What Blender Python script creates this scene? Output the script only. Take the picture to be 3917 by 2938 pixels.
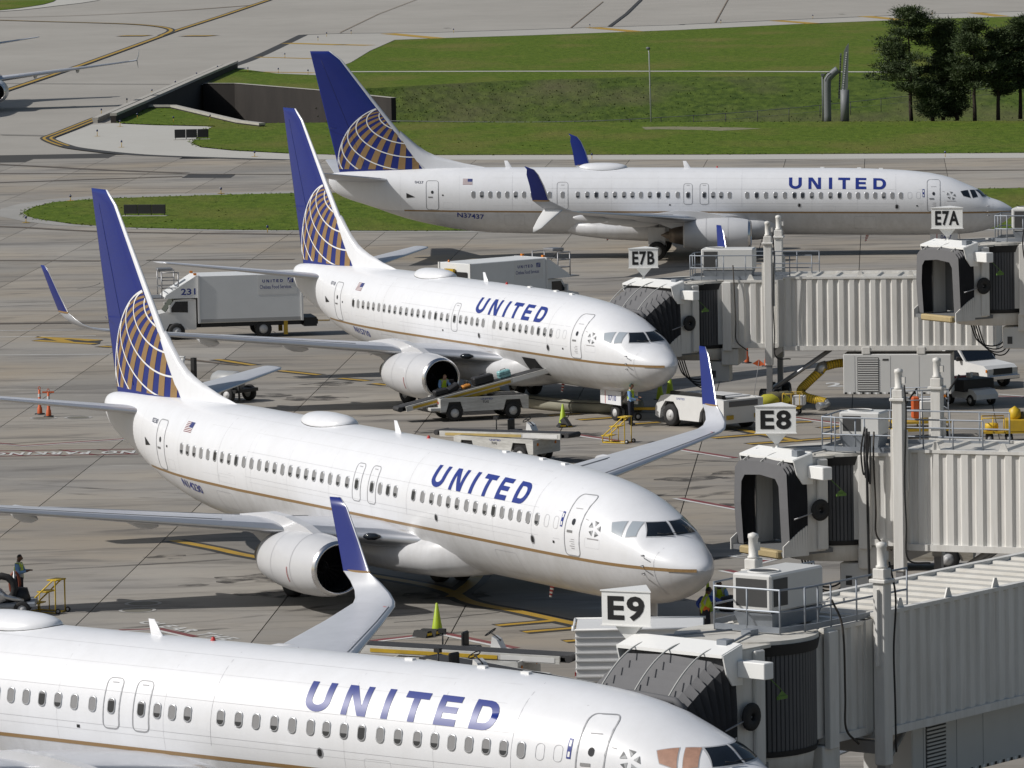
import bpy, bmesh, math, random
import numpy as np
from mathutils import Vector, Matrix, Euler
random.seed(7)
S = bpy.context.scene
for o in list(bpy.data.objects): bpy.data.objects.remove(o)
COL = S.collection
R = math.radians
# ------------------------------------------------------------------ camera
cam = bpy.data.cameras.new('camera'); cam.sensor_fit = 'HORIZONTAL'; cam.sensor_width = 36
cam.lens = 199.62; cam.clip_start = 1; cam.clip_end = 9000
co = bpy.data.objects.new('camera', cam); COL.objects.link(co)
PITCH, ROLL = R(5.41818), -0.0177644
fw = Vector((0, math.cos(PITCH), -math.sin(PITCH))); dn = Vector((0, -math.sin(PITCH), -math.cos(PITCH))); rt = Vector((1, 0, 0))
c_, s_ = math.cos(ROLL), math.sin(ROLL)
cx = (rt*c_ - dn*s_); cy = -(rt*s_ + dn*c_)
M = Matrix((cx, cy, -fw)).transposed().to_4x4(); M.translation = (0, 0, 24.753)
co.matrix_world = M; S.camera = co
# ------------------------------------------------------------------ sky and sun
SUN = Vector((-1.12, -0.26, 1.0)).normalized()
w = bpy.data.worlds.new('World'); S.world = w; w.use_nodes = True
nt = w.node_tree; sky = nt.nodes.new('ShaderNodeTexSky'); sky.sky_type = 'NISHITA'; sky.sun_disc = False
sky.sun_elevation = math.asin(SUN.z); sky.sun_rotation = math.atan2(SUN.x, SUN.y) % (2*math.pi)
sky.air_density = 1.3; sky.dust_density = 2.2; sky.ozone_density = 1.0
nt.links.new(sky.outputs[0], nt.nodes['Background'].inputs[0]); nt.nodes['Background'].inputs[1].default_value = 0.058
sl = bpy.data.lights.new('sun', 'SUN'); sl.energy = 3.6; sl.angle = R(0.53); sl.color = (1.0, 0.97, 0.93)
so = bpy.data.objects.new('sun', sl); COL.objects.link(so); so.rotation_euler = SUN.to_track_quat('Z', 'Y').to_euler()
so.location = (-60, -20, 80)
S.view_settings.view_transform = 'Standard'; S.view_settings.look = 'None'; S.view_settings.gamma = 1
S.view_settings.exposure = 0.0; S.view_settings.use_curve_mapping = False
S.render.engine = 'CYCLES'; S.render.resolution_x = 1024; S.render.resolution_y = 768
# ------------------------------------------------------------------ materials
MATS = {}
def mat(name, col, rough=.6, metal=0., var=.0, scale=1., bump=0., var2=0., scale2=.1, tint=None, rnd=0., coat=0., stretch=None, spec=.5):
    """plain paint / metal / concrete with world-space mottling (var), larger stains (var2) and a per-object tone (rnd)"""
    if name in MATS: return MATS[name]
    m = bpy.data.materials.new(name); m.use_nodes = True; t = m.node_tree; n = t.nodes; b = n['Principled BSDF']
    b.inputs['Base Color'].default_value = (*col, 1); b.inputs['Roughness'].default_value = rough; b.inputs['Metallic'].default_value = metal
    b.inputs['Specular IOR Level'].default_value = spec
    if coat: b.inputs['Coat Weight'].default_value = coat; b.inputs['Coat Roughness'].default_value = .08
    MATS[name] = m
    if var or var2 or rnd:
        geo = n.new('ShaderNodeNewGeometry'); last = None
        rgb = n.new('ShaderNodeRGB'); rgb.outputs[0].default_value = (*col, 1); last = rgb.outputs[0]
        def mix(fac, other, kind='MIX'):
            nonlocal last
            x = n.new('ShaderNodeMix'); x.data_type = 'RGBA'; x.blend_type = kind
            t.links.new(fac, x.inputs[0]); t.links.new(last, x.inputs[6]); x.inputs[7].default_value = (*other, 1); last = x.outputs[2]
        pos = geo.outputs['Position']
        if stretch:
            vm = n.new('ShaderNodeMapping'); vm.inputs['Scale'].default_value = stretch; t.links.new(pos, vm.inputs[0]); pos = vm.outputs[0]
        def noise(sc, det, lo, hi, amt):
            q = n.new('ShaderNodeTexNoise'); q.inputs['Scale'].default_value = sc; q.inputs['Detail'].default_value = det
            q.inputs['Roughness'].default_value = .62
            t.links.new(pos, q.inputs['Vector'])
            r = n.new('ShaderNodeMapRange'); r.inputs[1].default_value = lo; r.inputs[2].default_value = hi
            r.inputs[3].default_value = 0; r.inputs[4].default_value = amt; t.links.new(q.outputs[0], r.inputs[0]); return r.outputs[0], q.outputs[0]
        d = tuple(c*.35 for c in col) if tint is None else tint
        if var:
            f, raw = noise(scale, 6, .35, .72, var); mix(f, d)
            if bump:
                bp = n.new('ShaderNodeBump'); bp.inputs['Strength'].default_value = bump; bp.inputs['Distance'].default_value = .02
                t.links.new(raw, bp.inputs['Height']); t.links.new(bp.outputs[0], b.inputs['Normal'])
        if var2: f, raw = noise(scale2, 5, .45, .75, var2); mix(f, d)
        if rnd:
            oi = n.new('ShaderNodeObjectInfo'); hs = n.new('ShaderNodeHueSaturation')
            mr = n.new('ShaderNodeMapRange'); mr.inputs[3].default_value = 1-rnd; mr.inputs[4].default_value = 1+rnd
            t.links.new(oi.outputs['Random'], mr.inputs[0]); t.links.new(mr.outputs[0], hs.inputs['Value']); t.links.new(last, hs.inputs['Color']); last = hs.outputs[0]
        t.links.new(last, b.inputs['Base Color'])
    return m
WHITE = mat('aircraft_white_paint', (.76,.77,.795), .33, coat=.25, var=.16, scale=1.1, var2=.10, scale2=3.5, tint=(.56,.555,.54), stretch=(1.4,1.4,.35))
BELLY = mat('aircraft_grey_belly_paint', (.60,.605,.62), .36, coat=.2, var=.30, scale=.9, var2=.22, scale2=3, tint=(.33,.32,.30), stretch=(1.3,1.3,.35))
BLUE = mat('deep_blue_paint', (.010,.023,.185), .3, coat=.2, var=.12, scale=1.2)
LETTER = mat('blue_lettering', (.015,.033,.215), .38)
GOLD = mat('gold_stripe_paint', (.28,.175,.075), .4)
PRINTW = mat('white_print', (.80,.80,.79), .4)
WINGG = mat('wing_grey_paint', (.50,.515,.55), .38, var=.12, scale=1.2, var2=.1, scale2=3)
SILVER = mat('polished_leading_edge', (.62,.63,.65), .3, metal=.75, var=.1, scale=2)
CHROME = mat('inlet_lip_metal', (.70,.70,.71), .22, metal=1., var=.1, scale=3)
NACG = mat('nacelle_grey_paint', (.55,.555,.57), .32, coat=.2, var=.08, scale=1.5)
DARK = mat('black_interior', (.008,.008,.009), .6)
FAN = mat('fan_titanium', (.035,.036,.04), .4, metal=.6)
STEEL = mat('brushed_steel', (.32,.32,.33), .45, metal=.7, var=.15, scale=4)
HOTM = mat('exhaust_metal', (.16,.13,.105), .45, metal=.8, var=.3, scale=5)
TYRE = mat('tyre_rubber', (.016,.016,.017), .8, var=.3, scale=6, tint=(.05,.048,.045))
HUB = mat('wheel_hub_white', (.55,.55,.55), .5, var=.2, scale=8)
GLASS = mat('cockpit_glass', (.012,.016,.022), .08, spec=.6)
SHADE = mat('window_shade', (.25,.25,.255), .3)
PANE = mat('window_glass', (.035,.037,.042), .1)
WFRAME = mat('window_frame', (.52,.53,.55), .3, metal=.35)
LINE = mat('door_outline_grey', (.30,.305,.32), .5)
FINE = mat('fine_panel_line', (.40,.40,.42), .5)
RED = mat('red_marker', (.45,.03,.025), .4)
BLACK = mat('black_plastic', (.012,.012,.013), .55)
CONC = mat('apron_concrete', (.335,.305,.265), .85, var=.50, scale=.16, bump=.25, var2=.42, scale2=.9, rnd=.05, tint=(.12,.105,.09), stretch=(.45,1.6,1))
# ------------------------------------------------------------------ mesh helpers
class MB:
    """collects faces; build() links them as one mesh object"""
    def __init__(s): s.v = []; s.f = []; s.m = []; s.sm = []
    def add(s, vs, fs, mi=0, smooth=False):
        k = len(s.v); s.v += [tuple(map(float, p)) for p in vs]
        for f in fs: s.f.append(tuple(i+k for i in f)); s.m.append(mi); s.sm.append(smooth)
        return s
    def box(s, x0, x1, y0, y1, z0, z1, mi=0, T=None, ch=0.):
        if ch:
            c = min(ch, .45*abs(x1-x0), .45*abs(y1-y0), .45*abs(z1-z0)); vs = []; 
            for (xa, xb) in ((x0, x0+c), (x1, x1-c)):
                for (ya, yb) in ((y0, y0+c), (y1, y1-c)):
                    for (za, zb) in ((z0, z0+c), (z1, z1-c)): vs += [(xa, yb, zb), (xb, ya, zb), (xb, yb, za)]
            ix = lambda a, b, d, k: ((a*2+b)*2+d)*3+k
            fs = []
            for a in (0, 1): fs.append([ix(a,0,0,0), ix(a,1,0,0), ix(a,1,1,0), ix(a,0,1,0)][::(1 if a else -1)])
            for b in (0, 1): fs.append([ix(0,b,0,1), ix(1,b,0,1), ix(1,b,1,1), ix(0,b,1,1)][::(-1 if b else 1)])
            for d in (0, 1): fs.append([ix(0,0,d,2), ix(1,0,d,2), ix(1,1,d,2), ix(0,1,d,2)][::(1 if d else -1)])
            for a in (0, 1):
                for b in (0, 1): fs.append([ix(a,b,0,0), ix(a,b,1,0), ix(a,b,1,1), ix(a,b,0,1)])
            for a in (0, 1):
                for d in (0, 1): fs.append([ix(a,0,d,0), ix(a,1,d,0), ix(a,1,d,2), ix(a,0,d,2)])
            for b in (0, 1):
                for d in (0, 1): fs.append([ix(0,b,d,1), ix(1,b,d,1), ix(1,b,d,2), ix(0,b,d,2)])
            for a in (0, 1):
                for b in (0, 1):
                    for d in (0, 1): fs.append([ix(a,b,d,0), ix(a,b,d,1), ix(a,b,d,2)])
        else:
            vs = [(x,y,z) for x in (x0,x1) for y in (y0,y1) for z in (z0,z1)]
            fs = [(0,1,3,2),(4,6,7,5),(0,4,5,1),(2,3,7,6),(0,2,6,4),(1,5,7,3)]
        if T is not None: vs = [T @ Vector(p) for p in vs]
        return s.add(vs, fs, mi)
    def tube(s, pts, r, n=8, mi=0, caps=True, smooth=True, closed=False):
        pts = [Vector(p) for p in pts]; N = len(pts); rs = r if isinstance(r, (list, tuple)) else [r]*N
        vs = []; up = None
        for i, p in enumerate(pts):
            if closed: t = pts[(i+1) % N]-pts[i-1]
            else: t = pts[min(i+1, N-1)]-pts[max(i-1, 0)]
            t.normalize()
            if up is None: up = Vector((0,0,1)) if abs(t.z) < .9 else Vector((1,0,0))
            a = t.cross(up).normalized(); b = a.cross(t); up = b
            for k in range(n):
                q = 2*math.pi*k/n; vs.append(p+(a*math.cos(q)+b*math.sin(q))*rs[i])
        fs = []
        for i in range(N if closed else N-1):
            j = (i+1) % N
            for k in range(n): fs.append((i*n+k, i*n+(k+1) % n, j*n+(k+1) % n, j*n+k))
        if caps and not closed: s.add([], []); 
        s.add(vs, fs, mi, smooth)
        if caps and not closed:
            k0 = len(s.v)-len(vs); s.f.append(tuple(k0+k for k in range(n))[::-1]); s.m.append(mi); s.sm.append(False)
            s.f.append(tuple(k0+(N-1)*n+k for k in range(n))); s.m.append(mi); s.sm.append(False)
        return s
    def cyl(s, p0, p1, r0, r1=None, n=16, mi=0, caps=True, smooth=True): return s.tube([p0, p1], [r0, r0 if r1 is None else r1], n, mi, caps, smooth)
    def lathe(s, prof, org, axis, n=24, mi=0, smooth=True):
        """prof: (distance along axis, radius)"""
        ax = Vector(axis).normalized(); a = ax.orthogonal().normalized(); b = ax.cross(a); o = Vector(org); vs = []; fs = []
        for d, r in prof:
            for k in range(n): q = 2*math.pi*k/n; vs.append(o+ax*d+(a*math.cos(q)+b*math.sin(q))*r)
        for i in range(len(prof)-1):
            for k in range(n): fs.append((i*n+k, i*n+(k+1) % n, (i+1)*n+(k+1) % n, (i+1)*n+k))
        return s.add(vs, fs, mi, smooth)
    def prism(s, poly, d0, d1, plane='xz', mi=0, T=None):
        """extrude a 2-D outline; plane xz -> along y, xy -> along z, yz -> along x"""
        def P(p, d): return {'xz': (p[0], d, p[1]), 'xy': (p[0], p[1], d), 'yz': (d, p[0], p[1])}[plane]
        n = len(poly); vs = [P(p, d0) for p in poly]+[P(p, d1) for p in poly]
        if T is not None: vs = [T @ Vector(p) for p in vs]
        fs = [tuple(range(n)), tuple(range(n, 2*n))[::-1]]+[(i, n+i, n+(i+1) % n, (i+1) % n) for i in range(n)]
        return s.add(vs, fs, mi)
    def wheel(s, c, r, wd, axis=(0,1,0), n=20, mi=0, hub=1):
        s.lathe([(-wd*.5, r*.55), (-wd*.5, r*.84), (-wd*.36, r), (wd*.36, r), (wd*.5, r*.84), (wd*.5, r*.55)], c, axis, n, mi)
        s.lathe([(-wd*.46, .001), (-wd*.42, r*.56), (wd*.42, r*.56), (wd*.46, .001)], c, axis, n, hub)
        for sg in (-1, 1): s.lathe([(sg*wd*.44, r*.2), (sg*wd*.53, r*.16), (sg*wd*.53, .001)], c, axis, 8, hub)
        return s
    def mesh(s, name, mats):
        me = bpy.data.meshes.new(name); me.from_pydata(s.v, [], s.f)
        for m in (mats if isinstance(mats, (list, tuple)) else [mats]): me.materials.append(m)
        me.polygons.foreach_set('material_index', s.m); me.polygons.foreach_set('use_smooth', s.sm)
        bm = bmesh.new(); bm.from_mesh(me); bmesh.ops.recalc_face_normals(bm, faces=bm.faces); bm.to_mesh(me); bm.free()
        return me
    def build(s, name, mats, parent=None, **k): return ob(name, s.mesh(name, mats), parent, **k)
def ob(name, me, parent=None, loc=None, rot=None, label=None, cat=None, group=None, kind=None):
    o = bpy.data.objects.new(name, me); COL.objects.link(o)
    if parent is not None: o.parent = parent
    if loc is not None: o.location = loc
    if rot is not None: o.rotation_euler = rot if not isinstance(rot, (int, float)) else (0, 0, rot)
    if label: o['label'] = label
    if cat: o['category'] = cat
    if group: o['group'] = group
    if kind: o['kind'] = kind
    return o
def thing(name, label, cat, loc=(0,0,0), rot=0., group=None): return ob(name, None, None, loc, rot, label, cat, group)
def copy_tree(o, parent=None):
    c = o.copy(); COL.objects.link(c); c.parent = parent
    for ch in list(o.children): copy_tree(ch, c)
    return c
def text_polys(body, size=1., bold=0., align='CENTER', spacing=1., cuts=0):
    """flat lettering as (verts, faces) in its own x/y plane, centred on the origin"""
    cu = bpy.data.curves.new('t', 'FONT'); cu.body = body; cu.size = size; cu.offset = bold; cu.align_x = align; cu.space_character = spacing
    cu.resolution_u = 3
    o = bpy.data.objects.new('t', cu); COL.objects.link(o); bpy.context.view_layer.update()
    me = bpy.data.meshes.new_from_object(o.evaluated_get(bpy.context.evaluated_depsgraph_get()))
    bm = bmesh.new(); bm.from_mesh(me); bmesh.ops.triangulate(bm, faces=bm.faces)
    if cuts:
        ys = [v.co.y for v in bm.verts]; y0, y1 = min(ys), max(ys)
        for i in range(1, cuts): bmesh.ops.bisect_plane(bm, geom=bm.verts[:]+bm.edges[:]+bm.faces[:], plane_co=(0, y0+(y1-y0)*i/cuts, 0), plane_no=(0,1,0))
    ys = [v.co.y for v in bm.verts]; mid = (min(ys)+max(ys))/2
    V = [(v.co.x, v.co.y-mid) for v in bm.verts]; bm.verts.index_update(); Fc = [tuple(v.index for v in f.verts) for f in bm.faces]
    bm.free(); bpy.data.objects.remove(o); bpy.data.curves.remove(cu); bpy.data.meshes.remove(me)
    return V, Fc
def scale_to(V, w=None, h=None):
    x0, x1 = min(p[0] for p in V), max(p[0] for p in V); y0, y1 = min(p[1] for p in V), max(p[1] for p in V)
    sx = w/(x1-x0) if w else None; sy = h/(y1-y0) if h else None; sx = sx or sy; sy = sy or sx
    return [((p[0]-(x0+x1)/2)*sx, (p[1]-(y0+y1)/2)*sy) for p in V]
def flat_poly(pts, z, name, m, parent=None, kind=None, **k):
    """a flat sheet bounded by an outline (may be concave)"""
    from mathutils.geometry import tessellate_polygon
    V = [Vector((p[0], p[1], z)) for p in pts]; tr = []
    for t in tessellate_polygon([[Vector((p[0], p[1], 0)) for p in pts]]):
        a, b, c = (V[i] for i in t); tr.append(tuple(t) if (b-a).cross(c-a).z > 0 else tuple(t)[::-1])
    me = bpy.data.meshes.new(name); me.from_pydata(V, [], tr); me.materials.append(m)
    return ob(name, me, parent, kind=kind, **k)
def strip(pts, wd, z, name, m, parent=None, **k):
    """a painted line on the ground"""
    P = [Vector((p[0], p[1], 0)) for p in pts]; vs = []; N = len(P)
    for i, p in enumerate(P):
        t = (P[min(i+1, N-1)]-P[max(i-1, 0)]).normalized(); n = Vector((-t.y, t.x, 0))*wd/2
        vs += [(p.x+n.x, p.y+n.y, z), (p.x-n.x, p.y-n.y, z)]
    b = MB().add(vs, [(2*i, 2*i+1, 2*i+3, 2*i+2) for i in range(N-1)]); return b.build(name, m, parent, **k)
def smooth_line(pts, n=8):
    """Catmull-Rom through the points"""
    P = [np.array(p, float) for p in pts]; P = [2*P[0]-P[1]]+P+[2*P[-1]-P[-2]]; out = []
    for i in range(1, len(P)-2):
        for k in range(n):
            t = k/n; a, b, c, d = P[i-1:i+3]
            out.append(tuple(.5*((2*b)+(c-a)*t+(2*a-5*b+4*c-d)*t*t+(3*b-a-3*c+d)*t**3)))
    out.append(tuple(P[-2])); return out
def arc(c, r, a0, a1, n=8): return [(c[0]+r*math.cos(R(a0+(a1-a0)*i/n)), c[1]+r*math.sin(R(a0+(a1-a0)*i/n))) for i in range(n+1)]
def rrect(x0, x1, y0, y1, r, n=4):
    return arc((x1-r, y1-r), r, 0, 90, n)+arc((x0+r, y1-r), r, 90, 180, n)+arc((x0+r, y0+r), r, 180, 270, n)+arc((x1-r, y0+r), r, 270, 360, n)

# ------------------------------------------------------------------ worn apron concrete
def concrete():
    m = bpy.data.materials.new('worn_apron_concrete'); m.use_nodes = True; t = m.node_tree; n = t.nodes; p = n['Principled BSDF']; p.inputs['Roughness'].default_value = .82; p.inputs['Specular IOR Level'].default_value = .3
    geo = n.new('ShaderNodeNewGeometry')
    def noise(stretch, sc, det, lo, hi, amt, rough=.6, dist=0.):
        mp = n.new('ShaderNodeMapping'); mp.inputs['Scale'].default_value = stretch; t.links.new(geo.outputs['Position'], mp.inputs[0])
        q = n.new('ShaderNodeTexNoise'); q.inputs['Scale'].default_value = sc; q.inputs['Detail'].default_value = det; q.inputs['Roughness'].default_value = rough; q.inputs['Distortion'].default_value = dist; t.links.new(mp.outputs[0], q.inputs['Vector'])
        r = n.new('ShaderNodeMapRange'); r.inputs[1].default_value = lo; r.inputs[2].default_value = hi; r.inputs[4].default_value = amt; t.links.new(q.outputs[0], r.inputs[0]); return r.outputs[0], q.outputs[0]
    rgb = n.new('ShaderNodeRGB'); rgb.outputs[0].default_value = (.318,.296,.262,1); last = rgb.outputs[0]
    def mix(f, c):
        nonlocal last
        x = n.new('ShaderNodeMix'); x.data_type = 'RGBA'; t.links.new(f, x.inputs[0]); t.links.new(last, x.inputs[6]); x.inputs[7].default_value = (*c, 1); last = x.outputs[2]
    f, raw1 = noise((1,1,1), .045, 5, .42, .66, .60); mix(f, (.335,.268,.185))          # ochre areas
    f, _ = noise((.7,1.3,1), .11, 6, .43, .66, .65); mix(f, (.215,.208,.200))           # grey weathering
    f, _ = noise((.35,1.5,1), .33, 7, .51, .70, .85, .65, .6); mix(f, (.105,.096,.088)) # oily smears drawn out along the lanes
    f, _ = noise((.10,2.2,1), .55, 5, .60, .74, .55, .6); mix(f, (.10,.095,.09))        # rubber streaks
    f, _ = noise((.5,1.0,1), 1.6, 6, .56, .78, .45); mix(f, (.17,.155,.14))
    f, _ = noise((.3,1.4,1), .8, 4, .63, .72, .5); mix(f, (.43,.41,.375))               # pale scuffs
    f, fine = noise((1,1,1), 14, 3, .3, .8, .22); mix(f, (.20,.19,.17))
    oi = n.new('ShaderNodeObjectInfo'); hs = n.new('ShaderNodeHueSaturation'); mr = n.new('ShaderNodeMapRange'); mr.inputs[3].default_value = .86; mr.inputs[4].default_value = 1.10
    t.links.new(oi.outputs['Random'], mr.inputs[0]); t.links.new(mr.outputs[0], hs.inputs['Value']); t.links.new(last, hs.inputs['Color']); t.links.new(hs.outputs[0], p.inputs['Base Color'])
    bp = n.new('ShaderNodeBump'); bp.inputs['Strength'].default_value = .25; bp.inputs['Distance'].default_value = .01; t.links.new(fine, bp.inputs['Height']); t.links.new(bp.outputs[0], p.inputs['Normal'])
    return m
# ------------------------------------------------------------------ ground, pavements, grass
SEAL = mat('joint_sealant', (.045,.042,.038), .8)
PAVE = mat('far_pavement', (.355,.335,.30), .85, var=.35, scale=.06, var2=.25, scale2=.3, tint=(.21,.195,.17), stretch=(.5,.35,1), bump=.1)
SHOULD = mat('pale_shoulder_concrete', (.45,.44,.405), .85, var=.25, scale=.25, var2=.2, scale2=1.2, tint=(.36,.34,.30), stretch=(.6,.5,1))
def grass_mat(name, a, b, c, sc):
    m = bpy.data.materials.new(name); m.use_nodes = True; t = m.node_tree; n = t.nodes; p = n['Principled BSDF']; p.inputs['Roughness'].default_value = .9; p.inputs['Specular IOR Level'].default_value = .1
    g = n.new('ShaderNodeNewGeometry'); mp = n.new('ShaderNodeMapping'); mp.inputs['Scale'].default_value = (1, .45, 1); t.links.new(g.outputs['Position'], mp.inputs[0])
    n1 = n.new('ShaderNodeTexNoise'); n1.inputs['Scale'].default_value = sc; n1.inputs['Detail'].default_value = 8; n1.inputs['Roughness'].default_value = .68; t.links.new(mp.outputs[0], n1.inputs['Vector'])
    n2 = n.new('ShaderNodeTexNoise'); n2.inputs['Scale'].default_value = sc*.09; n2.inputs['Detail'].default_value = 4; t.links.new(mp.outputs[0], n2.inputs['Vector'])
    r = n.new('ShaderNodeValToRGB'); e = r.color_ramp.elements; e[0].position = .32; e[0].color = (*a, 1); e[1].position = .68; e[1].color = (*b, 1); t.links.new(n1.outputs[0], r.inputs[0])
    r2 = n.new('ShaderNodeMapRange'); r2.inputs[1].default_value = .48; r2.inputs[2].default_value = .72; r2.inputs[4].default_value = .75; t.links.new(n2.outputs[0], r2.inputs[0])
    x = n.new('ShaderNodeMix'); x.data_type = 'RGBA'; t.links.new(r2.outputs[0], x.inputs[0]); t.links.new(r.outputs[0], x.inputs[6]); x.inputs[7].default_value = (*c, 1); t.links.new(x.outputs[2], p.inputs['Base Color'])
    bp = n.new('ShaderNodeBump'); bp.inputs['Strength'].default_value = .9; bp.inputs['Distance'].default_value = .25; t.links.new(n1.outputs[0], bp.inputs['Height']); t.links.new(bp.outputs[0], p.inputs['Normal'])
    return m
GRASS = grass_mat('mown_grass', (.055,.095,.010), (.118,.165,.022), (.150,.140,.040), 1.1)
BANKG = grass_mat('rough_bank_grass', (.030,.054,.010), (.098,.140,.024), (.112,.104,.055), .9)
LIP = [(70,488),(45,495.3),(20.7,502.6),(.2,509.3),(-16.6,515),(-24.4,516)]
flat_poly([(-700,60),(700,60),(700,488)]+LIP+[(-32.3,549.6),(-35.1,550),(-32.6,606),(-700,606)], -.06, 'ground', PAVE, kind='structure')
flat_poly([(-700,606),(-32.6,606),(-31.6,605),(-28.7,603.6),(-19.3,583.2),(-11,590),(0,600),(15,604),(54,588),(70,582),(700,582),(700,6000),(-700,6000)], -.06, 'far_ground', PAVE, kind='structure')
# apron: concrete slabs with recessed, sealed joints
apron = flat_poly([(-62,120),(62,120),(62,470),(-62,470)], -.045, 'apron_pavement', SEAL, kind='structure')
U_ = Vector((math.cos(R(86.2)), math.sin(R(86.2)), 0)); V_ = Vector((U_.y, -U_.x, 0)); CONC = concrete(); SW, SLn = 6.15, 12.3
sl_me = MB().box(-SW/2+.02, SW/2-.02, -SLn/2+.008, SLn/2-.008, -.035, 0).mesh('slab', CONC)
rest = MB(); rot_ = math.atan2(V_.y, V_.x); cnt = 0
for i in range(-12, 14):
    for j in range(9, 38):
        c = V_*(-7.71+(i+.5)*SW)+U_*((j+.5+(.37*i) % 1)*SLn)
        if not (124 < c.y < 462 and abs(c.x) < 58): continue
        vis = abs(c.x) < c.y*.0905+4.5 and c.y > 160
        if vis and cnt < 300: ob('slab', sl_me, apron, (c.x, c.y, 0), rot_); cnt += 1
        else: rest.box(-SW/2+.02, SW/2-.02, -SLn/2+.008, SLn/2-.008, -.035, 0, T=Matrix.Translation(c) @ Matrix.Rotation(rot_, 4, 'Z'))
rest.build('outlying_slabs', CONC, apron, kind='stuff')
# grass
island = flat_poly([(-33.62,392.38),(-33.61,395.38),(-33.39,399.39),(-32.31,404.3),(-29.85,406.78),(-25.62,408.26),(-20,409.35),(-15.34,409.64),(-9.97,409.17),(3.37,406.91),(16.54,404.14),(29.54,401.4),(37.93,400.01),(33.99,358.76),(26.45,359.88),(14.78,362.08),(2.98,364.74),(-3,366.31),(-9.02,367.89),(-18.19,371.2),(-24.48,374.68),(-29.13,379.6),(-31.74,385.03),(-33,388.76)], .035, 'island_grass_ground', GRASS, kind='structure')
verge = flat_poly([(-35.47,520.94),(-32.11,517.11),(-26.51,512.51),(-26.98,500.21),(-26.87,483.18),(-25.73,476.56),(-22.86,470.74),(-17.99,464.38)] + [(-13.22,460.09),(-7.37,458.17),(14.84,451.58),(42.24,445.28)]+[(70,488)]+LIP[1:]+[(-32.3,549.6),(-35.0,550),(-35.9,526)], .03, 'verge_grass_ground', GRASS, kind='structure')
upper = flat_poly([(-30.9,648),(-32.2,606),(-31.6,605),(-28.7,603.6),(-19.3,583.2),(-11,590),(0,600),(15,604),(54,588),(110,566)]+[(82.9,793.58),(71.46,783.79),(58.14,780.35),(40.11,768.86),(23.28,752.88)]+[(3.4,741.94),(-9.47,736.76),(-14.23,733.36),(-16.55,695.71),(-17.95,659.03)]+[(-20.74,623.31),(-25.24,629.54)], .03, 'upper_grass_ground', GRASS, kind='structure')
flat_poly([(-87.45,973.15),(-76.23,965.79),(-75.88,954.06),(-76.25,939.38),(-77.31,927.35),(-78.86,915.96),(-80.69,908.46),(-81.41,905.49)], .03, 'corner_grass_ground', GRASS, kind='structure')
# sunken road and its far bank
tp = [(-19.3,583.2,.03),(-11,590,.03),(0,600,.03),(15,604,.03),(54,588,.03),(110,566,.03)]; bt = [(-19.3,583.0,-5),(-11.2,561.4,-5),(0,553,-5),(15,545,-5),(54,527,-5),(110,505,-5)]
vs = []; fs = []; NS, NT = 120, 30; rr = random.Random(3)
for i in range(NS+1):
    u = i/NS*(len(tp)-1); k = min(int(u), len(tp)-2); f = u-k
    a = Vector(tp[k]).lerp(Vector(tp[k+1]), f); b = Vector(bt[k]).lerp(Vector(bt[k+1]), f)
    for j in range(NT+1): t = j/NT; p = a.lerp(b, t); w_ = min(1, t*4)*min(1, (1-t)*4); vs.append((p.x, p.y+rr.uniform(-.5, .5)*w_, p.z+rr.uniform(-.14, .14)*w_))
for i in range(NS):
    for j in range(NT): fs.append((i*(NT+1)+j, (i+1)*(NT+1)+j, (i+1)*(NT+1)+j+1, i*(NT+1)+j+1))
MB().add(vs, fs, 0, True).build('bank_terrain', BANKG, kind='structure')
flat_poly([(-60,640),(-60,520),(-24,512),(0,504),(60,480),(110,470),(110,510),(54,530),(-11,565),(-19,585)], -4.96, 'sunken_road', mat('road_asphalt', (.06,.058,.055), .9, var=.3, scale=.5), kind='structure')
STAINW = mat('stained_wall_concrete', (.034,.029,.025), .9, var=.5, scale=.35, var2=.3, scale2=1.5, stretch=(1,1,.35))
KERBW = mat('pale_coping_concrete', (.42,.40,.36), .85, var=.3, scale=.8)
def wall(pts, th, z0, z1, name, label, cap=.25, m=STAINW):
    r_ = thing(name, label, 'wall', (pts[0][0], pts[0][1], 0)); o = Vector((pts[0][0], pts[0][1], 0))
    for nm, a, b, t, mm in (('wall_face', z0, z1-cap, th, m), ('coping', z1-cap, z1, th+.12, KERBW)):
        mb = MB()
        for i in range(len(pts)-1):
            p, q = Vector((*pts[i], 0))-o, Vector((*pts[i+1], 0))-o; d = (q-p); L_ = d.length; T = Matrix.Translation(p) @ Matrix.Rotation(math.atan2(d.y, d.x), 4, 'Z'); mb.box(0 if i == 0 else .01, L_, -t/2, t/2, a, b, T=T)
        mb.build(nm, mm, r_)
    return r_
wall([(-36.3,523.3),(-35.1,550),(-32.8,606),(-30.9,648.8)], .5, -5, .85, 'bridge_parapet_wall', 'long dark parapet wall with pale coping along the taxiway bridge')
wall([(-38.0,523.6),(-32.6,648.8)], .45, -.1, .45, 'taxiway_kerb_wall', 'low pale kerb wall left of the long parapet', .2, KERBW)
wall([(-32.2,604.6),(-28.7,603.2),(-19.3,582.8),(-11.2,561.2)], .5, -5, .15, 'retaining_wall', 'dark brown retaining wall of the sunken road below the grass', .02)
wall([(-34.6,550.0),(-32.3,549.4),(-24.4,515.8),(-22,509.5)], .5, -5, .35, 'wing_wall', 'low wing wall with pale top sloping beside the small grass wedge', .2)
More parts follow.
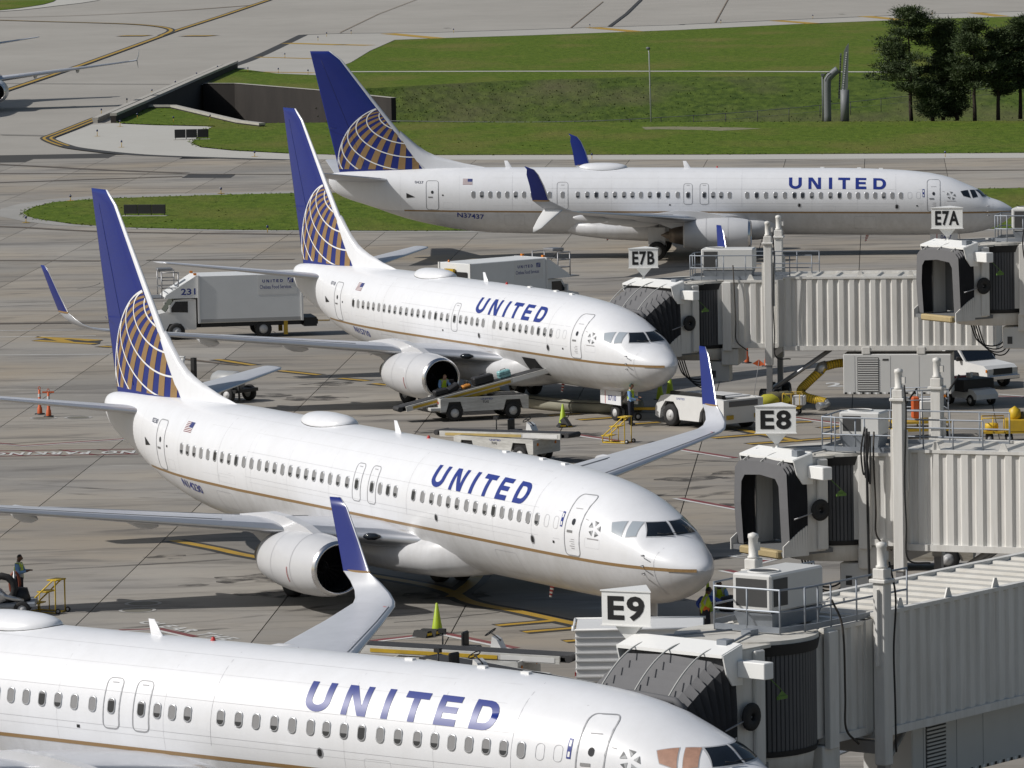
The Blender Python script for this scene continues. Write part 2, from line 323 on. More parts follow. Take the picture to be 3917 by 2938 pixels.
flat_poly([(-39.41,492.59),(-39.38,496.52),(-37.9,519.21),(-36.17,520.91),(-35.24,519.7),(-32.03,515.94),(-26.58,511.69),(-27.01,499.67),(-26.93,483.2),(-25.75,475.83),(-22.81,469.76),(-17.97,463.66)]+[(-13.2,459.39),(-7.36,457.48),(14.82,450.91),(42.18,444.63),(41.57,438.2),(14.59,444.3),(-7.26,451.02),(-13.03,453.21)]+[(-17.64,455.05),(-22.27,458.37),(-30.22,465.34),(-34.72,474.92),(-37.17,481.65),(-38.76,488.5)], .010, 'pale_pavement', SHOULD, kind='structure')
flat_poly([(-81.29,898.66),(-80.06,901.27),(-77.56,906.53),(-75.22,917.19),(-72.97,930.01),(-70.39,943.01),(-68.29,960.58),(-76,965.65),(-75.66,952.97),(-75.96,937.36),(-77.15,925.47),(-78.7,914.13),(-80.53,906.65),(-81.77,904.01)], .012, 'corner_pavement', SHOULD, kind='structure')
flat_poly([(-32.05,642.62),(-29.71,677.61),(-27.13,759.45),(-21.91,762.91)]+[(-22.28,763.74),(-9.76,760.14),(3.52,765.65),(13.82,770.38),(24.05,773.94)]+[(23.98,775.31),(41.61,789.28),(59.79,802.35),(73.55,806.7),(85.13,814.88),(83.04,794.96),(71.58,785.14),(58.24,781.69),(40.18,770.16),(23.32,754.12)]+[(3.4,743.15),(-9.49,737.95),(-14.35,734.59),(-16.67,696.82),(-18.03,660.01)]+[(-20.77,624.16),(-25.27,630.41),(-30.47,638.82)], .012, 'bridge_pavement', mat('weathered_shoulder', (.40,.385,.35), .85, var=.3, scale=.1, var2=.2, scale2=.5, tint=(.28,.265,.235)), kind='structure')
flat_poly([(-34.95,389.29),(-32.91,383.92),(-30.32,378.99),(-24.39,373.29),(-18.13,369.84),(-8.99,366.56),(2.96,362.99),(33.83,357.06),(33.99,358.76),(26.45,359.88),(14.78,362.08),(2.98,364.74),(-3,366.31),(-9.02,367.89),(-18.19,371.2),(-24.48,374.68),(-29.13,379.6),(-31.74,385.03),(-33,388.76),(-33.62,392.38),(-33.61,395.38),(-33.39,399.39),(-32.31,404.3),(-29.85,406.78),(-25.62,408.26),(-15.34,409.64),(-15.44,412.42),(-25.82,411.59),(-30.12,410.64),(-33.24,407.76),(-34.83,402.91),(-35.67,397.47)], .012, 'island_pavement', mat('grey_shoulder', (.33,.32,.30), .85, var=.4, scale=.2, tint=(.15,.145,.13)), kind='structure')
strip([(-18.47,631.5),(0.3,624.39),(20.35,615.41),(39.72,604.87),(56.57,595.52)], 2.0, .06, 'garden_path', SHOULD, kind='structure')
strip([(11.84,494.22),(13.86,494.31),(16.22,492.65),(18.57,491),(20.08,488.86)], 4.5, .036, 'bare_ground', mat('bare_earth', (.24,.21,.14), .9, var=.8, scale=1.2, tint=(.07,.10,.02)), kind='structure')
# ------------------------------------------------------------------ painted lines
YEL = mat('yellow_line_paint', (.46,.28,.025), .6, var=.45, scale=1.3, tint=(.16,.12,.06)); BLK = mat('black_line_border', (.030,.029,.028), .7, var=.4, scale=1, tint=(.09,.085,.08)); WHT = mat('white_line_paint', (.62,.62,.60), .6, var=.5, scale=1.2, tint=(.25,.24,.22)); REDL = mat('red_line_paint', (.19,.028,.030), .6, var=.5, scale=1.5, tint=(.16,.11,.10)); FADE = mat('faded_brown_line', (.17,.12,.075), .8, var=.5, scale=.6, tint=(.26,.24,.21))
def bordered(pts, wy, wb, sm=True, y=YEL, z=.010):
    p = smooth_line(pts) if sm and len(pts) > 2 else pts
    strip(p, wb, z, 'black_line_border', BLK, apron); strip(p, wy, z+.006, 'yellow_line', y, apron)
def redwhite(pts, wd=.3, wh=.2):
    strip(pts, wd, .012, 'red_line', REDL, apron)
    P = [Vector((*p, 0)) for p in pts]; n = (P[-1]-P[0]).normalized(); n = Vector((-n.y, n.x, 0)); n = n if n.y < 0 else -n
    strip([(p.x+n.x*(wd+wh)/2, p.y+n.y*(wd+wh)/2) for p in P], wh, .012, 'white_line', WHT, apron)
bordered([(-12.32,203.43),(-10.62,200.74),(-8.89,197.85)]+[(-3,189.71),(-1.46,185.19),(0.06,182.71),(1.3,180.52),(2.55,178.36)], .42, .95)
bordered([(-0.62,179.42),(1.24,180.38)], .34, .8, False, z=.012); bordered([(0.24,177.81),(2.21,178.73)], .34, .8, False, z=.012); bordered([(-2.13,186.55),(-1.54,189.71),(-1.24,192.53)], .42, .95, z=.012); bordered([(1.49,175.58),(1.88,175.71)], .34, .8, False)
for q in ([(1.58,246.02),(2.94,246.59)], [(2.87,243.92),(4.52,244.76)], [(5.06,241.69),(6.27,242.33)], [(-8.07,265.24),(-6.73,263.75)], [(-6.44,262.32),(-5.74,261.43)], [(-11.04,269.68),(-9.11,267.16)], [(-20.69,285),(-19.89,284.22)], [(-14.4,276.32),(-12.43,272.78)], [(8.32,235.46),(10.44,236.66)], [(9.69,232.83),(14.03,234.98)], [(11.44,241.16),(12.74,241.45)], [(13.02,238.69),(14.28,239.56)]): bordered(q, .38, .9, False)
bordered([(9.62,238.76),(10.56,236.39),(11.83,233.5)], .38, .9, z=.012)
zz_ = [(-24.43,291.21),(-20.84,288.27),(-21.27,287.72),(-21.8,288.47),(-22.28,288.02),(-20.87,286.47),(-21.08,286.06),(-22.88,287.6),(-23.53,288.36),(-22.95,288.97),(-22.64,289.09),(-24.42,289.09),(-23.82,289.97),(-23.6,290.21)]
flat_poly([(-24.54,291.6),(-20.77,288.34),(-20.9,288.01),(-20.82,286.37),(-21.04,285.79),(-24.52,288.93),(-23.91,290.18)], .010, 'black_patch', BLK, apron)
strip([(-24.3,290.99),(-21.01,288.39)], .62, .016, 'yellow_line', YEL, apron); strip([(-24.27,288.97),(-21.1,286.34)], .62, .016, 'yellow_line', YEL, apron); strip([(-23.61,290.39),(-22.53,287.71)], .6, .020, 'yellow_line', YEL, apron); strip([(-22.35,289.49),(-21.31,288.18)], .6, .020, 'yellow_line', YEL, apron)
for q in ([(-21.94,238.74),(-20.58,237.27),(-16.46,239.38)], [(1.72,239.43),(4.95,234.18)], [(6.78,231.51),(8.97,227.66)], [(6.29,213.94),(8.53,209.82)], [(12.09,243.55),(14.21,240.09)], [(18.44,232.87),(20.73,229.11)], [(-5.04,176.1),(-2.98,177.62)], [(-2.38,178.07),(-0.01,174.26)], [(-12.69,179.94),(-11.41,180.1),(-10.17,178.12)], [(9.34,195.99),(8.12,193.86)], [(7.2,192.27),(8.32,190.22)], [(6.92,183.8),(7.65,184.23)], [(20.95,251.25),(22.69,250.58)]): redwhite(q)
for q in ([(-21.65,235.49),(-15.69,235.16)], [(-21.46,233.29),(-15.47,233.19)], [(-20.56,235.55),(-18.5,233.03)], [(-18.94,235.46),(-17.09,233.04)], [(-17.32,235.31),(-15.7,233.23)], [(-21.63,235.24),(-20.11,233.18)]): strip(q, .16, .010, 'red_line', REDL, apron)
for q in ([(-27.01,295.59),(-22.68,294.97)], [(-26.65,291.48),(-21.37,291.22)], [(-25.71,280.94),(-19.74,280.27)], [(21.32,252.4),(22.72,250.86)]): strip(q, .22, .010, 'white_line', WHT, apron)
bordered([(-27.4,299.91),(-21.29,299.3)], .22, .8, False, FADE); bordered([(-11.59,298.41),(-9.55,298.37)], .3, .9, False); bordered([(-31.59,346.93),(-24.92,345.04)], .25, .7, False, FADE); bordered([(-22.09,345),(-13.07,343.31)], .25, .7, False, FADE)
bordered([(-19.86,284.3),(-17.61,279.33),(-14.31,274.47),(-13.04,272.9)], .2, .5, True, FADE)
bordered([(-41.27,455.46),(-36.65,450.47),(-32.61,445.53),(-28.71,441.55),(-24.91,438.27)], .3, 1.1, True, FADE); bordered([(-40.1,442.34),(-16.61,433.85)], .25, .8, False, FADE); bordered([(-38.98,429.76),(-35.07,430.77),(-31.63,431.94),(-24.88,433.53)], .3, 1.1, True, FADE)
bordered([(-34.44,378.87),(-32.35,377.39),(-29.54,374.36),(-27.14,372.21),(-24.16,370.24),(-13.58,365.7)], .3, .9, True, FADE)
bordered([(19.03,425.29),(26.89,424.88),(38.42,422.5),(41.7,422.09)], .3, .9, True, FADE)
flat_poly([(-24.87,431.7),(-24.61,436.11),(-20.9,435.17),(-21.08,430.74)], .010, 'black_patch', BLK, apron)
def farline(pts, wd, m, z, sm=True): strip(smooth_line(pts) if sm and len(pts) > 2 else pts, wd, z, 'painted_line', m, apron)
E1 = [(-27.07,760.67),(-29.92,682.69),(-32.19,645.35),(-35.88,579.09),(-38.53,530.07),(-39.52,510.7),(-40.1,500.5),(-40.25,496.82),(-39.76,492.71),(-38.02,484.19),(-35.91,477.03),(-30.25,465.82),(-22.25,457.9),(-17.61,454.14)]
farline(E1, 1.3, BLK, .016); 
for sgn in (-1, 1):
    q = smooth_line(E1); P = [Vector((*p, 0)) for p in q]; o_ = []
    for i, p in enumerate(P): t = (P[min(i+1, len(P)-1)]-P[max(i-1, 0)]).normalized(); o_.append((p.x-t.y*.30*sgn, p.y+t.x*.30*sgn))
    strip(o_[int(len(o_)*.28):int(len(o_)*.72)], .26, .022, 'painted_line', YEL, apron)
farline([(-53.25,586.13),(-52.7,600.08),(-51.24,632.89),(-49.75,669.08),(-47.8,725.92),(-45.8,787.47),(-42.58,857.52),(-39.09,943.32)], 1.1, BLK, .016, False); farline([(-53.25,586.13),(-52.7,600.08),(-51.24,632.89),(-49.75,669.08),(-47.8,725.92),(-45.8,787.47),(-42.58,857.52),(-39.09,943.32)], .5, YEL, .022, False)
L2 = [(-76.94,855.34),(-68.01,842.65),(-60.39,832.39),(-54.07,822.29),(-50.05,811.54),(-47.64,800.55),(-46.51,790.51),(-46.32,779.92),(-46.6,768.59)]
farline(L2, 1.2, BLK, .024); farline(L2, .5, YEL, .030)
farline([(-78.1,868.38),(-67.84,870.19),(-58.86,877.65),(-50.01,890.42),(-40.33,912.88)], .9, FADE, .016)
for q in ([(-52.2,770.95),(-48.44,769.57)], [(-43.2,766.15),(-39.42,764.14)]): farline(q, 4.2, mat('black_ellipse', (.12,.11,.10), .8), .016, False); farline(q, 2.2, YEL, .022, False)
farline([(-27.17,760.72),(-21.93,763.55)]+[(-22.28,763.74),(-9.77,760.77),(3.52,766.3),(13.83,771.03),(24.07,774.6)]+[(24,775.97),(41.65,789.97),(59.84,803.05),(73.62,807.42)], 1.4, BLK, .016, False)
for q in ([(-15.75,759.6),(-8.67,736.93)], [(11.71,769.58),(17.12,749.95)], [(37.35,785.45),(42.18,768.36)], [(50.32,797.75),(54.39,778.36)], [(66.35,805.07),(68.64,786.17)], [(-28.14,728.97),(-20.67,718.93)], [(-29.88,681.67),(-22.92,673.39)], [(-21.03,719.67),(-17.11,715.45)], [(-30.08,637.76),(-21.32,630.38)]): farline(q, 2.2 if q[0][1] > 700 else 1.2, YEL, .03, False)
farline([(14.08,772.88),(17.62,829.2),(21.56,903.45)], .55, BLK, .022, False)
for q in ([(-22.41,768.26),(-18.98,851.22),(-14.36,929.88)], [(8.79,770.55),(15.42,896.66)], [(28.67,779.42),(35.14,897.24)]): farline(q, .16, FADE, .014, False)
for q in ([(-55.06,617.56),(-34.38,605.98)], [(-45.04,503.84),(-40.67,500.69)]): farline(q, .5, BLK, .014, False)
def ground_text(body, x, y, rot, h, w, m=WHT):
    V, Fc = text_polys(body, 1, .03, spacing=1.25); V = scale_to(V, w=w, h=h); c, s_ = math.cos(rot), math.sin(rot)
    MB().add([(x+a*c-b*s_, y+a*s_+b*c, .014) for a, b in V], Fc).build('painted_lettering', m, apron)
p0, p1 = [(-12.03,181.67),(-8.95,177.12)]; ground_text('CLEAR THE', (p0[0]+p1[0])/2, (p0[1]+p1[1])/2+.2, math.atan2(p1[1]-p0[1], p1[0]-p0[0]), .62, math.hypot(p1[0]-p0[0], p1[1]-p0[1]))
p0, p1 = [(-21.66,234.16),(-15.62,233.99)]; ground_text('NO PARKING', (p0[0]+p1[0])/2, (p0[1]+p1[1])/2, math.pi+math.atan2(p1[1]-p0[1], p1[0]-p0[0]), 1.1, math.hypot(p1[0]-p0[0], p1[1]-p0[1])*.98)
p0, p1 = [(7.98,195.33),(9.27,196.65)]; ground_text('CLEAR', (p0[0]+p1[0])/2, (p0[1]+p1[1])/2, math.atan2(p1[1]-p0[1], p1[0]-p0[0]), 2.0, math.hypot(p1[0]-p0[0], p1[1]-p0[1]))
p0, p1 = [(14.84,258.01),(15.42,257.61)]; ground_text('25', (p0[0]+p1[0])/2, (p0[1]+p1[1])/2, 0, 2.0, 1.6)
for q in ([(-12.33,186.33)], [(-12.41,184.66)], [(-20.67,248.95)], [(-19.13,248.88)], [(-8.09,779.93)], [(47.91,810.97)]):
    c = q[0]; rr_ = .62
    mb = MB(); n_ = 24
    for r0, r1, z in ((.62, .5, .012), (.46, 0.001, .014)): mb.add([(c[0]+r_*math.cos(2*math.pi*k/n_), c[1]+r_*math.sin(2*math.pi*k/n_), z) for r_ in (r0, r1) for k in range(n_)], [(k, (k+1) % n_, n_+(k+1) % n_, n_+k) for k in range(n_)], 0 if r0 > .6 else 1)
    mb.build('pit_cover', [mat('pit_ring', (.38,.37,.35), .7), mat('pit_lid', (.16,.15,.12), .7)], apron)

# tar-filled cracks, tyre marks and oil spots
def worn(name, col, lo, hi, sc, stretch=(1,1,1)):
    m = bpy.data.materials.new(name); m.use_nodes = True; t = m.node_tree; n = t.nodes; p = n['Principled BSDF']; p.inputs['Base Color'].default_value = (*col, 1); p.inputs['Roughness'].default_value = .8
    g = n.new('ShaderNodeNewGeometry'); mp = n.new('ShaderNodeMapping'); mp.inputs['Scale'].default_value = stretch; q = n.new('ShaderNodeTexNoise'); q.inputs['Scale'].default_value = sc; q.inputs['Detail'].default_value = 6; r = n.new('ShaderNodeMapRange'); r.inputs[1].default_value = lo; r.inputs[2].default_value = hi
    t.links.new(g.outputs['Position'], mp.inputs[0]); t.links.new(mp.outputs[0], q.inputs['Vector']); t.links.new(q.outputs[0], r.inputs[0]); t.links.new(r.outputs[0], p.inputs['Alpha']); return m
TYM = worn('rubber_tyre_mark', (.075,.07,.066), .48, .85, .5, (.5,1,1)); OIL = worn('oil_stain', (.055,.05,.046), .40, .70, 1.1); TAR = mat('tar_fill', (.035,.033,.032), .7)
rr = random.Random(21)
for k in range(26):
    x, y = rr.uniform(-24, 14), rr.uniform(172, 330); x *= y/260; a = rr.choice((0, 0, 1.5))+rr.uniform(-.4, .4); P = [(x, y)]
    for j in range(rr.randint(3, 7)): a += rr.uniform(-.5, .5); P.append((P[-1][0]+math.cos(a)*rr.uniform(.5, 1.3), P[-1][1]+math.sin(a)*rr.uniform(.5, 1.3)))
    strip(P, rr.uniform(.03, .07), .006, 'tar_crack', TAR, apron)
for P in ([(-25,236),(-15,240),(-5,247),(6,256)], [(-26,262),(-14,262),(0,262),(14,266)], [(-18,196),(-8,200),(4,212),(12,222)], [(8,188),(4,200),(6,214),(14,224)], [(-20,222),(-10,216),(0,214),(10,214)], [(-30,312),(-10,316),(10,322),(30,330)], [(-30,300),(-10,300),(12,308),(32,322)], [(-16,178),(-8,182),(-2,190),(0,202)], [(-4,232),(4,230),(12,226),(18,228)]):
    q = smooth_line(P, 8)
    for o in (-.9, .9):
        V = [Vector((*p, 0)) for p in q]; z = []
        for i, p in enumerate(V): t_ = (V[min(i+1, len(V)-1)]-V[max(i-1, 0)]).normalized(); z.append((p.x-t_.y*o, p.y+t_.x*o))
        strip(z, .34, .007, 'tyre_mark', TYM, apron)
for k in range(34):
    x, y = rr.choice([(-2, 183), (-9, 192), (-1, 250), (2, 240), (5, 232), (-6, 255), (9, 232), (-12, 262), (0, 205), (8, 205)]); x += rr.gauss(0, 3.5); y += rr.gauss(0, 7); r_ = rr.uniform(.3, 1.5)
    flat_poly([(x+r_*(.8+rr.uniform(-.25, .25))*math.cos(i*.524)*1.3, y+r_*(.8+rr.uniform(-.25, .25))*math.sin(i*.524)) for i in range(12)], .0065+k*.00002, 'oil_spot', OIL, apron)
# blades and tufts that fray the turf
def tufts(name, pts, hmin, hmax, seed, m):
    r_ = np.random.default_rng(seed); P = np.array(pts); n = len(P); a = r_.uniform(0, 6.283, n); h = r_.uniform(hmin, hmax, n); w_ = r_.uniform(.05, .14, n); V = np.zeros((n, 3, 3)); dx, dy = np.cos(a)*w_, np.sin(a)*w_
    V[:, 0] = P+np.stack([-dx, -dy, np.zeros(n)], 1); V[:, 1] = P+np.stack([dx, dy, np.zeros(n)], 1); V[:, 2] = P+np.stack([r_.uniform(-.12, .12, n), r_.uniform(-.12, .12, n), h], 1)
    me = bpy.data.meshes.new(name); me.from_pydata(V.reshape(-1, 3).tolist(), [], np.arange(3*n).reshape(-1, 3).tolist()); me.materials.append(m); return ob(name, me, kind='stuff')
def in_poly(x, y, P):
    c = False; j = len(P)-1
    for i in range(len(P)):
        if (P[i][1] > y) != (P[j][1] > y) and x < (P[j][0]-P[i][0])*(y-P[i][1])/(P[j][1]-P[i][1])+P[i][0]: c = not c
        j = i
    return c
def outline_of(o): return [(v.co.x, v.co.y) for v in o.data.vertices]
r_ = random.Random(9); pts = []
for o in (island, verge):
    Q = outline_of(o)
    for i in range(len(Q)):
        a, b = Vector(Q[i]), Vector(Q[(i+1) % len(Q)]); L_ = (b-a).length
        for k in range(int(L_*5)): p = a.lerp(b, r_.random()); pts.append((p.x+r_.gauss(0, .22), p.y+r_.gauss(0, .35), .02))
    xs = [q[0] for q in Q]; ys = [q[1] for q in Q]; c = 0
    while c < 700:
        x, y = r_.uniform(max(min(xs), -60), min(max(xs), 60)), r_.uniform(min(ys), max(ys))
        c += 1
        if in_poly(x, y, Q): pts.append((x, y, .03))
tufts('turf_tufts', pts, .03, .09, 4, GRASS)
pts = [(x, y, z) for x, y, z in ((v[0], v[1], v[2]) for v in vs) for _ in (0,)]; pts = []
for k in range(7000):
    i = r_.randrange(NS); j = r_.randrange(1, NT); p = Vector(vs[i*(NT+1)+j]); q = Vector(vs[(i+1)*(NT+1)+j]); t_ = r_.random(); p = p.lerp(q, t_); pts.append((p.x+r_.uniform(-.4, .4), p.y+r_.uniform(-1, 1), p.z-.05))
tufts('bank_tufts', pts, .06, .20, 5, BANKG)

# ------------------------------------------------------------------ airliner
class Pchip:
    def __init__(s, pts):
        x = np.array([p[0] for p in pts], float); y = np.array([p[1] for p in pts], float); h = np.diff(x); d = np.diff(y)/h; m = np.zeros(len(x))
        for i in range(1, len(x)-1):
            if d[i-1]*d[i] > 0: w1 = 2*h[i]+h[i-1]; w2 = h[i]+2*h[i-1]; m[i] = (w1+w2)/(w1/d[i-1]+w2/d[i])
        m[0] = d[0]; m[-1] = d[-1]; s.x, s.y, s.m, s.h = x, y, m, h
    def __call__(s, t):
        t = min(max(t, s.x[0]), s.x[-1]); i = min(max(int(np.searchsorted(s.x, t))-1, 0), len(s.h)-1); h = s.h[i]; u = (t-s.x[i])/h
        return float((1+2*u)*(1-u)**2*s.y[i]+u*(1-u)**2*h*s.m[i]+u*u*(3-2*u)*s.y[i+1]+u*u*(u-1)*h*s.m[i+1])
N_TOP = [(0,2.56),(.04,2.68),(.15,2.80),(.34,2.93),(.79,3.18),(1.57,3.46),(2.02,3.84),(2.5,4.07),(3,4.28),(3.73,4.58),(5.02,4.87),(6.5,5.02),(8.7,5.12),(10.5,5.15)]
N_BOT = [(0,2.56),(.04,2.43),(.16,2.27),(.4,2.06),(.67,1.88),(1.5,1.51),(2.56,1.27),(4,1.175),(6,1.14)]
N_WID = [(0,.01),(.04,.17),(.16,.35),(.4,.58),(.8,.86),(1.5,1.18),(2.5,1.50),(3.5,1.69),(5,1.82),(6.5,1.87),(7.5,1.88)]
N_ZC = [(0,2.56),(.5,2.60),(1.5,2.78),(3,3.04),(5,3.2),(6.5,3.25),(8,3.27)]
T_TOP = [(0,4.62),(.3,4.78),(1,4.86),(6,5.08),(10,5.15)]           # distance ahead of the tail cone's end
T_BOT = [(0,4.12),(.25,3.72),(.7,3.40),(2.5,2.78),(4.7,2.04),(6.2,1.69),(8.3,1.34),(10,1.21),(13.5,1.14)]
T_WID = [(0,.2),(.25,.34),(.8,.46),(2,.66),(4,1.02),(6,1.36),(9,1.72),(12.5,1.88)]
T_ZC = [(0,4.38),(1,4.2),(3,3.95),(6,3.6),(12,3.27)]
ZST = 2.585
class Body:
    def __init__(s, L):
        s.L = L; s.E = L-1.0
        s.f = [Pchip(q) for q in (N_TOP, N_BOT, N_WID, N_ZC)]; s.t = [Pchip(q) for q in (T_TOP, T_BOT, T_WID, T_ZC)]
    def dims(s, x): q = s.f if x < 15 else s.t; u = x if x < 15 else s.E-x; return [f(u) for f in q]
    def pt(s, x, th, off=0.):
        """point on the skin: th = 0 crown, pi/2 widest, pi keel; starboard is -y"""
        zt, zb, w, zc = s.dims(x); sn, cs = math.sin(th), math.cos(th); h = zt-zc if cs > 0 else zc-zb
        p = Vector((-x, -w*sn, zc+h*cs))
        if off: n = Vector((0, -sn/max(w, .01), cs/max(h, .01))).normalized(); p += n*off
        return p
    def th(s, x, z):
        zt, zb, w, zc = s.dims(x); q = (z-zc)/max(zt-zc, 1e-4) if z > zc else (z-zc)/max(zc-zb, 1e-4); return math.acos(min(1, max(-1, q)))
    def side(s, x, z, off=0.): return s.pt(x, s.th(x, z), off)
def ribbon(mb, body, path, wd, off=.006, mi=0, closed=False):
    """line of width wd painted on the skin along (station, height) points"""
    dp = []; path = list(path); NP = len(path)
    for i in range(NP if closed else NP-1):
        (a0, b0), (a1, b1) = path[i], path[(i+1) % NP]; m_ = max(1, int(math.hypot(a1-a0, b1-b0)/.16)) if abs(b1-b0) > .05 else 1
        dp += [(a0+(a1-a0)*j/m_, b0+(b1-b0)*j/m_) for j in range(m_)]
    if not closed: dp.append(path[-1])
    path = dp
    P = [body.side(a, b, off) for a, b in path]; N = len(P); vs = []
    for i, p in enumerate(P):
        t = (P[(i+1) % N]-P[i-1]) if closed else (P[min(i+1, N-1)]-P[max(i-1, 0)])
        x, z = path[i]; th = body.th(x, z); zt, zb, w, zc = body.dims(x); h = zt-zc if z > zc else zc-zb
        n = Vector((0, -math.sin(th)/max(w, .01), math.cos(th)/max(h, .01))).normalized(); sd = t.cross(n).normalized()*wd/2; vs += [p+sd, p-sd]
    mb.add(vs, [(2*i, 2*i+1, (2*i+3) % (2*N), (2*i+2) % (2*N)) for i in range(N if closed else N-1)], mi); return mb
def patch(mb, body, c, n=6, off=.012, mi=0):
    """pane bounded by four (station, angle) corners, following the skin"""
    vs = []
    for i in range(n+1):
        for j in range(n+1):
            u, v = i/n, j/n; q = [(1-u)*(1-v)*c[0][k]+u*(1-v)*c[1][k]+u*v*c[2][k]+(1-u)*v*c[3][k] for k in (0, 1)]
            vs.append(body.pt(q[0], q[1], off))
    mb.add(vs, [(i*(n+1)+j, (i+1)*(n+1)+j, (i+1)*(n+1)+j+1, i*(n+1)+j+1) for i in range(n) for j in range(n)], mi, True); return mb
def skin_text(body, V, Fc, s0, z0, off=.009, mi=0, mb=None):
    """wrap flat lettering on the starboard skin; x runs to the nose, y runs up the skin"""
    mb = mb or MB(); th0 = body.th(s0, z0); zt, zb, w, zc = body.dims(s0); rr = (w+(zt-zc if z0 > zc else zc-zb))/2
    return mb.add([body.pt(s0-x, th0-y/rr, off) for x, y in V], Fc, mi, True)
def airfoil(n=12):
    xs = [.5*(1-math.cos(math.pi*i/n)) for i in range(n+1)]
    t = lambda x: 5*(.2969*math.sqrt(x)-.126*x-.3516*x*x+.2843*x**3-.1036*x**4)
    return [(x, t(x)) for x in xs[::-1]]+[(x, -t(x)*.8) for x in xs[1:-1]]
AF = airfoil()
def loft(mb, st, mi=0, le=None, tip=True, lem=None, cmi=None):
    """st: (LE station, y, z, chord, thickness ratio, bank angle); le: chord fraction painted with material lem"""
    n = len(AF); k0 = len(mb.v); vs = []
    for s, y, z, c, t, a in st:
        for x, h in AF: vs.append((-(s+x*c), y-h*t*c*math.sin(a), z+h*t*c*math.cos(a)))
    mb.add(vs, [], 0)
    for i in range(len(st)-1):
        for k in range(n):
            kk = (k+1) % n; xm = (AF[k][0]+AF[kk][0])/2
            mb.f.append((k0+i*n+k, k0+i*n+kk, k0+(i+1)*n+kk, k0+(i+1)*n+k))
            mb.m.append(lem if le and xm < le else (mi[i] if isinstance(mi, list) else mi)); mb.sm.append(True)
    if tip: mb.f.append(tuple(k0+(len(st)-1)*n+k for k in range(n))); mb.m.append(mi[-1] if isinstance(mi, list) else mi); mb.sm.append(False)
    return mb
def clip_poly(P, C):
    """Sutherland-Hodgman against a convex counter-clockwise outline"""
    for i in range(len(C)):
        a, b = C[i], C[(i+1) % len(C)]; out = []
        ins = lambda p: (b[0]-a[0])*(p[1]-a[1])-(b[1]-a[1])*(p[0]-a[0]) >= 0
        for j in range(len(P)):
            p, q = P[j], P[(j+1) % len(P)]; ip, iq = ins(p), ins(q)
            if ip: out.append(p)
            if ip != iq:
                dx, dy = q[0]-p[0], q[1]-p[1]; ex, ey = b[0]-a[0], b[1]-a[1]; den = ex*dy-ey*dx
                t = (ex*(a[1]-p[1])-ey*(a[0]-p[0]))/den if abs(den) > 1e-12 else 0; out.append((p[0]+t*dx, p[1]+t*dy))
        P = out
        if len(P) < 3: return []
    return P
# lettering of the fuselage title, drawn in units of one letter height (x, y)
def title_polys():
    S_ = .32; G = []
    def U1(x):
        w = 1.24; o = [(0,1),(0,.38)]+[(w/2-w/2*math.cos(R(a)), .38-.38*math.sin(R(a))) for a in (15, 30, 45, 60, 75)]+[(w/2,0),(w/2,.22)]
        o += [(w/2+(w/2-S_)*math.cos(R(a)), .40-.18*math.sin(R(a))) for a in (105, 120, 135, 150, 165)]+[(S_,.40),(S_,1)]; return [(a+x, b) for a, b in o]
    def U2(x): return [(1.24+2*x-a, b) for a, b in U1(x)]
    def Nn(x): w = 1.22; return [(a+x, b) for a, b in [(0,0),(0,1),(.40,1),(w-.29,.32),(w-.29,1),(w,1),(w,0),(w-.40,0),(.29,.68),(.29,0)]]
    def I(x): return [(x,0),(x,1),(x+S_,1),(x+S_,0)]
    def T(x): w = 1.15; c = w/2; return [(a+x, b) for a, b in [(c-S_/2,0),(c-S_/2,.76),(0,.76),(0,1),(w,1),(w,.76),(c+S_/2,.76),(c+S_/2,0)]]
    def E_(x): w = 1.04; return [(a+x, b) for a, b in [(0,0),(0,1),(w,1),(w,.78),(S_,.78),(S_,.61),(w-.06,.61),(w-.06,.40),(S_,.40),(S_,.22),(w,.22),(w,0)]]
    def D1(x):
        w = 1.24; o = [(0,0),(0,1),(.66,1)]+[(.66+(w-.66)*math.sin(R(a)), .5+.5*math.cos(R(a))) for a in range(18, 90, 18)]+[(w,.5),(w-S_,.5)]
        o += [(.62+(w-S_-.62)*math.sin(R(a)), .5+.28*math.cos(R(a))) for a in range(72, 0, -18)]+[(.62,.78),(S_,.78),(S_,.22),(.62,.22),(.62,0)]; return [(a+x, b) for a, b in o]
    def D2(x):
        w = 1.24; o = [(.62,0),(.62,.22)]+[(.62+(w-S_-.62)*math.sin(R(a)), .5-.28*math.cos(R(a))) for a in range(18, 90, 18)]+[(w-S_,.5),(w,.5)]
        o += [(.66+(w-.66)*math.sin(R(a)), .5-.5*math.cos(R(a))) for a in range(72, 0, -18)]+[(.66,0)]; return [(a+x, b) for a, b in o]
    return [U1(0), U2(0), Nn(1.88), I(3.86), T(4.76), E_(6.44), D1(8.15), D2(8.15)], 9.39
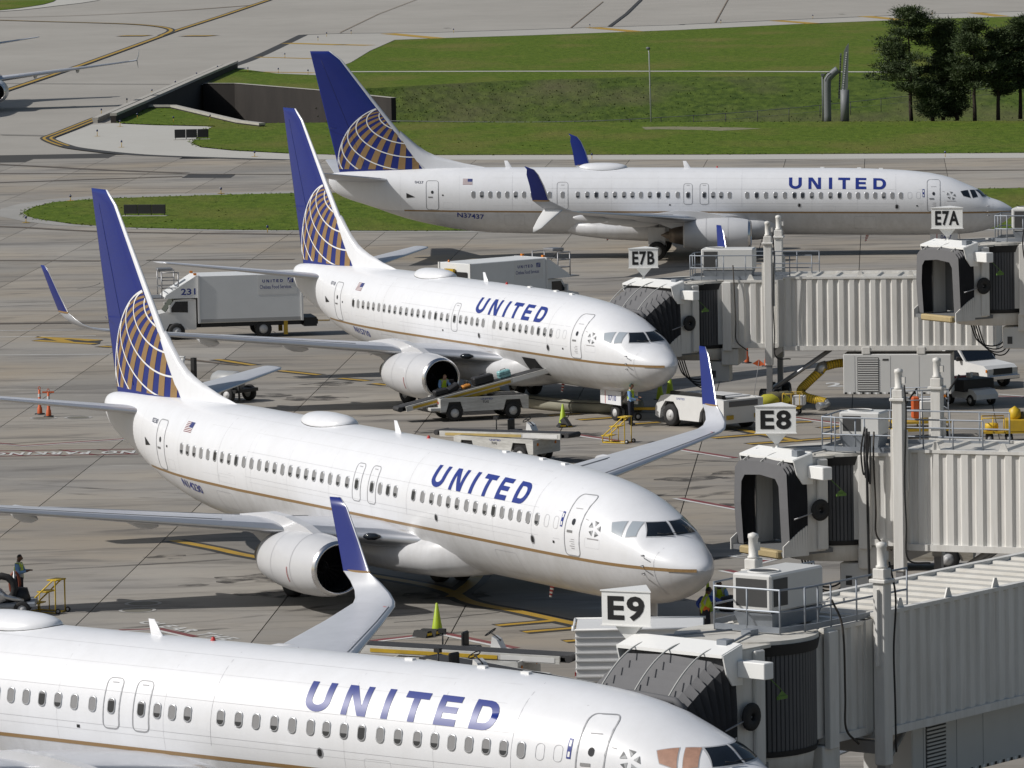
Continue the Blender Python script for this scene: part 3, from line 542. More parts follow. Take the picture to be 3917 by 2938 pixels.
def title_mesh(width, height, cuts=8):
    """one (verts, faces) pair for each letter"""
    from mathutils.geometry import tessellate_polygon
    polys, tot = title_polys(); out = []
    for grp in ((0, 1), (2,), (3,), (4,), (5,), (6, 7)):
        bm = bmesh.new()
        for gi in grp:
            vv = [bm.verts.new((a/tot*width-width/2, (b-.5)*height, 0)) for a, b in polys[gi]]
            for t in tessellate_polygon([[v.co for v in vv]]):
                q = [vv[i] for i in t]; n_ = (q[1].co-q[0].co).cross(q[2].co-q[0].co).z
                if abs(n_) > 1e-9: bm.faces.new(q if n_ > 0 else q[::-1])
        bmesh.ops.remove_doubles(bm, verts=bm.verts, dist=1e-4)
        for i in range(1, cuts): bmesh.ops.bisect_plane(bm, geom=bm.verts[:]+bm.edges[:]+bm.faces[:], plane_co=(0, -height/2+height*i/cuts, 0), plane_no=(0,1,0))
        bm.verts.index_update(); out.append(([(v.co.x, v.co.y) for v in bm.verts], [tuple(v.index for v in f.verts) for f in bm.faces])); bm.free()
    return out
TITLE = title_mesh(5.78, .80)
# cabin window: frame ring, blind, pane
def window_mesh(kind):
    mb = MB(); o = rrect(-.128, .128, -.198, .198, .11, 5); i = rrect(-.104, .104, -.172, .172, .095, 5); n = len(o); zs = {'half': -.06, 'shut': -.3, 'open': .12}[kind]
    mb.add([(a, .012, b) for a, b in o]+[(a, .014, b) for a, b in i]+[(a*1.02, 0, b*1.02) for a, b in o], [(k, (k+1) % n, n+(k+1) % n, n+k) for k in range(n)]+[(k, (k+1) % n, 2*n+(k+1) % n, 2*n+k) for k in range(n)], 0, True)
    up = clip_poly(i, [(-1, zs), (1, zs), (1, 1), (-1, 1)]); lo = clip_poly(i, [(-1, -1), (1, -1), (1, zs), (-1, zs)])
    for q, mi in ((up, 1), (lo, 2)):
        if len(q) > 2: mb.add([(a, .008, b) for a, b in q], [tuple(range(len(q)))], mi)
    return mb.mesh('cabin_window', [WFRAME, SHADE, PANE])
WIN = {k: window_mesh(k) for k in ('half', 'shut', 'open')}
def fin_line(z):    # (distance ahead of the tail tip) of leading and trailing edge at height z
    le = 1.76+(11.8-z)*.785 if z < 11.6 else 1.22+(12.12-z)*1.34; te = (12.1-z)*.225; return le, te
def fin_half(d, z):
    le, te = fin_line(min(z, 11.6)); c = le-te; x = min(max((le-d)/c, 0), 1); return 5*.10*c*(.2969*math.sqrt(x)-.126*x-.3516*x*x+.2843*x**3-.1036*x**4)
def emblem(mb, L):
    """globe of meridian bands and parallels, clipped to the blue fin"""
    zb = 5.02; clip = [(fin_line(11.5)[0]-.34, 11.5), (fin_line(11.5)[1]+.03, 11.5), (fin_line(zb)[1]+.03, zb), (fin_line(zb)[0]-.22, zb)]
    C0 = (5.2, 5.25); RR = 3.62; ax = Vector((-.13, .86, .50)).normalized(); e1 = Vector((1, 0, 0)); e1 = (e1-ax*e1.dot(ax)).normalized(); e2 = ax.cross(e1)
    # sphere axes: x towards the tail (plotted as smaller d), y up, z to the viewer
    def sp(al, la): v = ax*math.cos(al)+(e1*math.cos(la)+e2*math.sin(la))*math.sin(al); return v
    def put(Q, off, mi):
        if min(v.z for v in Q) < -.02: return
        P = [(C0[0]+v.x*-RR, C0[1]+v.y*RR) for v in Q]
        P = [(d, z) for d, z in P]; ar = sum(P[i][0]*P[(i+1) % len(P)][1]-P[(i+1) % len(P)][0]*P[i][1] for i in range(len(P)))
        cl = clip if sum(clip[i][0]*clip[(i+1) % 4][1]-clip[(i+1) % 4][0]*clip[i][1] for i in range(4)) > 0 else clip[::-1]
        q = clip_poly(P, cl)
        if len(q) >= 3: mb.add([(-(L-d), -(fin_half(d, z)+off), z) for d, z in q], [tuple(range(len(q)))], mi)
    NB = 23
    for b in range(NB):
        la0 = 2*math.pi*b/NB; la1 = la0+2*math.pi/NB*.5
        for k in range(28):
            a0 = R(12+k*4.5); a1 = R(12+(k+1)*4.5); put([sp(a0, la0), sp(a0, la1), sp(a1, la1), sp(a1, la0)], .008, 0)
    for al in (25, 38, 51, 64, 77, 90, 104, 118):
        for k in range(120):
            l0 = 2*math.pi*k/120; l1 = l0+2*math.pi/120; wv = .014
            v0, v1 = sp(R(al), l0), sp(R(al), l1)
            if min(v0.z, v1.z) < 0: continue
            t = Vector((v1.x-v0.x, v1.y-v0.y, 0)); t.normalize(); nrm = Vector((-t.y, t.x, 0))*wv*.62
            put([v0+nrm, v1+nrm, v1-nrm, v0-nrm], .013, 1)
    for k in range(160):  # rim
        l0 = 2*math.pi*k/160; l1 = l0+2*math.pi/160; q = [Vector((r_*math.cos(l), r_*math.sin(l), .1)) for r_, l in ((1.0, l0), (1.0, l1), (1.016, l1), (1.016, l0))]
        put(q, .013, 1)
def outline(a, b, z0, z1, r): return rrect(a, b, z0, z1, r, 4)
def make_airplane(label, L, wsh, wins, exits, pose, slope, dz, reg, num, winglet='blended', aftz=0., nose_open=False, cargo=False, sats=None, extras=(), group='parked airliners'):
    B = Body(L); X, Y, yaw = pose
    root = thing('airliner', label, 'airplane', (X, Y, 0), R(yaw), group)
    lift = lambda s: slope*(s-4)+dz                      # stance: the tail sits a little higher than the nose
    class Stance:                                        # shears a finished mesh to that stance
        pass
    def fin_(mb, name, mats, parent=root, **k):
        mb.v = [(x, y, z+lift(-x)) for x, y, z in mb.v]; return mb.build(name, mats, parent, **k)
    # fuselage
    st = [0, .02, .04, .08, .15, .25, .4, .6, .8, 1.05, 1.3, 1.5, 1.57, 1.7, 1.85, 2.02, 2.2, 2.5, 2.8, 3.2, 3.7, 4.3, 5, 5.8, 6.6, 7.5, 8.7, 10.5, 13]
    e = B.E; st += list(np.linspace(15, e-13.5, 6))+[e-12.5, e-11.5, e-10.5, e-9.5, e-8.5, e-7.5, e-6.5, e-5.5, e-4.6, e-3.7, e-2.8, e-2, e-1.3, e-.8, e-.45, e-.2, e-.08, e]
    n1, n2 = 26, 16; mb = MB(); rings = []
    for s in st:
        zt, zb, w_, zc = B.dims(s); thS = B.th(s, ZST) if zb < ZST-.02 else math.pi*.985
        th = [thS*i/n1 for i in range(n1+1)]+[thS+(math.pi-thS)*i/n2 for i in range(1, n2+1)]
        ring = [B.pt(s, t) for t in th]; rings.append(ring+[Vector((p.x, -p.y, p.z)) for p in ring[-2:0:-1]])
    n = len(rings[0]); vs = [p for r_ in rings for p in r_]; up = []; lo = []
    for i in range(len(st)-1):
        for k in range(n):
            f = (i*n+k, i*n+(k+1) % n, (i+1)*n+(k+1) % n, (i+1)*n+k); kk = k if k < n1+n2 else n-1-k
            (up if kk < n1 else lo).append(f)
    mb.add(vs, up, 0, True); k0 = len(mb.v)-len(vs)
    for f in lo: mb.f.append(f); mb.m.append(1); mb.sm.append(True)
    mb.f.append(tuple((len(st)-1)*n+k for k in range(n))); mb.m.append(2); mb.sm.append(False)
    fus = fin_(mb, 'fuselage', [WHITE, BELLY, DARK])
    # gold cheat line
    mb = MB(); q = [s for s in st if .05 < s < e-4.4]; xs = sorted(set(q+[.1, .2]))
    ribbon(mb, B, [(s, ZST) for s in xs if s > .7], .10, .006, 0); ribbon(mb, B, [(s, ZST) for s in xs if s < .85], .10, .03, 0)
    fin_(mb, 'gold_stripe', [GOLD])
    # wing-to-body fairing
    w0 = 14.0+wsh; mb = MB(); vs = []; m_ = 16
    stn = [(w0-2.6, .1, 1.9, .5), (w0-1.6, 1.35, 1.80, .75), (w0-.3, 1.86, 1.62, .78), (w0+2, 2.12, 1.5, .76), (w0+6, 2.16, 1.46, .72), (w0+8.6, 2.02, 1.5, .65), (w0+10.4, 1.6, 1.6, .55), (w0+12, .2, 1.7, .35)]
    for s, hw, zc, hh in stn:
        for k in range(m_): a = 2*math.pi*k/m_; vs.append((-s, hw*math.copysign(abs(math.cos(a))**.7, math.cos(a)), zc+hh*math.copysign(abs(math.sin(a))**.8, math.sin(a))))
    mb.add(vs, [(i*m_+k, i*m_+(k+1) % m_, (i+1)*m_+(k+1) % m_, (i+1)*m_+k) for i in range(len(stn)-1) for k in range(m_)], 0, True)
    fin_(mb, 'wing_fairing', [BELLY])
    # wings
    for sg in (-1, 1):
        W = wsh; dih = R(5.6)
        mb = MB(); stn = [(13.55+W, 1.2, 1.98, 8.15, .14, dih), (14.6+W, 1.95, 2.08, 7.0, .135, dih), (16.0+W, 3.4, 2.22, 5.75, .125, dih), (17.1+W, 4.85, 2.37, 4.75, .12, dih), (17.75+W, 6.0, 2.49, 4.25, .115, dih),
              (20.1+W, 10.5, 2.93, 3.05, .105, dih), (22.2+W, 14.5, 3.32, 1.98, .10, dih), (23.3+W, 16.5, 3.52, 1.5, .10, R(7))]
        stn = [(s, y*sg, z, c, t, a*sg) for s, y, z, c, t, a in stn]
        loft(mb, stn, 0, le=.10, lem=1, tip=False); wg = fin_(mb, 'wing', [WINGG, SILVER])
        # spoiler, flap and slat edges
        mb = MB()
        for fr, y0, y1 in ((.10, 6.6, 16.2), (.70, 2.6, 11.2), (.66, 6.2, 11.0)):
            pts = []
            for yy in np.linspace(y0, y1, 7):
                for i in range(len(stn)-1):
                    a, b = stn[i], stn[i+1]
                    if abs(a[1]) <= yy <= abs(b[1]):
                        u = (yy-abs(a[1]))/(abs(b[1])-abs(a[1])); s, z, c, t = [a[j]+(b[j]-a[j])*u for j in (0, 2, 3, 4)]; h = 5*(.2969*math.sqrt(fr)-.126*fr-.3516*fr*fr+.2843*fr**3-.1036*fr**4)
                        pts.append((-(s+fr*c), yy*sg, z+h*t*c+.012)); break
            mb.tube(pts, .012, 4, 0)
        fin_(mb, 'panel_gap', [LINE], wg)
        mb = MB()
        if winglet == 'fence':
            wl = [(23.3, 16.5, 3.52, 1.5, .10, R(7)), (23.6, 16.85, 3.58, 1.40, .09, R(20)), (24.0, 17.0, 3.95, .95, .06, R(80)), (24.5, 17.05, 4.5, .25, .06, R(82))]; mi = [0, 0, 0, 0]
        elif winglet == 'blended':
            wl = [(23.3, 16.5, 3.52, 1.5, .10, R(7)), (23.62, 16.9, 3.60, 1.42, .09, R(18)), (24.0, 17.2, 3.76, 1.30, .085, R(40)), (24.45, 17.37, 4.0, 1.14, .08, R(66)), (24.93, 17.47, 4.25, .98, .08, R(76)), (25.45, 17.66, 5.1, .80, .08, R(79)), (26.0, 17.84, 6.0, .60, .08, R(80)), (26.28, 17.9, 6.27, .42, .06, R(80))]
            mi = [0, 0, 0, 0, 2, 2, 2, 2]
        else:
            wl = [(23.3, 16.5, 3.52, 1.5, .10, R(7)), (23.62, 16.9, 3.60, 1.42, .09, R(18)), (24.0, 17.2, 3.76, 1.30, .085, R(40)), (24.45, 17.37, 4.0, 1.14, .08, R(66)), (24.93, 17.47, 4.25, .98, .08, R(76)), (25.2, 17.66, 5.1, .84, .08, R(79)), (25.5, 17.80, 5.75, .70, .08, R(80)), (25.75, 17.86, 6.05, .42, .06, R(80)), (26.25, 17.9, 6.24, .06, .05, R(80))]
            mi = [0, 0, 0, 0, 2, 2, 2, 2, 2]
        wl = [(s+W, y*sg, z, c, t, a*sg) for s, y, z, c, t, a in wl]
        loft(mb, wl, mi, le=.09, lem=1)
        wo = fin_(mb, 'winglet', [WINGG, SILVER, BLUE])
        mb = MB()   # gold band at the foot of the blue
        a = wl[min(4, len(wl)-1)]; bnd = [(a[0]-.02, a[1], a[2]-.035, a[3]+.02, a[4]*1.25, a[5]), (a[0], a[1]*1.0005, a[2]+.04, a[3]-.02, a[4]*1.25, a[5])]; loft(mb, bnd, 0, tip=False); fin_(mb, 'gold_band', [GOLD], wo)
        if winglet == 'fence':
            mb = MB(); loft(mb, [(23.65, 16.86*sg, 3.56, 1.3, .06, R(-80)*sg), (24.4, 16.95*sg, 2.85, .3, .05, R(-82)*sg)], 0); fin_(mb, 'lower_fence', [WINGG], wo)
        if winglet == 'split':
            mb = MB(); a = [(24.15, 17.18, 3.72, 1.15, .08, R(-40)), (24.75, 17.5, 3.25, .85, .08, R(-52)), (25.35, 17.8, 2.72, .52, .07, R(-55)), (25.8, 17.92, 2.48, .08, .06, R(-55))]
            loft(mb, [(s+W, y*sg, z, c, t, b*sg) for s, y, z, c, t, b in a], 0, le=.08, lem=1); fin_(mb, 'lower_winglet', [PRINTW, SILVER], wo)
        mb = MB(); nb = wl[0]; mb.lathe([(0, .001), (.05, .05), (.16, .06), (.2, .001)], (-(nb[0]-.03), nb[1]-sg*.35, nb[2]-.01), (-1, 0, 0), 8); fin_(mb, 'navigation_light', [mat('green_lamp_glass', (.02,.25,.1), .1) if sg < 0 else RED], wg)
        # flap track fairings
        for yy, ln, te in ((4.1, 2.9, 21.75), (7.9, 2.7, 22.55), (11.6, 2.2, 23.5)):
            zz = 2.08+(yy-1.95)*.098-.16
            mb = MB(); pr = [(0, .001), (.06, .06), (.22, .17), (.5, .24), (.75, .2), (.93, .1), (1, .001)]
            vs = []; m_ = 12
            for d, r_ in pr:
                for k in range(m_): a = 2*math.pi*k/m_; vs.append((-(te+W-ln+.55+d*ln), yy*sg+r_*.75*math.cos(a), zz+r_*1.15*math.sin(a)-.10+d*.12))
            mb.add(vs, [(i*m_+k, i*m_+(k+1) % m_, (i+1)*m_+(k+1) % m_, (i+1)*m_+k) for i in range(len(pr)-1) for k in range(m_)], 0, True)
            fin_(mb, 'flap_track_fairing', [NACG], wg)
        # engine
        ex, ey, ez = 13.95+W, 4.83*sg, 1.42
        en = ob('engine', None, root)
        def ring_(prof, flat=True):
            vs = []; N = 36; fs = []
            for d, r_ in prof:
                for k in range(N):
                    a = 2*math.pi*k/N; z = math.sin(a)*r_
                    if flat and z < 0: z *= .93
                    vs.append((-(ex+d), ey+math.cos(a)*r_*1.03, ez+z))
            for i in range(len(prof)-1):
                for k in range(N): fs.append((i*N+k, i*N+(k+1) % N, (i+1)*N+(k+1) % N, (i+1)*N+k))
            return vs, fs
        mb = MB(); mb.add(*ring_([(.16, .93), (.45, .99), (1.0, 1.05), (1.7, 1.07), (2.5, 1.04), (3.2, .96), (3.9, .83), (4.0, .80), (3.85, .76)]), 0, True)
        cow = fin_(mb, 'nacelle', [NACG], en)
        mb = MB(); mb.add(*ring_([(.16, .931), (.06, .895), (0, .845), (.02, .805), (.10, .78), (.3, .765)]), 0, True); fin_(mb, 'inlet_lip', [CHROME], en)
        mb = MB(); mb.add(*ring_([(.3, .765), (.6, .775), (1.1, .78)], True), 0, True); mb.add(*ring_([(1.1, .79), (1.1, .001)], True), 1, True); fin_(mb, 'inlet_duct', [DARK, FAN], en)
        mb = MB(); mb.lathe([(.78, .001), (.82, .05), (1.0, .16), (1.12, .2)], (-ex, ey, ez), (-1, 0, 0), 16); fin_(mb, 'spinner', [FAN], en)
        mb = MB()
        for k in range(24):
            a = 2*math.pi*k/24; c_1, s_1 = math.cos(a), math.sin(a); c_2, s_2 = math.cos(a+.16), math.sin(a+.16)
            mb.add([(-(ex+.98), ey+c_1*.2, ez+s_1*.2), (-(ex+1.06), ey+c_2*.2, ez+s_2*.2), (-(ex+1.08), ey+c_2*.74, ez+s_2*.74), (-(ex+.92), ey+c_1*.74, ez+s_1*.74)], [(0,1,2,3)])
        fin_(mb, 'fan_blades', [FAN], en)
        mb = MB(); mb.lathe([(3.3, .62), (3.95, .60), (4.5, .50), (4.85, .40), (4.8, .34)], (-ex, ey, ez), (-1, 0, 0), 28, 0); mb.lathe([(4.6, .3), (5.0, .2), (5.35, .02)], (-ex, ey, ez), (-1, 0, 0), 20, 0); fin_(mb, 'exhaust_nozzle', [HOTM], en)
        mb = MB()
        for sx in (1.32, 2.62): mb.add(*ring_([(sx, 1.068 if sx < 2 else 1.042), (sx+.018, 1.069 if sx < 2 else 1.041)]), 0)
        fin_(mb, 'cowl_seam', [FINE], en)
        if sg < 0: mb = MB(); mb.tube([(-(ex+1.5), ey-1.085*1.03*math.cos(R(a)), ez+1.085*math.sin(R(a))*(.93 if a < 0 else 1)) for a in range(-28, 3, 5)], .011, 5); fin_(mb, 'red_marking', [RED], en)
        # pylon
        mb = MB(); pl = [(ex+1.2, ez+1.0), (ex+1.9, ez+1.22), (ex+3.2, ez+1.42), (ex+4.4, ez+1.45), (ex+6.2, ez+1.2), (ex+5.6, ez+.75), (ex+4.6, ez+.35), (ex+3.6, ez+.55), (ex+2, ez+.9)]
        mb.prism([(-a, b) for a, b in pl], ey-.17, ey+.17, 'xz'); fin_(mb, 'pylon', [NACG], en)
        mb = MB(); mb.lathe([(0, .001), (.04, .06), (.2, .12), (.42, .12), (.6, .05), (.62, .001)], (-(15.62+W), 2.95*sg, 2.19), (.72, -.69*sg, 0), 12); fin_(mb, 'landing_light', [GLASS], wg)
        # main gear
        gx, gy = 19.65+W, 2.86*sg; gz = lift(gx); g_ = ob('main_gear', None, root)
        mb = MB(); mb.tube([(-gx, gy, .56), (-gx, gy*1.02, 1.9+gz)], .13, 10); mb.tube([(-gx, gy, 1.1), (-gx-.1, 1.3*sg, 1.7+gz)], .07, 8); mb.cyl((-gx, gy-.55, .56), (-gx, gy+.55, .56), .07); mb.build('strut', [STEEL], g_)
        mb = MB(); mb.box(-gx-.5, -gx+.5, gy+sg*.2, gy+sg*.25, .9, 1.75+gz); mb.build('gear_door', [BELLY], g_)
        for dy in (-.43, .43): mb = MB(); mb.wheel((-gx, gy+dy, .565), .565, .40); mb.build('wheel', [TYRE, HUB], g_)
        # tailplane
        mb = MB(); t0 = L-4.95
        loft(mb, [(t0, .35*sg, 4.35, 3.5, .10, R(7)*sg), (t0+.45, 1.0*sg, 4.43, 3.12, .10, R(7)*sg), (L-1.35, 7.0*sg, 5.17, 1.36, .085, R(7)*sg), (L-1.1, 7.17*sg, 5.19, 1.05, .06, R(7)*sg)], 0, le=.07, lem=1); fin_(mb, 'tailplane', [WINGG, SILVER])
    # nose gear
    g_ = ob('nose_gear', None, root); mb = MB(); mb.tube([(-4.1, 0, .35), (-4.05, 0, 1.5)], .09, 10); mb.cyl((-4.1, -.28, .345), (-4.1, .28, .345), .05); mb.tube([(-4.1, 0, .8), (-3.3, 0, 1.4)], .05, 8); mb.build('strut', [STEEL], g_)
    for dy in (-.2, .2): mb = MB(); mb.wheel((-4.1, dy, .345), .345, .2); mb.build('wheel', [TYRE, HUB], g_)
    if nose_open or True:
        for sg in (-1, 1):
            mb = MB(); mb.box(-5.0, -3.35, sg*.42-.02, sg*.42+.02, .72, 1.32); d_ = mb.build('gear_door', [WHITE], g_)
            if sg < 0:
                V, Fc = text_polys(num, .36, .004); V = scale_to(V, h=.24); mb = MB().add([(x-4.05, -.447, z+1.0) for x, z in V], Fc)
                mb.add([(x, -.446, z) for x, z in ((-4.62, .74), (-4.58, .74), (-4.58, 1.3), (-4.62, 1.3))], [(0, 1, 2, 3)], 1); mb.build('number', [LETTER, RED], g_)
    # fin, dorsal fillet and emblem
    mb = MB(); zs = [4.7, 5.02, 6, 7, 8, 9, 10, 11, 11.6, 11.95, 12.12]; stn = []
    for z in zs: le, te = fin_line(z); stn.append((L-le, 0, z, le-te, .10 if z < 12 else .05, math.pi/2))
    loft(mb, stn, 0, le=.045, lem=1); fn = fin_(mb, 'fin', [BLUE, WHITE])
    mb = MB(); dl = [(10.6, 5.05, 5.12), (9.2, 5.0, 5.38), (8.0, 5.0, 5.68), (7.4, 5.0, 5.88), (6.95, 5.0, 6.08), (6.35, 5.5, 6.48), (5.85, 6.2, 6.92), (5.36, 7.0, 7.34)]; vs = []
    for d, z0, z1 in dl:
        hw = .02+.20*min(1, (10.6-d)/3.6); vs += [(-(L-d), -hw, z0), (-(L-d), -hw*.5-.01, (z0+z1*2)/3), (-(L-d), 0, z1), (-(L-d), hw*.5+.01, (z0+z1*2)/3), (-(L-d), hw, z0)]
    mb.add(vs, [(i*5+k, i*5+k+1, (i+1)*5+k+1, (i+1)*5+k) for i in range(len(dl)-1) for k in range(4)], 0, True); fin_(mb, 'dorsal_fairing', [WHITE])
    mb = MB(); emblem(mb, L); fin_(mb, 'globe_emblem', [GOLD, PRINTW], fn)
    mb = MB(); mb.tube([(-(L-.9), -.03, 7.5), (-(L-1.55), -.32, 7.5)], .012, 4)
    pts = [(-(L-d), -(fin_half(d, z)+.006), z) for d, z in [(fin_line(z)[1]+(fin_line(z)[0]-fin_line(z)[1])*.3, z) for z in np.linspace(5.2, 11.6, 9)]]; mb.tube(pts, .008, 4); fin_(mb, 'rudder_gap', [mat('rudder_gap_blue', (.012,.02,.1), .5)], fn)
    # cabin windows
    zw = 3.615; rnd = random.Random(int(reg[1:3]))
    for s in wins:
        p = B.side(s, zw, 0.); th = B.th(s, zw); k = rnd.choice(['half']*7+['open']*2+['shut']*4)
        ob('cabin_window', WIN[k], root, (p.x, p.y, p.z+lift(s)), (R(90)-th, 0, R(180)))
    # doors
    def door(name, s, z0, z1, hw, r_, wd, port=True, win=False):
        mb = MB(); ribbon(mb, B, outline(s-hw, s+hw, z0, z1, r_), wd, .008, 0, True); d_ = fin_(mb, name, [LINE])
        mb = MB(); patch(mb, B, [(s-hw+.03, B.th(s, z0+.03)), (s+hw-.03, B.th(s, z0+.03)), (s+hw-.03, B.th(s, z1-.03)), (s-hw+.03, B.th(s, z1-.03))], 6, .004); fin_(mb, 'panel', [WHITE], d_)
        if port: mb = MB(); mb.add([B.side(s+.085*math.cos(R(a)), 3.72+.10*math.sin(R(a)), .012) for a in range(0, 360, 30)], [tuple(range(12))]); fin_(mb, 'porthole', [PANE], d_)
        mb = MB(); zh = 3.42 if port else 4.18; ribbon(mb, B, [(s-.02, zh), (s+.26, zh)] if port else [(s-.1, zh), (s+.1, zh)], .075 if port else .03, .014, 0); fin_(mb, 'handle', [STEEL if port else FINE], d_); return d_
    door('service_door', 4.76, 2.66, 4.52, .385, .16, .038)
    door('aft_service_door', L-7.36, 2.66, 4.40, .375, .16, .038)
    for s in exits: door('overwing_exit', s, 3.05, 4.28, .26, .14, .030, port=False); p = B.side(s, zw, .004); ob('cabin_window', WIN['open'], root, (p.x, p.y, p.z+lift(s)), (R(90)-B.th(s, zw), 0, R(180)))
    if aftz: door('mid_exit', aftz, 2.75, 4.35, .33, .16, .030, port=False)
    # flight deck glazing
    th = B.th
    def front(y, z):     # station where the nose is z high at lateral offset y
        lo_, hi_ = .3, 4.
        for _ in range(30):
            m_ = (lo_+hi_)/2; zt, zb, w_, zc = B.dims(m_); q = zc+(zt-zc)*math.sqrt(max(0, 1-(y/w_)**2)) if y < w_ else zc
            if q < z: lo_ = m_
            else: hi_ = m_
        return hi_
    def wind(mb, y0, y1, z0, z1, sg, off, mi, n=7):
        vs = []
        for i in range(n+1):
            for j in range(n+1):
                u = i/n; z = z0+(z1-z0)*j/n; y = y0+(y1-.26*j/n-y0)*u; s = front(y, z); zt, zb, w_, zc = B.dims(s); t_ = math.asin(min(1, y/w_)); p = B.pt(s, t_*(1 if sg > 0 else -1), off); vs.append(p)
        mb.add(vs, [(i*(n+1)+j, (i+1)*(n+1)+j, (i+1)*(n+1)+j+1, i*(n+1)+j+1) for i in range(n) for j in range(n)], mi, True)
    SUR = mat('window_surround', (.46,.47,.49), .4); BLD = mat('tan_window_blind', (.42,.24,.17), .6, var=.4, scale=6); PALE = mat('pale_side_window', (.34,.38,.42), .15)  # blind is an opaque tan with random mottling
    g2 = [((2.62,th(2.62,3.89)),(2.34,th(2.34,3.88)),(2.14,th(2.14,3.50)),(2.44,th(2.44,3.45))), ((3.16,th(3.16,3.83)),(2.74,th(2.74,3.89)),(2.57,th(2.57,3.45)),(3.00,th(3.00,3.57)))]
    for sg in (1, -1):
        mb = MB(); wind(mb, .05, .90, 3.50, 3.875, sg, .014, 0); wind(mb, .02, .935, 3.47, 3.90, sg, .007, 1); fin_(mb, 'windscreen', [GLASS, SUR])
        for q in g2:
            mb = MB(); c = [(a, b*sg) for a, b in q]; patch(mb, B, c, 6, .014, 0)
            cc = [sum(k[i] for k in c)/4 for i in (0, 1)]; big = [(cc[0]+(a-cc[0])*1.09, cc[1]+(b-cc[1])*1.09) for a, b in c]; patch(mb, B, big, 6, .007, 1)
            fin_(mb, 'flight_deck_window', [BLD if 'blinds' in extras and sg == 1 else (PALE if 'pale' in extras and sg == 1 else GLASS), SUR])
    # titles, registration, flag, alliance mark
    for tv, tf in TITLE: mb = skin_text(B, tv, tf, 10.47, 4.335); fin_(mb, 'title_letter', [LETTER])
    V, Fc = text_polys(reg, .4, .006, cuts=3); V = scale_to(V, w=1.62, h=.31); mb = skin_text(B, V, Fc, L-9.65, 2.30, .010); fin_(mb, 'registration', [LETTER])
    V, Fc = text_polys(num, .3, .003, cuts=2); V = scale_to(V, w=.52, h=.17); mb = skin_text(B, V, Fc, L-6.55, 4.30, .010); fin_(mb, 'fleet_number', [mat('grey_print', (.12,.13,.17), .5)])
    mb = MB(); fs_ = L-9.5
    for k in range(13):
        z0 = 4.20+k*.026; ribbon(mb, B, [(fs_-.29 if k < 6 else fs_-.0, z0), (fs_+.29, z0)], .026, .008, k % 2)
    patch(mb, B, [(fs_-.29, B.th(fs_, 4.345)), (fs_-.0, B.th(fs_, 4.345)), (fs_-.0, B.th(fs_, 4.525)), (fs_-.29, B.th(fs_, 4.525))], 3, .009, 2)
    fin_(mb, 'flag', [mat('flag_red', (.20,.04,.06), .5), PRINTW, mat('flag_blue', (.03,.04,.16), .5)])
    mb = MB(); sc, zc_ = 3.72, 3.60
    for k in range(5):
        a = R(90+72*k); c = (.20*math.cos(a), .20*math.sin(a)); tri = []
        for j in range(3): b = a+R(180)+R(120*j); tri.append((c[0]+.115*math.cos(b), c[1]+.115*math.sin(b)))
        c2 = ((tri[0][0]+tri[1][0])/2, (tri[0][1]+tri[1][1])/2)
        skin_text(B, [tri[0], c2, tri[2]], [(0, 1, 2)], sc, zc_, .010, 0, mb); skin_text(B, [c2, tri[1], tri[2]], [(0, 1, 2)], sc, zc_, .010, 1, mb)
    fin_(mb, 'alliance_mark', [mat('mark_grey', (.34,.35,.36), .5), mat('mark_dark', (.10,.105,.11), .5)])
    if sats and sats.get('badge'):
        mb = MB(); patch(mb, B, [(5.30, th(5.36, 3.52)), (5.42, th(5.36, 3.52)), (5.42, th(5.36, 3.98)), (5.30, th(5.36, 3.98))], 3, .008, 0); patch(mb, B, [(5.33, th(5.36, 3.80)), (5.39, th(5.36, 3.80)), (5.39, th(5.36, 3.93)), (5.33, th(5.36, 3.93))], 2, .011, 1); patch(mb, B, [(5.33, th(5.36, 3.56)), (5.39, th(5.36, 3.56)), (5.39, th(5.36, 3.68)), (5.33, th(5.36, 3.68))], 2, .011, 1); fin_(mb, 'wifi_badge', [LETTER, PRINTW])
    # blanked windows and panel lines
    mb = MB()
    for s in (6.17, 5.66): ribbon(mb, B, rrect(s-.12, s+.12, zw-.19, zw+.19, .1, 4), .012, .005, 0, True)
    for s, z0, z1 in ((7.0, 2.7, 5.0), (14.6+wsh, 2.9, 5.05), (L-12.2, 2.7, 5.05)): ribbon(mb, B, [(s, z) for z in np.linspace(z0, z1, 14)], .010, .004, 0)
    ribbon(mb, B, [(1.25, z) for z in np.linspace(1.75, 3.2, 12)], .012, .006, 0)
    ribbon(mb, B, [(s, 3.97) for s in np.linspace(5.4, L-13, 14)], .007, .004, 0); ribbon(mb, B, [(s, 3.12) for s in np.linspace(5.4, L-13, 14)], .007, .004, 0)
    ribbon(mb, B, rrect(L-12.9, L-11.7, 1.75, 2.38, .1, 4), .012, .006, 0, True); ribbon(mb, B, rrect(8.2, 9.5, 1.6, 2.35, .1, 4), .012, .006, 0, True)
    fin_(mb, 'panel_lines', [FINE])
    mb = MB()      # skin joints: frames and laps
    for s in [9.3, 12.0, 16.9+wsh*.5, 19.6+wsh, 22.4+wsh, 25.2+wsh]+[L-14.6, L-9.0, L-5.4]: ribbon(mb, B, [(s, z) for z in np.linspace(2.66, B.dims(s)[0]-.03, 12)], .006, .004, 0)
    for z in (4.58, 4.95, 2.95): ribbon(mb, B, [(s, z) for s in np.linspace(7.5, L-11, 12)], .005, .004, 0)
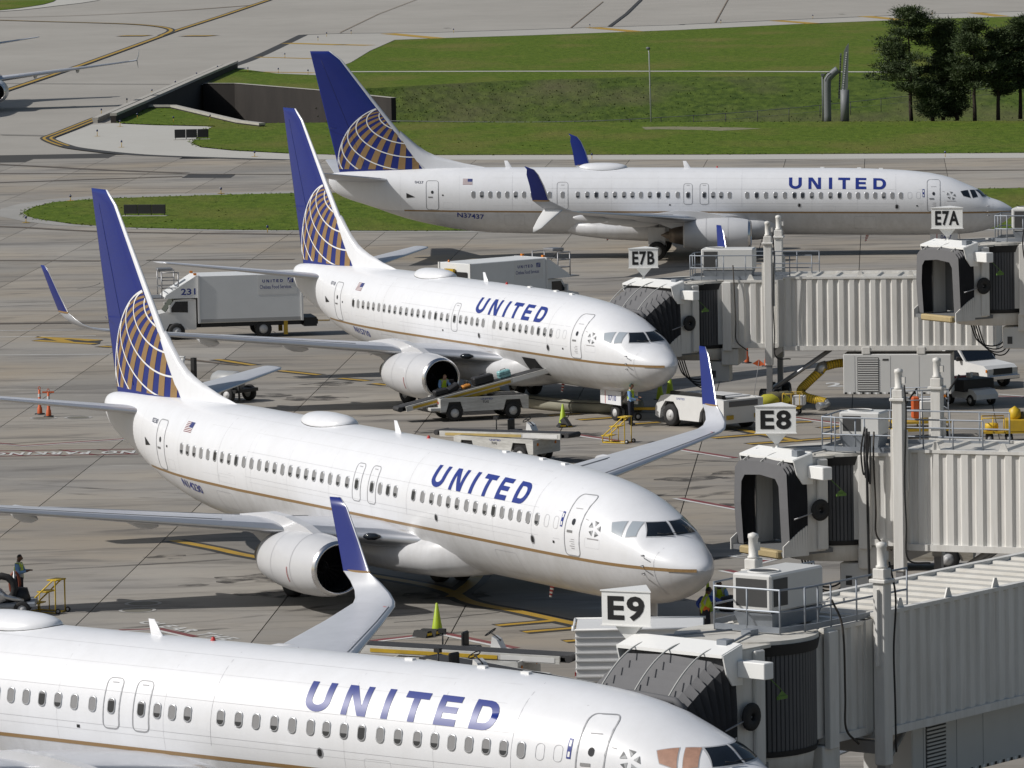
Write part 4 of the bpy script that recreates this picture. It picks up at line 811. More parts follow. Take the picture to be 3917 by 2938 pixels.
    for s0, s1, z0, z1 in ((2.6, 3.3, 2.05, 2.45), (10.6, 11.4, 2.7, 3.0), (26.0+wsh, 27.2+wsh, 2.75, 3.05), (L-8.6, L-8.0, 2.75, 3.1), (3.4, 4.1, 3.0, 3.3)): ribbon(mb, B, rrect(s0, s1, z0, z1, .05, 2), .006, .004, 0, True)
    fin_(mb, 'skin_joints', [mat('skin_joint', (.52,.52,.53), .5)])
    mb = MB()
    for k in range(5): ribbon(mb, B, [(4.62, 3.18-.07*k), (4.62+(.25 if k % 2 else .18), 3.18-.07*k)], .018, .009, 0)
    ribbon(mb, B, [(4.60, 4.12), (4.92, 4.12)], .022, .009, 0); ribbon(mb, B, [(4.25, 3.85), (4.12, 3.83)], .02, .009, 0); ribbon(mb, B, [(3.2, 4.62), (5.4, 4.66)], .008, .006, 0); ribbon(mb, B, [(3.46, 3.28), (3.98, 3.28)], .03, .008, 0)
    fin_(mb, 'stencil_marks', [mat('stencil_grey', (.34,.33,.34), .5)])
    mb = MB()
    for s, z, w_ in ((12.75, 3.02, .09), (6.95, 2.95, .105)):
        ribbon(mb, B, [(s+w_*math.cos(R(a)), z+w_*1.3*math.sin(R(a))) for a in range(0, 360, 30)], .03, .01, 1, True); patch(mb, B, [(s-w_*.7, th(s, z-w_)), (s+w_*.7, th(s, z-w_)), (s+w_*.7, th(s, z+w_)), (s-w_*.7, th(s, z+w_))], 2, .009, 0)
    for s, z in ((18.9+wsh, 3.02), (5.75, 3.0), (L-8.0, 3.55)): patch(mb, B, [(s-.05, th(s, z-.04)), (s+.05, th(s, z-.04)), (s+.05, th(s, z+.04)), (s-.05, th(s, z+.04))], 1, .008, 0)
    ps = L-6.05; mb.add([B.side(ps-.25, 3.42, .01), B.side(ps+.28, 3.66, .01), B.side(ps+.28, 3.36, .01)], [(0, 1, 2)], 0)
    fin_(mb, 'vents', [BLACK, LINE])
    mb = MB()
    for z in (2.98, 2.66, 2.42): p = B.side(1.62, z); mb.tube([p, p+Vector((0, -.11, -.01)), p+Vector((.20, -.13, -.02))], .018, 6)
    fin_(mb, 'pitot_probe', [STEEL])
    mb = MB(); mb.tube([(-1.62, .35, 3.56), (-1.66, .0, 3.575), (-1.75, -.35, 3.56)], .012, 5); mb.tube([(-1.58, -.12, 3.52), (-1.74, -.6, 3.6)], .014, 5); fin_(mb, 'wiper', [BLACK])
    # dome, aerials, beacon
    d0 = 23.0+(wsh-1.57 if wsh > -2 else -3.3); zt = 5.15
    if sats and sats.get('dome'):
        d0 = sats['dome']; mb = MB(); N = 32; vs = []; pr = [(0, 1.0), (.07, 1.0), (.15, .93), (.22, .80), (.27, .6), (.30, .3), (.305, .01)]
        for h, f in pr:
            for k in range(N):
                a = 2*math.pi*k/N; lx = math.cos(a); x = d0+1.45+1.45*f*math.copysign(abs(lx)**.9, lx); y = .72*f*math.sin(a); base = 5.15-(1.88-math.sqrt(max(1.88**2-y*y, 0)))
                vs.append((-x, y, base-.02+h*1.0))
        mb.add(vs, [(i*N+k, i*N+(k+1) % N, (i+1)*N+(k+1) % N, (i+1)*N+k) for i in range(len(pr)-1) for k in range(N)], 0, True); dm = fin_(mb, 'antenna_dome', [WHITE])
        mb = MB(); mb.tube([(-(d0+1.45+1.46*math.cos(2*math.pi*k/N)), .73*math.sin(2*math.pi*k/N), 5.145-(1.88-math.sqrt(1.88**2-(.73*math.sin(2*math.pi*k/N))**2))) for k in range(N)], .018, 5, closed=True); fin_(mb, 'seal', [BLACK], dm)
    for s in (sats or {}).get('blades', ()):
        mb = MB(); loft(mb, [(s-.2, 0, 5.10, .42, .12, R(90)), (s+.10, 0, 5.55, .2, .1, R(90))], 0); fin_(mb, 'blade_aerial', [WHITE])
    for s in (sats or {}).get('beacon', ()):
        mb = MB(); mb.lathe([(0, .07), (.03, .07), (.035, .05), (.09, .045), (.11, .001)], (-s, 0, B.dims(s)[0]-.01), (0, 0, 1), 10); fin_(mb, 'beacon', [RED])
    mb = MB()
    for s in (7.9, 9.2, 11.4): zt_ = B.dims(s)[0]; mb.box(-s-.12, -s+.12, -.07, .07, zt_-.01, zt_+.05)
    fin_(mb, 'small_aerial', [PRINTW])
    for s in [8.8]+([24.3] if wsh > 1 else []):
        mb = MB()
        for k in range(7): zz = 1.16-k*.062; mb.box(-s-.10-.012*k+.05, -s+.10-.03*k+.05, -.02, .02, zz-.062, zz, k % 2)
        fin_(mb, 'striped_drain_mast', [PRINTW, RED])
    if cargo:
        mb = MB(); patch(mb, B, [(9.25, th(9.25, 1.62)), (7.75, th(7.75, 1.62)), (8.3, th(8.3, 2.34)), (9.4, th(9.4, 2.34))], 6, .012, 0); fin_(mb, 'open_cargo_hatch', [DARK])
    return root
FRONT = [6.71, 7.22, 7.73, 8.24, 8.75, 9.26, 9.78, 10.36, 10.9, 11.47, 12.01, 12.55, 13.04, 13.61, 14.17, 14.74, 15.29, 15.86]
W900 = FRONT+[16.91, 17.41, 17.89, 20.0, 20.6, 21.14, 21.67, 22.2, 22.71, 23.21, 23.76, 24.3, 24.87, 25.41, 25.98, 26.89]+[27.67+.51*k for k in range(10)]
W800 = FRONT[:15]+[15.31, 15.78, 16.29, 18.41]+[19.0+.53*k for k in range(21)]+[30.1]
W700 = FRONT[:10]+[12.4, 12.9, 13.37, 13.87, 14.36]+[15.5+.52*k for k in range(18)]
make_airplane('white airliner nearest the camera, docked at the E9 jet bridge', 42.11, 1.57, W900, [19.38, 18.41], (6.520,128.994,-37.08), .0051, .035, 'N38451', '0451', extras=('blinds',), sats=dict(badge=True, dome=22.7, blades=(19.4,), beacon=(17.6,)))
make_airplane('white airliner numbered 0230 with its nose just left of the E8 jet bridge', 39.47, 0., W800, [17.79, 16.81], (5.832,172.661,-57.88), .0145, -.0, 'N14230', '0230', extras=('pale',), sats=dict(badge=True, dome=21.2, blades=(18.1,), beacon=(16.2,)))
make_airplane('shorter white airliner numbered 0710 docked at the E7B jet bridge, one overwing exit', 33.63, -3.0, W700, [14.88], (6.765,240.020,-58.91), .0135, .08, 'N15710', '0710', sats=dict(dome=18.2, blades=(15.15,), beacon=(13.4,)), cargo=True, extras=('pale',))
make_airplane('long white airliner numbered 0437 seen side on, farthest of the four, split winglets', 42.11, 1.57, W900, [19.38, 18.41], (30.170,338.701,-4.70), .0149, -.05, 'N37437', '0437', winglet='split', aftz=26.89, sats=dict(badge=True, dome=23.1, blades=(19.45, 30.2), beacon=(17.7,)))
far_plane = make_airplane('distant airliner at the left edge, only its grey wing, tailplane tip and engine showing', 39.47, 0., [], [], (-54.6,533.6,-89.23), .0105, .15, 'N10000', '0000', winglet='fence', sats={})
far_plane.scale = (1.1, 1.1, 1.1)

# ------------------------------------------------------------------ jet bridges
JW = mat('jetbridge_off_white', (.71,.70,.67), .5, var=.34, scale=1.6, var2=.30, scale2=6, tint=(.40,.37,.32), stretch=(1,1,.12), rnd=.035)
JR = mat('jetbridge_roof', (.58,.565,.52), .6, var=.35, scale=.8, var2=.3, scale2=3, tint=(.34,.30,.24))
CURT = mat('grey_roller_curtain', (.085,.088,.095), .55, var=.25, scale=2, stretch=(4,4,.6)); SEALB = mat('black_rubber_seal', (.015,.015,.016), .7)
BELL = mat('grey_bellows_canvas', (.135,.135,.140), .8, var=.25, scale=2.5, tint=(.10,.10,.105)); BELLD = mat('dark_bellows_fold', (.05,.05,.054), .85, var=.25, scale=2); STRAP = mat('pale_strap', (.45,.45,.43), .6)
GALV = mat('galvanised_rail', (.26,.285,.32), .5, metal=.3, var=.2, scale=3); WOODB = mat('yellowed_bumper', (.42,.33,.17), .75, var=.35, scale=3, tint=(.2,.15,.08)); CABIN = mat('cab_interior_grey', (.16,.165,.17), .6)
PCA = mat('air_unit_white', (.60,.60,.585), .45, var=.12, scale=1.5, tint=(.42,.40,.36)); LOUV = mat('louvre_dark', (.05,.05,.05), .6); RUST = mat('rusty_edge', (.20,.12,.06), .8, var=.5, scale=4)
SIGNW = mat('sign_white', (.80,.80,.78), .45); SIGNK = mat('sign_black', (.008,.008,.009), .5)
def corr_panel(h):
    """one corrugation of the tunnel wall: a raised trapezoid rib and a flat"""
    mb = MB(); pr = [(0, 0), (.07, .0), (.13, -.075), (.33, -.075), (.39, 0), (.455, 0)]
    vs = [(x, y, z) for x, y in pr for z in (0, h)]; mb.add(vs, [(2*i, 2*i+2, 2*i+3, 2*i+1) for i in range(len(pr)-1)]); return mb.mesh('wall_panel', JW)
def roof_rib(w):
    mb = MB(); mb.prism([(0, 0), (.08, .07), (.24, .07), (.32, 0)], -w/2+.03, w/2-.03, 'xz'); return mb.mesh('roof_rib', JR)
def gate_sign(parent, loc, rotz, text, w=1.28, h=.82, pole=.62):
    """three-sided prism sign on a short pole"""
    sg = ob('gate_sign', None, parent, loc, rotz); d = w*.866
    mb = MB(); tri = [(-w/2, 0), (w/2, 0), (.06, d)]; mb.prism(tri, 0, h, 'xy'); mb.prism([(-w/2-.03, -.03), (w/2+.03, -.03), (.06, d+.03)], h, h+.03, 'xy'); mb.prism([(-w/2-.03, -.03), (w/2+.03, -.03), (.06, d+.03)], -.03, 0, 'xy'); mb.build('sign_body', SIGNW, sg)
    V, Fc = text_polys(text, 1, .03, spacing=1.12); V = scale_to(V, w=w*.76, h=h*.74); MB().add([(a, -.010, b+h/2) for a, b in V], Fc).build('sign_lettering', SIGNK, sg)
    mb = MB(); mb.add([(-.35, .1, -.03), (.35, .1, -.03), (.06, .12, -.36), (-.06, .12, -.36), (-.35, .3, -.03), (.35, .3, -.03), (.06, .28, -.36), (-.06, .28, -.36)], [(0,1,2,3),(4,7,6,5),(0,4,5,1),(1,5,6,2),(2,6,7,3),(3,7,4,0)]); mb.cyl((0, .2, -.36), (0, .2, -pole-.45), .055, n=10); mb.build('sign_pole', SIGNW, sg)
    return sg
def motor(mb, x, y, z):
    mb.box(x-.24, x+.24, y-.24, y+.24, z, z+.10, 0, ch=.02); mb.box(x-.17, x+.17, y-.17, y+.17, z+.1, z+.36, 0, ch=.02); mb.lathe([(0, .001), (0, .15), (.06, .15), (.08, .12), (.5, .12), (.53, .14), (.62, .13), (.66, .001)], (x, y, z+.36), (0,0,1), 14, 0); mb.box(x+.08, x+.22, y-.06, y+.06, z+.55, z+.75)
def railing(parent, pts, z, h=1.07, mids=1, step=1.05, closed=False):
    rl = ob('railing', None, parent); mb = MB()
    P = [Vector((*p, z)) for p in pts]
    for k in range(mids+1): mb.tube([p+Vector((0,0,h-k*h/(mids+1))) for p in P], .027, 6, smooth=False)
    mb.build('rail', GALV, rl)
    for i in range(len(P)-1):
        n = max(1, round((P[i+1]-P[i]).length/step))
        for k in range(n+(1 if i == len(P)-2 else 0)):
            q = P[i].lerp(P[i+1], k/n); MB().cyl(q, q+Vector((0,0,h)), .025, n=6).build('post', GALV, rl)
    mb = MB()
    for i in range(len(P)-1):
        d = P[i+1]-P[i]; T = Matrix.Translation(P[i]) @ Matrix.Rotation(math.atan2(d.y, d.x), 4, 'Z'); mb.box(0, d.length, -.02, .02, .02, .16, T=T)
    mb.build('kick_plate', GALV, rl)
def roof_unit(parent, loc, rotz, L_=2.3, W_=1.15, H_=.95):
    u = ob('rooftop_air_unit', None, parent, loc, rotz)
    mb = MB(); mb.add([(-L_*.42,-W_*.42,0),(L_*.42,-W_*.42,0),(L_*.42,W_*.42,0),(-L_*.42,W_*.42,0),(-L_*.48,-W_*.5,.38),(L_*.48,-W_*.5,.38),(L_*.48,W_*.5,.38),(-L_*.48,W_*.5,.38)], [(0,1,5,4),(1,2,6,5),(2,3,7,6),(3,0,4,7),(4,5,6,7)]); mb.build('plinth', GALV, u)
    mb = MB(); mb.box(-L_/2, L_/2, -W_/2, W_/2, .4, .4+H_, ch=.05); mb.build('casing', PCA, u)
    mb = MB(); mb.box(-L_/2-.012, -L_/2+.02, -W_/2+.12, W_/2-.12, .55, .4+H_-.12); mb.box(-L_/2+.12, -L_/2+.72, -W_/2-.012, -W_/2+.02, .55, .4+H_-.12); mb.lathe([(0, .001), (0, .36)], (-L_/2+.55, 0, .4+H_+.012), (0,0,1), 22); mb.build('grille', LOUV, u)
    mb = MB(); mb.tube([(-L_/2+.55+.38*math.cos(a*.2618), .38*math.sin(a*.2618), .4+H_+.01) for a in range(24)], .03, 6, closed=True); mb.build('fan_ring', PCA, u)
def pca_unit(parent, loc, rotz, L_=4.7, W_=1.5, H_=1.75, flip=1):
    u = ob('ground_air_unit', None, parent, loc, rotz)
    mb = MB(); mb.box(0, L_, -W_/2, W_/2, 0, H_, ch=.03)
    for x in (.5, 2.05, 3.3): mb.box(x, x+.012, -W_/2-.008, -W_/2, .1, H_-.08, 1)
    mb.build('casing', [PCA, LINE], u)
    mb = MB(); mb.box(.62, 1.55, -W_/2-.010, -W_/2+.01, .12, H_-.14, 0); mb.box(1.72, 1.98, -W_/2-.012, -W_/2, H_-.28, H_-.2, 0); mb.build('louvre_backing', LOUV, u)
    for k in range(15): MB().box(.64, 1.53, -W_/2-.04, -W_/2-.011, .15+k*.098, .20+k*.098).build('louvre', PCA, u)
    mb = MB()
    for k in range(int(L_/.19)-1): mb.box(.05+k*.19, .15+k*.19, -W_/2-.01, -W_/2, .01, .09, k % 2)
    mb.build('hazard_strip', [BLACK, PRINTW], u)
    for x in (1.0, 3.4): mb = MB(); mb.box(x-.18, x+.18, -W_/2-.02, -W_/2+.2, H_, H_+.32, ch=.02); mb.build('hanger', JW, u)
    return u
def bellows(parent, dr, n, z0, z1, hw, depth, droop, dock=True, side_dir=0.):
    """pleated canopy that reaches from the cab (local x = 0) towards the aircraft (local -x)"""
    bw = ob('bellows_canopy', None, parent); folds = n
    rings = []
    for i in range(2*folds+1):
        t = i/(2*folds); out = .0 if i % 2 else .15; x = -depth*t; dz = -droop*(.75*t+.25*t*t); top = z1+dz+out; w_ = hw+out; bot = z0+(z1-z0)*(.0 if not dock else .22*t) 
        ring = [(x*(.62 if dock else .9), -w_, bot+.02), (x*(.84 if dock else 1), -w_-.02, bot+(top-bot)*.5), (x, -w_*.97, top-.22), (x, -w_*.80, top), (x, 0, top+.07), (x, w_*.80, top), (x, w_*.97, top-.22), (x*(.84 if dock else 1), w_+.02, bot+(top-bot)*.5), (x*(.62 if dock else .9), w_, bot+.02)]
        rings.append(ring)
    for i in range(2*folds):
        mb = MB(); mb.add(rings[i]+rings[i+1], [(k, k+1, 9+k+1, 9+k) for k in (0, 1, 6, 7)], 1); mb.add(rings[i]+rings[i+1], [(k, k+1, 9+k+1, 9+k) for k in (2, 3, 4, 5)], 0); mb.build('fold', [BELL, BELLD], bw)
    for yy in (-.72, 0, .72):
        mb = MB(); mb.tube([(-depth*(i/(2*folds)), yy*hw, z1-droop*(i/(2*folds))**2+.20-.03*abs(yy)) for i in range(2*folds+1)], .022, 5); mb.build('strap', STRAP, bw)
    return bw, rings
def jet_bridge(label, loc, ang, cab_ang, zf, zr, text, sign_rot, L1=4.0, L2=14., coltop=7.2, open_cab=False, unit=None, rail_x=(.2, 5.6), pca=None, below=None, depth=1.7, droop=.9, sign_at=None, colx=3.1, cables=False, sign_dz=0.):
    br = thing('jet_bridge', label, 'jet bridge', (loc[0], loc[1], 0), ang, 'jet bridges of the terminal')
    h = zr-zf; RR = 1.68
    # tunnels
    def tunnel(x0, x1, hw, za, zb, nm):
        tn = ob(nm, None, br); n = int((x1-x0)/.455); st = (x1-x0)/n
        me = corr_panel(zb-za-.20); me2 = roof_rib(2*hw)
        for sgn in (-1, 1):
            for k in range(n):
                o = ob('wall_panel', me, tn, (x0+k*st+(0 if sgn < 0 else st), sgn*hw, za+.2), 0 if sgn < 0 else math.pi); o.scale = (st/.455, 1, 1)
        for k in range(int((x1-x0)/.9)): ob('roof_rib', me2, tn, (x0+.2+k*.9, 0, zb+.002))
        mb = MB(); mb.box(x0, x1, -hw-.02, hw+.02, zb-.05, zb, 0); mb.build('roof_sheet', JR, tn)
        mb = MB(); mb.box(x0, x1, -hw, hw, za, za+.16, 0); mb.box(x0, x1, -hw-.12, -hw+.03, za+.02, za+.22, 0); mb.box(x0, x1, hw-.03, hw+.12, za+.02, za+.22, 0); mb.build('floor_beam', JW, tn)
        mb = MB(); mb.box(x0-(.35 if nm == 'inner_tunnel' else .3), x1-.02, -hw+.03, hw-.03, za+.17, zb-.06); mb.build('liner', JW, tn)
        for sgn in (-1, 1): MB().box(x0, x1, sgn*hw-.10, sgn*hw+.10, zb+.002, zb+.10, 0).build('roof_edge', JW, tn)
        for k in range(int((x1-x0)/2.2)):
            mb = MB(); mb.prism([(0, 0), (.34, 0), (.22, .26), (.12, .26)], -hw-.02, -hw+.02, 'xz'); mb.build('lifting_lug', JW, tn, loc=(x0+1.0+k*2.2, 0, zb+.08))
        return tn
    tunnel(RR-.35, L1, 1.38, zf, zr, 'inner_tunnel'); tunnel(L1+.05, L2, 1.56, zf-.10, zr+.16, 'outer_tunnel')
    # rotunda of the cab: roof disc, curtain slats, sill
    ro = ob('cab_rotunda', None, br)
    mb = MB(); mb.lathe([(0, .001), (0, RR+.08), (-.10, RR+.10)], (0, 0, zr+.06), (0, 0, 1), 40, 0, False); mb.build('roof_disc', JR, ro)
    MB().lathe([(-.02, RR+.12), (-.30, RR+.06)], (0, 0, zr-.01), (0, 0, 1), 40, 0).build('rubber_seal', SEALB, ro); MB().lathe([(0, RR+.02), (.14, RR+.05)], (0, 0, zf), (0, 0, 1), 40, 0).build('rubber_seal', SEALB, ro)
    me = MB().box(-.052, .052, -.022, .022, 0, h-.28, ch=.012).mesh('curtain_slat', CURT); ns = 88
    for k in range(ns):
        a = 2*math.pi*k/ns; ob('curtain_slat', me, ro, (RR*math.cos(a), RR*math.sin(a), zf+.10), (0, 0, a+math.pi/2))
    mb = MB(); mb.lathe([(0, .001), (0, RR-.05), (.12, RR-.04), (h-.3, RR-.04)], (0, 0, zf), (0, 0, 1), 32, 0); mb.build('inner_drum', SEALB, ro)
    mb = MB(); mb.box(RR-.5, RR+.25, -1.42, 1.42, zf-.75, zf-.02, ch=.03); mb.lathe([(0, .001), (0, RR-.1), (.5, RR-.05)], (0, 0, zf-.52), (0, 0, 1), 32, 0); mb.build('rotunda_base', JW, ro)
    # vertical end frames of the first tunnel
    for sgn in (-1, 1): MB().box(RR-.42, RR-.02, sgn*1.5-.09, sgn*1.5+.09, zf-.1, zr+.02, ch=.02).build('end_frame', JW, br)
    # cab, turned towards the aircraft
    cb = ob('cab', None, br, (0, 0, 0), cab_ang-ang); x0 = -RR+.25; x1 = -RR-(.45 if open_cab else .72); hw = 1.38 if open_cab else 1.55
    for sgn in (-1, 1):
        mb = MB(); mb.box(x1, x0-.02, sgn*hw-.05, sgn*hw+.05, zf-.12, zr-.02); mb.box(x0-.34, x0+.04, sgn*(hw+.10)-.06, sgn*(hw+.10)+.06, zf-.08, zr-.06, ch=.03); mb.build('side_wall', JW, cb)
        mb = MB(); mb.prism([(x1-.95, zf-.22), (x1+.02, zf-.22), (x1+.02, zf+.75), (x1-.35, zf+.55), (x1-.95, zf+.12)], sgn*(hw+.07)-.02, sgn*(hw+.07)+.02, 'xz'); mb.build('side_skirt', JW, cb)
    mb = MB(); mb.box(x1-.9, x0+.3, -hw, hw, zf-.2, zf-.06); mb.build('cab_floor', CABIN, cb)
    mb = MB(); mb.box(x1, x0+.4, -hw-.04, hw+.04, zr-.06, zr+.02); mb.build('cab_roof', JR, cb)
    mb = MB(); mb.box(x0-.1, x0, -hw+.05, hw-.05, zf, zr-.06); mb.box(x0-.16, x0-.101, -.55, .35, zf+.1, zr-.55); mb.build('rear_bulkhead', CABIN, cb)
    mb = MB(); mb.add([(x1+.18, -hw-.08, zr+.18), (x1-.55, -hw-.08, zr-.02), (x1-.55, hw+.08, zr-.02), (x1+.18, hw+.08, zr+.18), (x1+.18, -hw-.08, zr+.10), (x1-.55, -hw-.08, zr-.10), (x1-.55, hw+.08, zr-.10), (x1+.18, hw+.08, zr+.10)], [(0,1,2,3),(4,7,6,5),(0,4,5,1),(1,5,6,2),(2,6,7,3),(3,7,4,0)])
    for sgn in (-1, 1): mb.prism([(x1+.18, zr+.16), (x1-.55, zr-.04), (x1-.42, zr-.5), (x1-.2, zr-.8), (x1+.18, zr-.82)], sgn*(hw+.10)-.02, sgn*(hw+.10)+.02, 'xz')
    mb.build('hood', SIGNW, cb)
    mb = MB(); mb.box(x1-.02, x1+.34, -hw-.95, -hw-.12, zr-.62, zr-.22, ch=.02); mb.build('lamp_box', SIGNW, cb)
    mb = MB(); mb.lathe([(0, .001), (0, .34), (.05, .34), (.09, .27), (.09, .1), (.02, .09)], (x1+.4, -hw-.17, zf+h*.42), (0, -1, 0), 22); mb.build('spacer_wheel', TYRE, cb)
    mb = MB(); mb.tube([(x1+.4, -hw-.2, zf+h*.42), (x1-.6, -hw-.2, zf+h*.34)], .025, 6); mb.build('wheel_arm', STEEL, cb)
    mb = MB(); mb.add([(x1+.7, -hw-.9, zr-.95), (x1+.88, -hw-.9, zr-1.08), (x1+.52, -hw-.9, zr-1.08)], [(0,1,2)]); mb.box(x1+.52, x1+.88, -hw-.93, -hw-.88, zr-1.16, zr-1.08); mb.tube([(x1+.7, -hw-.9, zr-.95), (x1+.4, -hw-.75, zr-.62)], .012, 5); mb.build('green_pendant', mat('green_pendant', (.10,.20,.03), .6), cb)
    # bellows and bumper
    bw, rings = bellows(br, None, 7, zf-.05, zr-.12, hw-.06, depth, droop, dock=not open_cab)
    ca = cab_ang-ang; bw.location = ((x1-.02)*math.cos(ca), (x1-.02)*math.sin(ca), 0); bw.rotation_euler = (0, 0, ca)
    if open_cab:
        e = rings[-1]; mb = MB(); P = [Vector(p) for p in e]
        ins = [Vector((p.x-.03, p.y*.72, p.z-(.42 if i in (2,3,4,5,6) else 0))) for i, p in enumerate(P)]
        mb.add(P+ins, [(k, k+1, 9+k+1, 9+k) for k in range(8)]); mb.build('closure_pad', BELL, bw)
        mb = MB(); mb.box(-depth-.30, -depth-.02, -hw+.1, hw-.55, zf-.28, zf-.02, ch=.05); mb.build('bumper', WOODB, bw)
    else:
        e = rings[-1]; mb = MB(); mb.tube([(p[0], p[1], p[2]) for p in e[2:7]], .09, 8); mb.build('closure_pad', BELL, bw)
    # sign
    sa = sign_at or (x1+.05, .25); gate_sign(br, (sa[0]*math.cos(ca)-sa[1]*math.sin(ca), sa[0]*math.sin(ca)+sa[1]*math.cos(ca), zr+.66+sign_dz), sign_rot-ang, text)
    # lift columns, cross beam, bogie
    gear = ob('lift_gear', None, br)
    for sgn in (-1, 1):
        mb = MB(); mb.box(colx-.17, colx+.17, sgn*1.92-.17, sgn*1.92+.17, zf-.7, coltop, ch=.025); mb.box(colx-.28, colx+.28, sgn*1.92-.03, sgn*1.92+.03, zr-1.0, zr+.9); motor(mb, colx, sgn*1.92, coltop)
        mb.build('lift_column', JW, gear)
        mb = MB(); mb.box(colx-.12, colx+.12, sgn*1.92-.12, sgn*1.92+.12, .75, zf-.7); mb.build('inner_leg', STEEL, gear)
        for dx in (-.32, .32): mb = MB(); mb.wheel((colx+dx, sgn*1.55, .48), .48, .34, (1, 0, 0)); mb.build('bogie_wheel', [TYRE, HUB], gear)
    mb = MB(); mb.box(colx-.16, colx+.16, -1.95, 1.95, .62, .9); mb.box(colx-.14, colx+.14, -2.0, 2.0, zf-.42, zf-.12); mb.build('cross_beam', STEEL, gear)
    for y in (-1.2, 1.2): MB().tube([(colx, y, .85), (colx+2.6, y*.75, zf-.1)], .09, 8).build('brace', STEEL, gear)
    # cables down the column and along the tunnel
    mb = MB(); mb.tube(smooth_line([(colx+.21, -2.0, coltop+.5), (colx+.30, -2.12, coltop-.4), (colx+.22, -2.1, zr-.6), (colx+.26, -2.1, zf+.8), (colx+.3, -2.08, zf-.3), (colx+.9, -1.7, zf-.45)]), .028, 6); mb.build('power_cable', BLACK, br)
    mb = MB(); mb.tube(smooth_line([(RR+.05, -1.35, zr+.75), (RR+.12, -1.62, zr+.05), (RR+.18, -1.63, zf+1.2), (RR+.2, -1.63, zf+.35), (RR+.7, -1.66, zf-.1)]), .030, 6); mb.build('conduit', mat('brown_conduit', (.05,.042,.035), .7), br)
    mb = MB()
    for k in range(4): mb.tube(smooth_line([(-.9+.1*k, -1.0, zf-.35), (-.5+.12*k, -1.2, zf-1.2-.1*k), (.3+.1*k, -1.1, zf-1.35-.12*k), (1.1, -.9, zf-.6)]), .03, 6)
    mb.build('slack_cable', BLACK, br)
    mb = MB(); mb.box(.5, 1.5, -1.2, -.2, zf-1.5, zf-.6, ch=.03); mb.box(.7, .9, -1.215, -1.2, zf-1.3, zf-1.0, 1); mb.build('control_cabinet', [PCA, LOUV], br)
    if cables:
        for k in range(4): MB().tube(smooth_line([(RR-.1+.06*k, -1.78, zr+.95-.1*k), (RR-.22+.1*k, -1.82, zr+.2), (RR-.15+.07*k, -1.80, zr-.55-.1*k), (RR-.02, -1.82, zr-.1), (RR+.05-.05*k, -1.8, zr+.8)]), .028, 6).build('hanging_cable', BLACK, br)
        MB().tube(smooth_line([(RR-.05, -1.8, zr+.9), (RR-.02, -1.84, zr-1.2), (RR-.0, -1.82, zf-.6), (RR+.02, -1.8, zf-1.7)]), .045, 6).build('hanging_cable', BLACK, br)
    if unit: roof_unit(br, *unit)
    if rail_x:
        a, b = rail_x; railing(br, [(a+1.2, -1.30), (a, -1.0), (a-.05, .9), (a+.5, 1.3), (b, 1.40)], zr+.08, mids=1); railing(br, [(a+.55, -1.36), (b, -1.40)], zr+.10); 
    mb = MB(); mb.tube([(-.3, -.4, zr+.14), (-RR-.55, -1.2, zr+.10)], .03, 6); mb.tube([(-.3, .2, zr+.14), (-RR-.55, 1.2, zr+.10)], .03, 6); mb.box(-.45, -.15, -.5, -.2, zr+.07, zr+.2); mb.box(-RR-.75, -RR-.45, -1.35, -1.05, zr+.03, zr+.25); mb.build('canopy_stay', GALV, ro, rot=(0, 0, cab_ang-ang))
    if pca: pca_unit(br, pca[:3], 0., *pca[3:])
    return br
def A2(d): return math.atan2(d[1], d[0])
e9 = jet_bridge('jet bridge E9 at the lower right, dark shaded wall, docked at the front airliner', (5.6, 137.2), A2((.607, .795)), A2((.66, .75)), 2.72, 5.5, 'E9', -.42, L1=3.2, L2=17., coltop=6.55, unit=((1.75, .25, 5.56), 0.), rail_x=(.0, 5.0), depth=1.9, droop=1.0, pca=(6.3, .1, .92, 7.0), sign_at=(-2.45, 1.75), sign_dz=-.28)
e8 = jet_bridge('jet bridge E8 with its empty cab open towards the apron', (10.2, 178.5), A2((.925, -.38)), A2((.85, .53)), 2.72, 5.55, 'E8', -.16, L1=2.6, L2=14., coltop=7.35, open_cab=True, unit=((.75, .6, 5.6), 0., 1.35, .95, .75), rail_x=(-.1, 5.3), depth=.75, droop=.25, sign_at=(-2.05, .35), colx=2.75, pca=(6.6, .6, .9), cables=True)
e7b = jet_bridge('jet bridge E7B with long sunlit ribbed tunnel, docked at the short airliner', (8.25, 248.7), A2((.985, -.17)), A2((.78, .62)), 2.72, 5.6, 'E7B', -.06, L1=3.9, L2=13.2, coltop=7.3, unit=((1.35, .2, 5.65), 0.), rail_x=(-.2, 5.2), depth=2.0, droop=1.1, sign_at=(-2.4, .85), colx=3.35, pca=(6.55, -.95, .72))
e7a = jet_bridge('jet bridge E7A standing raised at the right picture edge', (19.95, 233.2), A2((.97, -.24)), A2((.85, .53)), 5.35, 8.15, 'E7A', -.14, L1=3.0, L2=12., coltop=10., open_cab=True, unit=((1.9, .4, 8.2), 0.), rail_x=(.2, 5.3), depth=.75, droop=.25, sign_at=(-2.1, .4), colx=3.4, cables=True)

